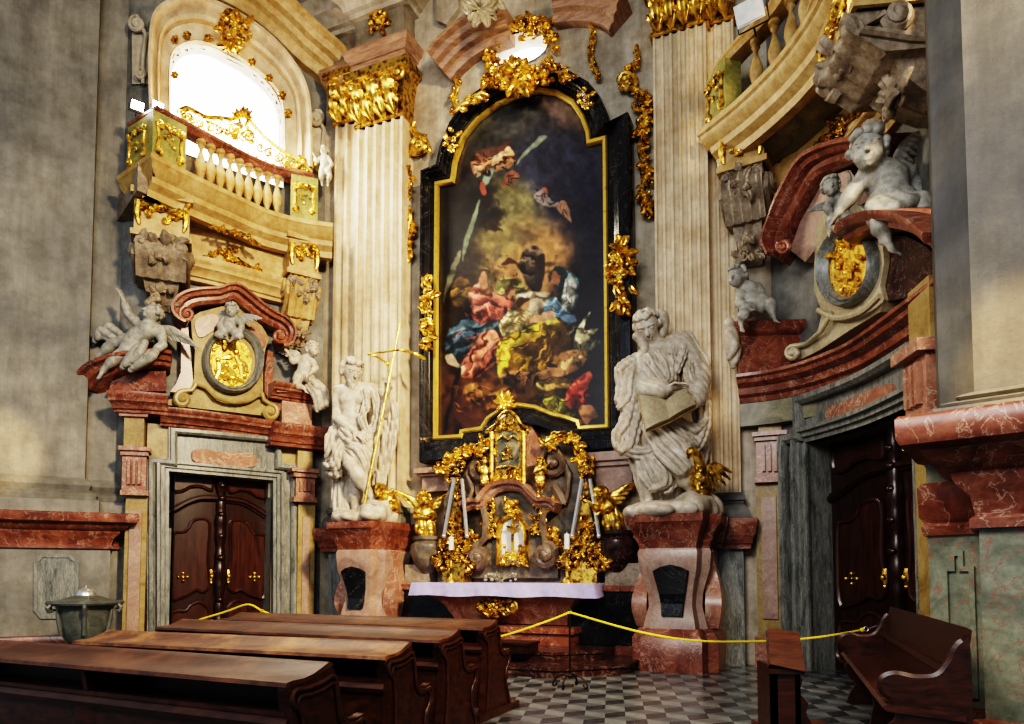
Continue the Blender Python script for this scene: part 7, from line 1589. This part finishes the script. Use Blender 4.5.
# ---------------------------------------------------------------- pews
def pew(lab, ra, rb, la, shade=0):
    """ra/rb = right end near and far corners of the desk top in the photo (x, y), la = left end near corner"""
    zf, zn = 1.02, .95
    Rn = atz(*ra, zn); Ln = atz(*la, zn); d = unit((Ln-Rn)*V3(1, 1, 0)); Lg = np.linalg.norm((Ln-Rn)[:2]); f = V3(-d[1], d[0], 0) 
    if f[1] < 0: f = -f
    o = V3(Rn[0], Rn[1], 0); t = Thing('church_pew', lab, 'pew', o, 'rows of church pews on the left')
    def P(x, y, z): y = y*.8 if y < .45 else .36+(y-.45)*.72; return o+d*x+f*y+V3(0, 0, z)
    def slabp(pts, x0, x1): mb = MB(); mb.prism([P(x0, y, z) for y, z in pts], [P(x1, y, z) for y, z in pts]); return mb
    top = [(-.02, .925), (-.01, .948), (.04, .955), (.14, .956), (.24, .97), (.34, 1.0), (.4, 1.02), (.43, 1.015), (.435, .995), (.36, .975), (.24, .945), (.14, .932), (.04, .93), (.0, .915)]
    t.part('desk_top', slabp(top, -.04, Lg+.03), M['pew_worn' if 'palest' in lab else 'pew_top'])
    t.part('book_shelf', slabp([(.06, .76), (.06, .785), (.4, .785), (.4, .76)], .0, Lg), M['pew'])
    t.part('back_panel', slabp([(.4, .18), (.38, .76), (.37, .98), (.41, .98), (.43, .76), (.45, .18)], .0, Lg), M['pew'])
    t.part('shelf_rail', slabp([(.05, .69), (.035, .72), (.05, .75), (.07, .76), (.09, .75), (.09, .69)], .0, Lg), M['pew'])
    t.part('lower_panel', slabp([(.08, .22), (.08, .69), (.11, .69), (.11, .22)], .0, Lg), M['pew'])
    t.part('base_rail', slabp([(.05, .12), (.05, .24), (.13, .24), (.13, .12)], .0, Lg), M['pew'])
    t.part('seat', slabp([(.43, .44), (.43, .475), (.86, .49), (.88, .47), (.86, .45)], .04, Lg), M['pew'])
    n = max(2, int(Lg/1.1))
    for i in range(n+1):
        x = .02+(Lg-.1)*i/n; mb = MB(); mb.prism([P(x, y, z) for y, z in ((.03, .92), (.06, .8), (.1, .7), (.11, .5), (.2, .4), (.4, .4), (.4, .96))], [P(x+.04, y, z) for y, z in ((.03, .92), (.06, .8), (.1, .7), (.11, .5), (.2, .4), (.4, .4), (.4, .96))]); t.part('bracket', mb, M['pew'])
        if 0 < i < n:
            mb = MB(); mb.prism([P(x-.06, .08, .3), P(x-.02, .05, .3), P(x+.1, .05, .3), P(x+.12, .08, .3)], [P(x-.06, .08, .69), P(x-.02, .05, .69), P(x+.1, .05, .69), P(x+.12, .08, .69)]); t.part('stile', mb, M['pew'])
    ep = spline([(.0, 0), (.02, .2), (.07, .5), (.05, .8), (-.01, .9), (.02, .95), (.14, .95), (.3, .965), (.42, .99), (.47, .95), (.5, .85), (.54, .74), (.63, .68), (.76, .67), (.86, .68), (.9, .63), (.88, .56), (.8, .5), (.76, .4), (.8, .26), (.9, .14), (.93, .0)], 3)
    for x0, sgn in ((-.035, 1), (Lg-.02, -1)):
        mb = MB(); mb.prism([P(x0, y, z) for y, z in ep], [P(x0+.055, y, z) for y, z in ep]); e = t.part('end_panel', mb, M['pew'])
        xo = x0-.012 if sgn > 0 else x0+.067
        inn = [(y*.8+.09, z*.86+.05) for y, z in ep]; mb = MB(); n_ = len(inn); mb.tube([P(xo, y, z) for y, z in inn]+[P(xo, *inn[0])], .012, 6); t.part('end_moulding', mb, M['pew'], parent=e)
        mb = MB(); mb.tube([P(xo, y*.9+.04, z*.93+.02) for y, z in ep[10:-8]], .014, 6); t.part('end_moulding', mb, M['pew'], parent=e)
        mb = MB(); mb.box(P(x0+.03, .46, .04), (.12, 1.0, .08), atan2(d[1], d[0])); t.part('foot', mb, M['pew'])
    return t
pew('dark wooden church pew nearest the viewer, its long worn desk top crossing the lower left', (282, 682), (330, 661), (-70, 652))
pew('second church pew from the viewer with the palest, most worn desk top', (381, 656), (405, 645), (76, 641))
pew('third church pew from the viewer, mostly hidden by the worn pale pew', (436, 640), (459, 632), (158, 627))
pew('farthest church pew on the left, closest to the altar steps', (480, 628), (500, 619), (222, 619))
# ---------------------------------------------------------------- bench against the right pier
a = V3(3.1, 4.85, 0); b = V3(4.36, 8.15, 0); d = unit(b-a); Lg = np.linalg.norm(b-a); f = V3(-d[1], d[0], 0); f = f if f[0] < 0 else -f   # f points to the left, away from the pier
t = Thing('wooden_bench', 'dark carved wooden bench with scrolled arms along the right pier', 'bench', (a+b)/2)
def P(x, y, z): return a+d*x+f*y+V3(0, 0, z)
def slabp(pts, x0, x1): mb = MB(); mb.prism([P(x0, y, z) for y, z in pts], [P(x1, y, z) for y, z in pts]); return mb
t.part('backrest', slabp([(-.02, .3), (.0, .7), (-.06, 1.12), (-.02, 1.14), (.05, .7), (.03, .3)], 0, Lg), M['pew'])
t.part('back_rail', slabp([(.0, .78), (.02, .83), (.06, .83), (.07, .78)], .05, Lg-.05), M['pew'])
t.part('seat', slabp([(.0, .50), (.0, .55), (.48, .59), (.51, .57), (.48, .54)], -.05, Lg+.05), M['pew_top_dark'])
ar = spline([(-.04, .0), (-.04, 1.0), (0, 1.04), (.05, .98), (.08, .9), (.16, .8), (.3, .78), (.42, .8), (.5, .76), (.5, .68), (.44, .62), (.42, .5), (.48, .42), (.44, .32), (.36, .24), (.42, .12), (.46, 0)], 4)
for x in (-.03, Lg-.04):
    mb = MB(); mb.prism([P(x, y, z) for y, z in ar], [P(x+.06, y, z) for y, z in ar]); e = t.part('arm', mb, M['pew']); 
    mb = MB(); mb.tube([P(x+.03, y, z) for y, z in ar[8:44]], .03, 6); t.part('arm_moulding', mb, M['pew'], parent=e)
t.part('support', slabp([(.05, 0), (.1, .3), (.1, .5), (.4, .5), (.36, .3), (.42, 0)], Lg*.5, Lg*.5+.06), M['pew'])
# ---------------------------------------------------------------- kneeling desk at the right of the aisle
Yk = 5.3; Pk = lambda x, y, dd=0: at(x, y, Yk+dd)
t = Thing('prayer_desk', 'narrow dark wooden kneeling desk with slanted top standing on the tiled floor at lower right', 'prayer desk', (Pk(786, 724)[0], Yk, 0))
mb = MB(); fr_ = [Pk(768, 628, .2), Pk(799, 632, .2), Pk(806, 672, -.05), Pk(770, 664, -.05)]; mb.prism(fr_, [p+V3(0, .05, -.03) for p in fr_]); t.part('slanted_top', mb, M['pew_top_dark'])
xl, xr = Pk(772, 670)[0], Pk(800, 670)[0]
def gb(x0, x1, y0, y1, z0, z1): mb = MB(); mb.prism([V3(x0, y0, z0), V3(x1, y0, z0), V3(x1, y1, z0), V3(x0, y1, z0)], [V3(x0, y0, z1), V3(x1, y0, z1), V3(x1, y1, z1), V3(x0, y1, z1)]); return mb
t.part('front_panel', gb(xl, xr, Yk, Yk+.05, 0, .8), M['pew']); t.part('side_panel', gb(xr-.04, xr, Yk, Yk+.32, 0, .82), M['pew']); t.part('side_panel', gb(xl, xl+.04, Yk, Yk+.32, 0, .82), M['pew']); t.part('top_moulding', gb(xl-.02, xr+.02, Yk-.03, Yk+.06, .76, .8), M['pew'])
br = [(xr, .75), (xr+.06, .7), (xr+.03, .6), (xr+.1, .52), (xr+.08, .44), (xr+.16, .3), (xr+.3, .2), (xr+.55, .14), (xr+.55, 0), (xr, 0)]
mb = MB(); mb.prism([V3(x, Yk+.1, z) for x, z in br], [V3(x, Yk+.15, z) for x, z in br]); t.part('scroll_bracket', mb, M['pew']); t.part('kneeler', gb(xr, xr+.6, Yk-.1, Yk+1.1, .14, .2), M['pew_top_dark'])
# ---------------------------------------------------------------- stone and metal font at left
c = atz(85, 645, .0); c = V3((85-512)/FPX*11.6*1.0, 11.6, 0); c = at(85, 620, 11.4)*V3(1, 1, 0)
t = Thing('baptismal_font', 'dark pewter baptismal font with domed lid in front of the left pier', 'font', c)
mb = MB(); mb.lathe(c, [(.34, 0), (.34, .08), (.26, .14), (.18, .24), (.17, .34), (.24, .42), (.3, .5), (.36, .7), (.4, .95), (.42, 1.0)], 24); t.part('basin', mb, M['pewter'])
mb = MB(); mb.lathe(c, [(.42, 1.0), (.54, 1.02), (.56, 1.05), (.54, 1.08), (.4, 1.09), (.3, 1.12), (.22, 1.15), (.16, 1.17)], 28); ld = t.part('lid', mb, M['pewter'])
mb = MB(); mb.lathe(c, [(.16, 1.16), (.15, 1.22), (.10, 1.27), (.05, 1.29), (.02, 1.30), (.03, 1.33), (.0, 1.34)], 16); t.part('knob', mb, M['silver'], parent=ld)
for k in range(6):
    a_ = 2*pi*k/6; mb = MB(); e = V3(cos(a_), sin(a_), 0); mb.tube([c+e*.53+V3(0, 0, 1.03), c+e*.58+V3(0, 0, .98), c+e*.55+V3(0, 0, .92), c+e*.49+V3(0, 0, .93)], [.03, .03, .02], 6); t.part('handle', mb, M['pewter'])
    mb = MB(); mb.tube([c+e*.36+V3(0, 0, .55), c+e*.41+V3(0, 0, .8), c+e*.43+V3(0, 0, .95)], [.03, .035, .02], 6); t.part('rib', mb, M['pewter'])
# ---------------------------------------------------------------- rope barrier
s = atz(570, 688, 0); sp_ = s.copy(); t = Thing('barrier_stand', 'thin black wrought iron stand holding the yellow rope in front of the altar steps', 'barrier stand', s)
mb = MB(); mb.tube([s+V3(0, 0, .12), s+V3(0, 0, 1.02)], .013, 8); mb.ball(s+V3(0, 0, 1.03), .028); mb.ball(s+V3(0, 0, .16), .03); t.part('pole', mb, M['iron'])
for k in range(4):
    a_ = pi/4+pi/2*k+.3; e = V3(cos(a_), sin(a_), 0); mb = MB(); mb.tube(spline([s+V3(0, 0, .14), s+e*.1+V3(0, 0, .17), s+e*.2+V3(0, 0, .12), s+e*.25+V3(0, 0, .03), s+e*.21+V3(0, 0, .02), s+e*.19+V3(0, 0, .06)], 5), .012, 6); t.part('foot', mb, M['iron'])
def rope(pts, lab, r=.014):
    Q = spline(pts, 10); mb = MB(); mb.tube(Q, r, 7)
    for e in (pts[0], pts[-1]): mb.ball(e, r*2.2, 8, 6)
    solo('barrier_rope', mb, M['rope'], lab, 'rope')
tp = s+V3(0, 0, 1.0); dr = R.w(868, 629, -.1); dr[2] = R.w(868, 629, -.1)[2]
m_ = lambda p, q, f_, sag: p*(1-f_)+q*f_-V3(0, 0, sag)
rope([tp, at(640, 632, 8.75), at(700, 641, 8.9), at(770, 641, 9.1), at(820, 637, 9.2), at(862, 630, 9.4)], 'yellow rope from the iron stand across to the right door')
d2 = V3(-3.6, 10.0, 0)
rope([tp, at(545, 622, 9.15), at(502, 636, 9.3), at(470, 640, 9.5), at(400, 640, 9.8), at(330, 635, 10.0), at(262, 611, 10.2)], 'yellow rope running left from the iron stand behind the pews')
rope([at(262, 611, 10.2)]+[at(248, 604.5, 10.25), at(228, 611, 10.4), at(205, 618, 10.5), at(150, 634, 10.8), at(70, 646, 10.6), at(48, 647, 10.5)], 'yellow rope knotted in front of the left door, sagging towards the font')
c = at(248, 606, 10.25)*V3(1, 1, 0); t = Thing('barrier_stand', 'second thin black stand behind the pews holding the rope peak before the left door', 'barrier stand', c)
mb = MB(); zt2 = at(248, 604.5, 10.25)[2]; mb.tube([c+V3(0, 0, .0), c+V3(0, 0, zt2)], .013, 8); t.part('pole', mb, M['iron']); mb = MB(); mb.lathe(c, [(.2, 0), (.2, .02), (.05, .05), (.02, .08)], 16); t.part('foot', mb, M['iron'])
c = at(866, 629, 9.42); t = Thing('snap_hook', 'small steel snap hook ending the yellow rope at the right door', 'hook', c); mb = MB(); mb.tube([c+V3(.03*cos(a_), 0, .03*sin(a_)) for a_ in np.linspace(0, 2*pi, 14)], .008, 6); t.part('ring', mb, M['silver']); mb = MB(); mb.tube([c+V3(.03, 0, 0), c+V3(.1, .02, .02), c+V3(.17, .04, .04)], .012, 6); t.part('clip', mb, M['silver'])
# ---------------------------------------------------------------- camera and light
cam = bpy.data.cameras.new('camera'); co = bpy.data.objects.new('camera', cam); COL.objects.link(co); bpy.context.scene.camera = co
cam.sensor_width = 36; cam.lens = FPX*36/1024; cam.shift_y = SHIFT; cam.clip_end = 100; cam.clip_start = .05
co.location = CAM.tolist(); co.rotation_euler = (pi/2+PITCH, 0, 0)
sc_ = bpy.context.scene
w = bpy.data.worlds.new('world'); sc_.world = w; w.use_nodes = True
w.node_tree.nodes['Background'].inputs[0].default_value = (.72, .84, 1.0, 1); w.node_tree.nodes['Background'].inputs[1].default_value = .4
def area(name, loc, target, size, power, col, spread=None):
    l = bpy.data.lights.new(name, 'AREA'); l.energy = power; l.color = col; l.shape = 'RECTANGLE'; l.size, l.size_y = size
    if spread: l.spread = radians(spread)
    o = bpy.data.objects.new(name, l); COL.objects.link(o); o.location = loc
    from mathutils import Vector
    o.rotation_euler = (Vector(target)-Vector(loc)).to_track_quat('-Z', 'Y').to_euler(); return o
area('nave_key', (6.8, -2.5, 11.5), (-2.5, 14, 4), (1.6, 1.6), 850, (1, .78, .5), 70)  # warm key lamp from upper right behind the camera, source unseen
area('nave_fill', (-3.5, -1.5, 9), (.5, 13, 4), (6, 4), 720, (.93, .96, 1))
area('chapel_window_light', tuple(L.w(228, 110, .5)), (2.5, 10, 3), (2.0, 1.4), 420, (1, .9, .72), 150)
area('aisle_fill', (-1.0, 4.0, 5.5), (5, 9.3, 1.8), (2, 1.5), 55, (1, .86, .7), 110)
def spot(name, loc, target, power, col, ang, blend=.5, r=.05):
    from mathutils import Vector
    l = bpy.data.lights.new(name, 'SPOT'); l.energy = power; l.color = col; l.spot_size = radians(ang); l.spot_blend = blend; l.shadow_soft_size = r
    o = bpy.data.objects.new(name, l); COL.objects.link(o); o.location = loc; o.rotation_euler = (Vector(target)-Vector(loc)).to_track_quat('-Z', 'Y').to_euler()
spot('sunbeam_right', (-4, -2, 7.5), tuple(at(1012, 310, 4.9)), 9000, (1, .66, .28), 7, .9)
spot('sunbeam_left', (4, 1, 8), tuple(at(2, 440, 11.8)), 16000, (1, .68, .3), 6, .8)
sc_.view_settings.view_transform = 'Filmic'; sc_.view_settings.look = 'Very High Contrast'; sc_.view_settings.exposure = .12
sc_.cycles.max_bounces = 6
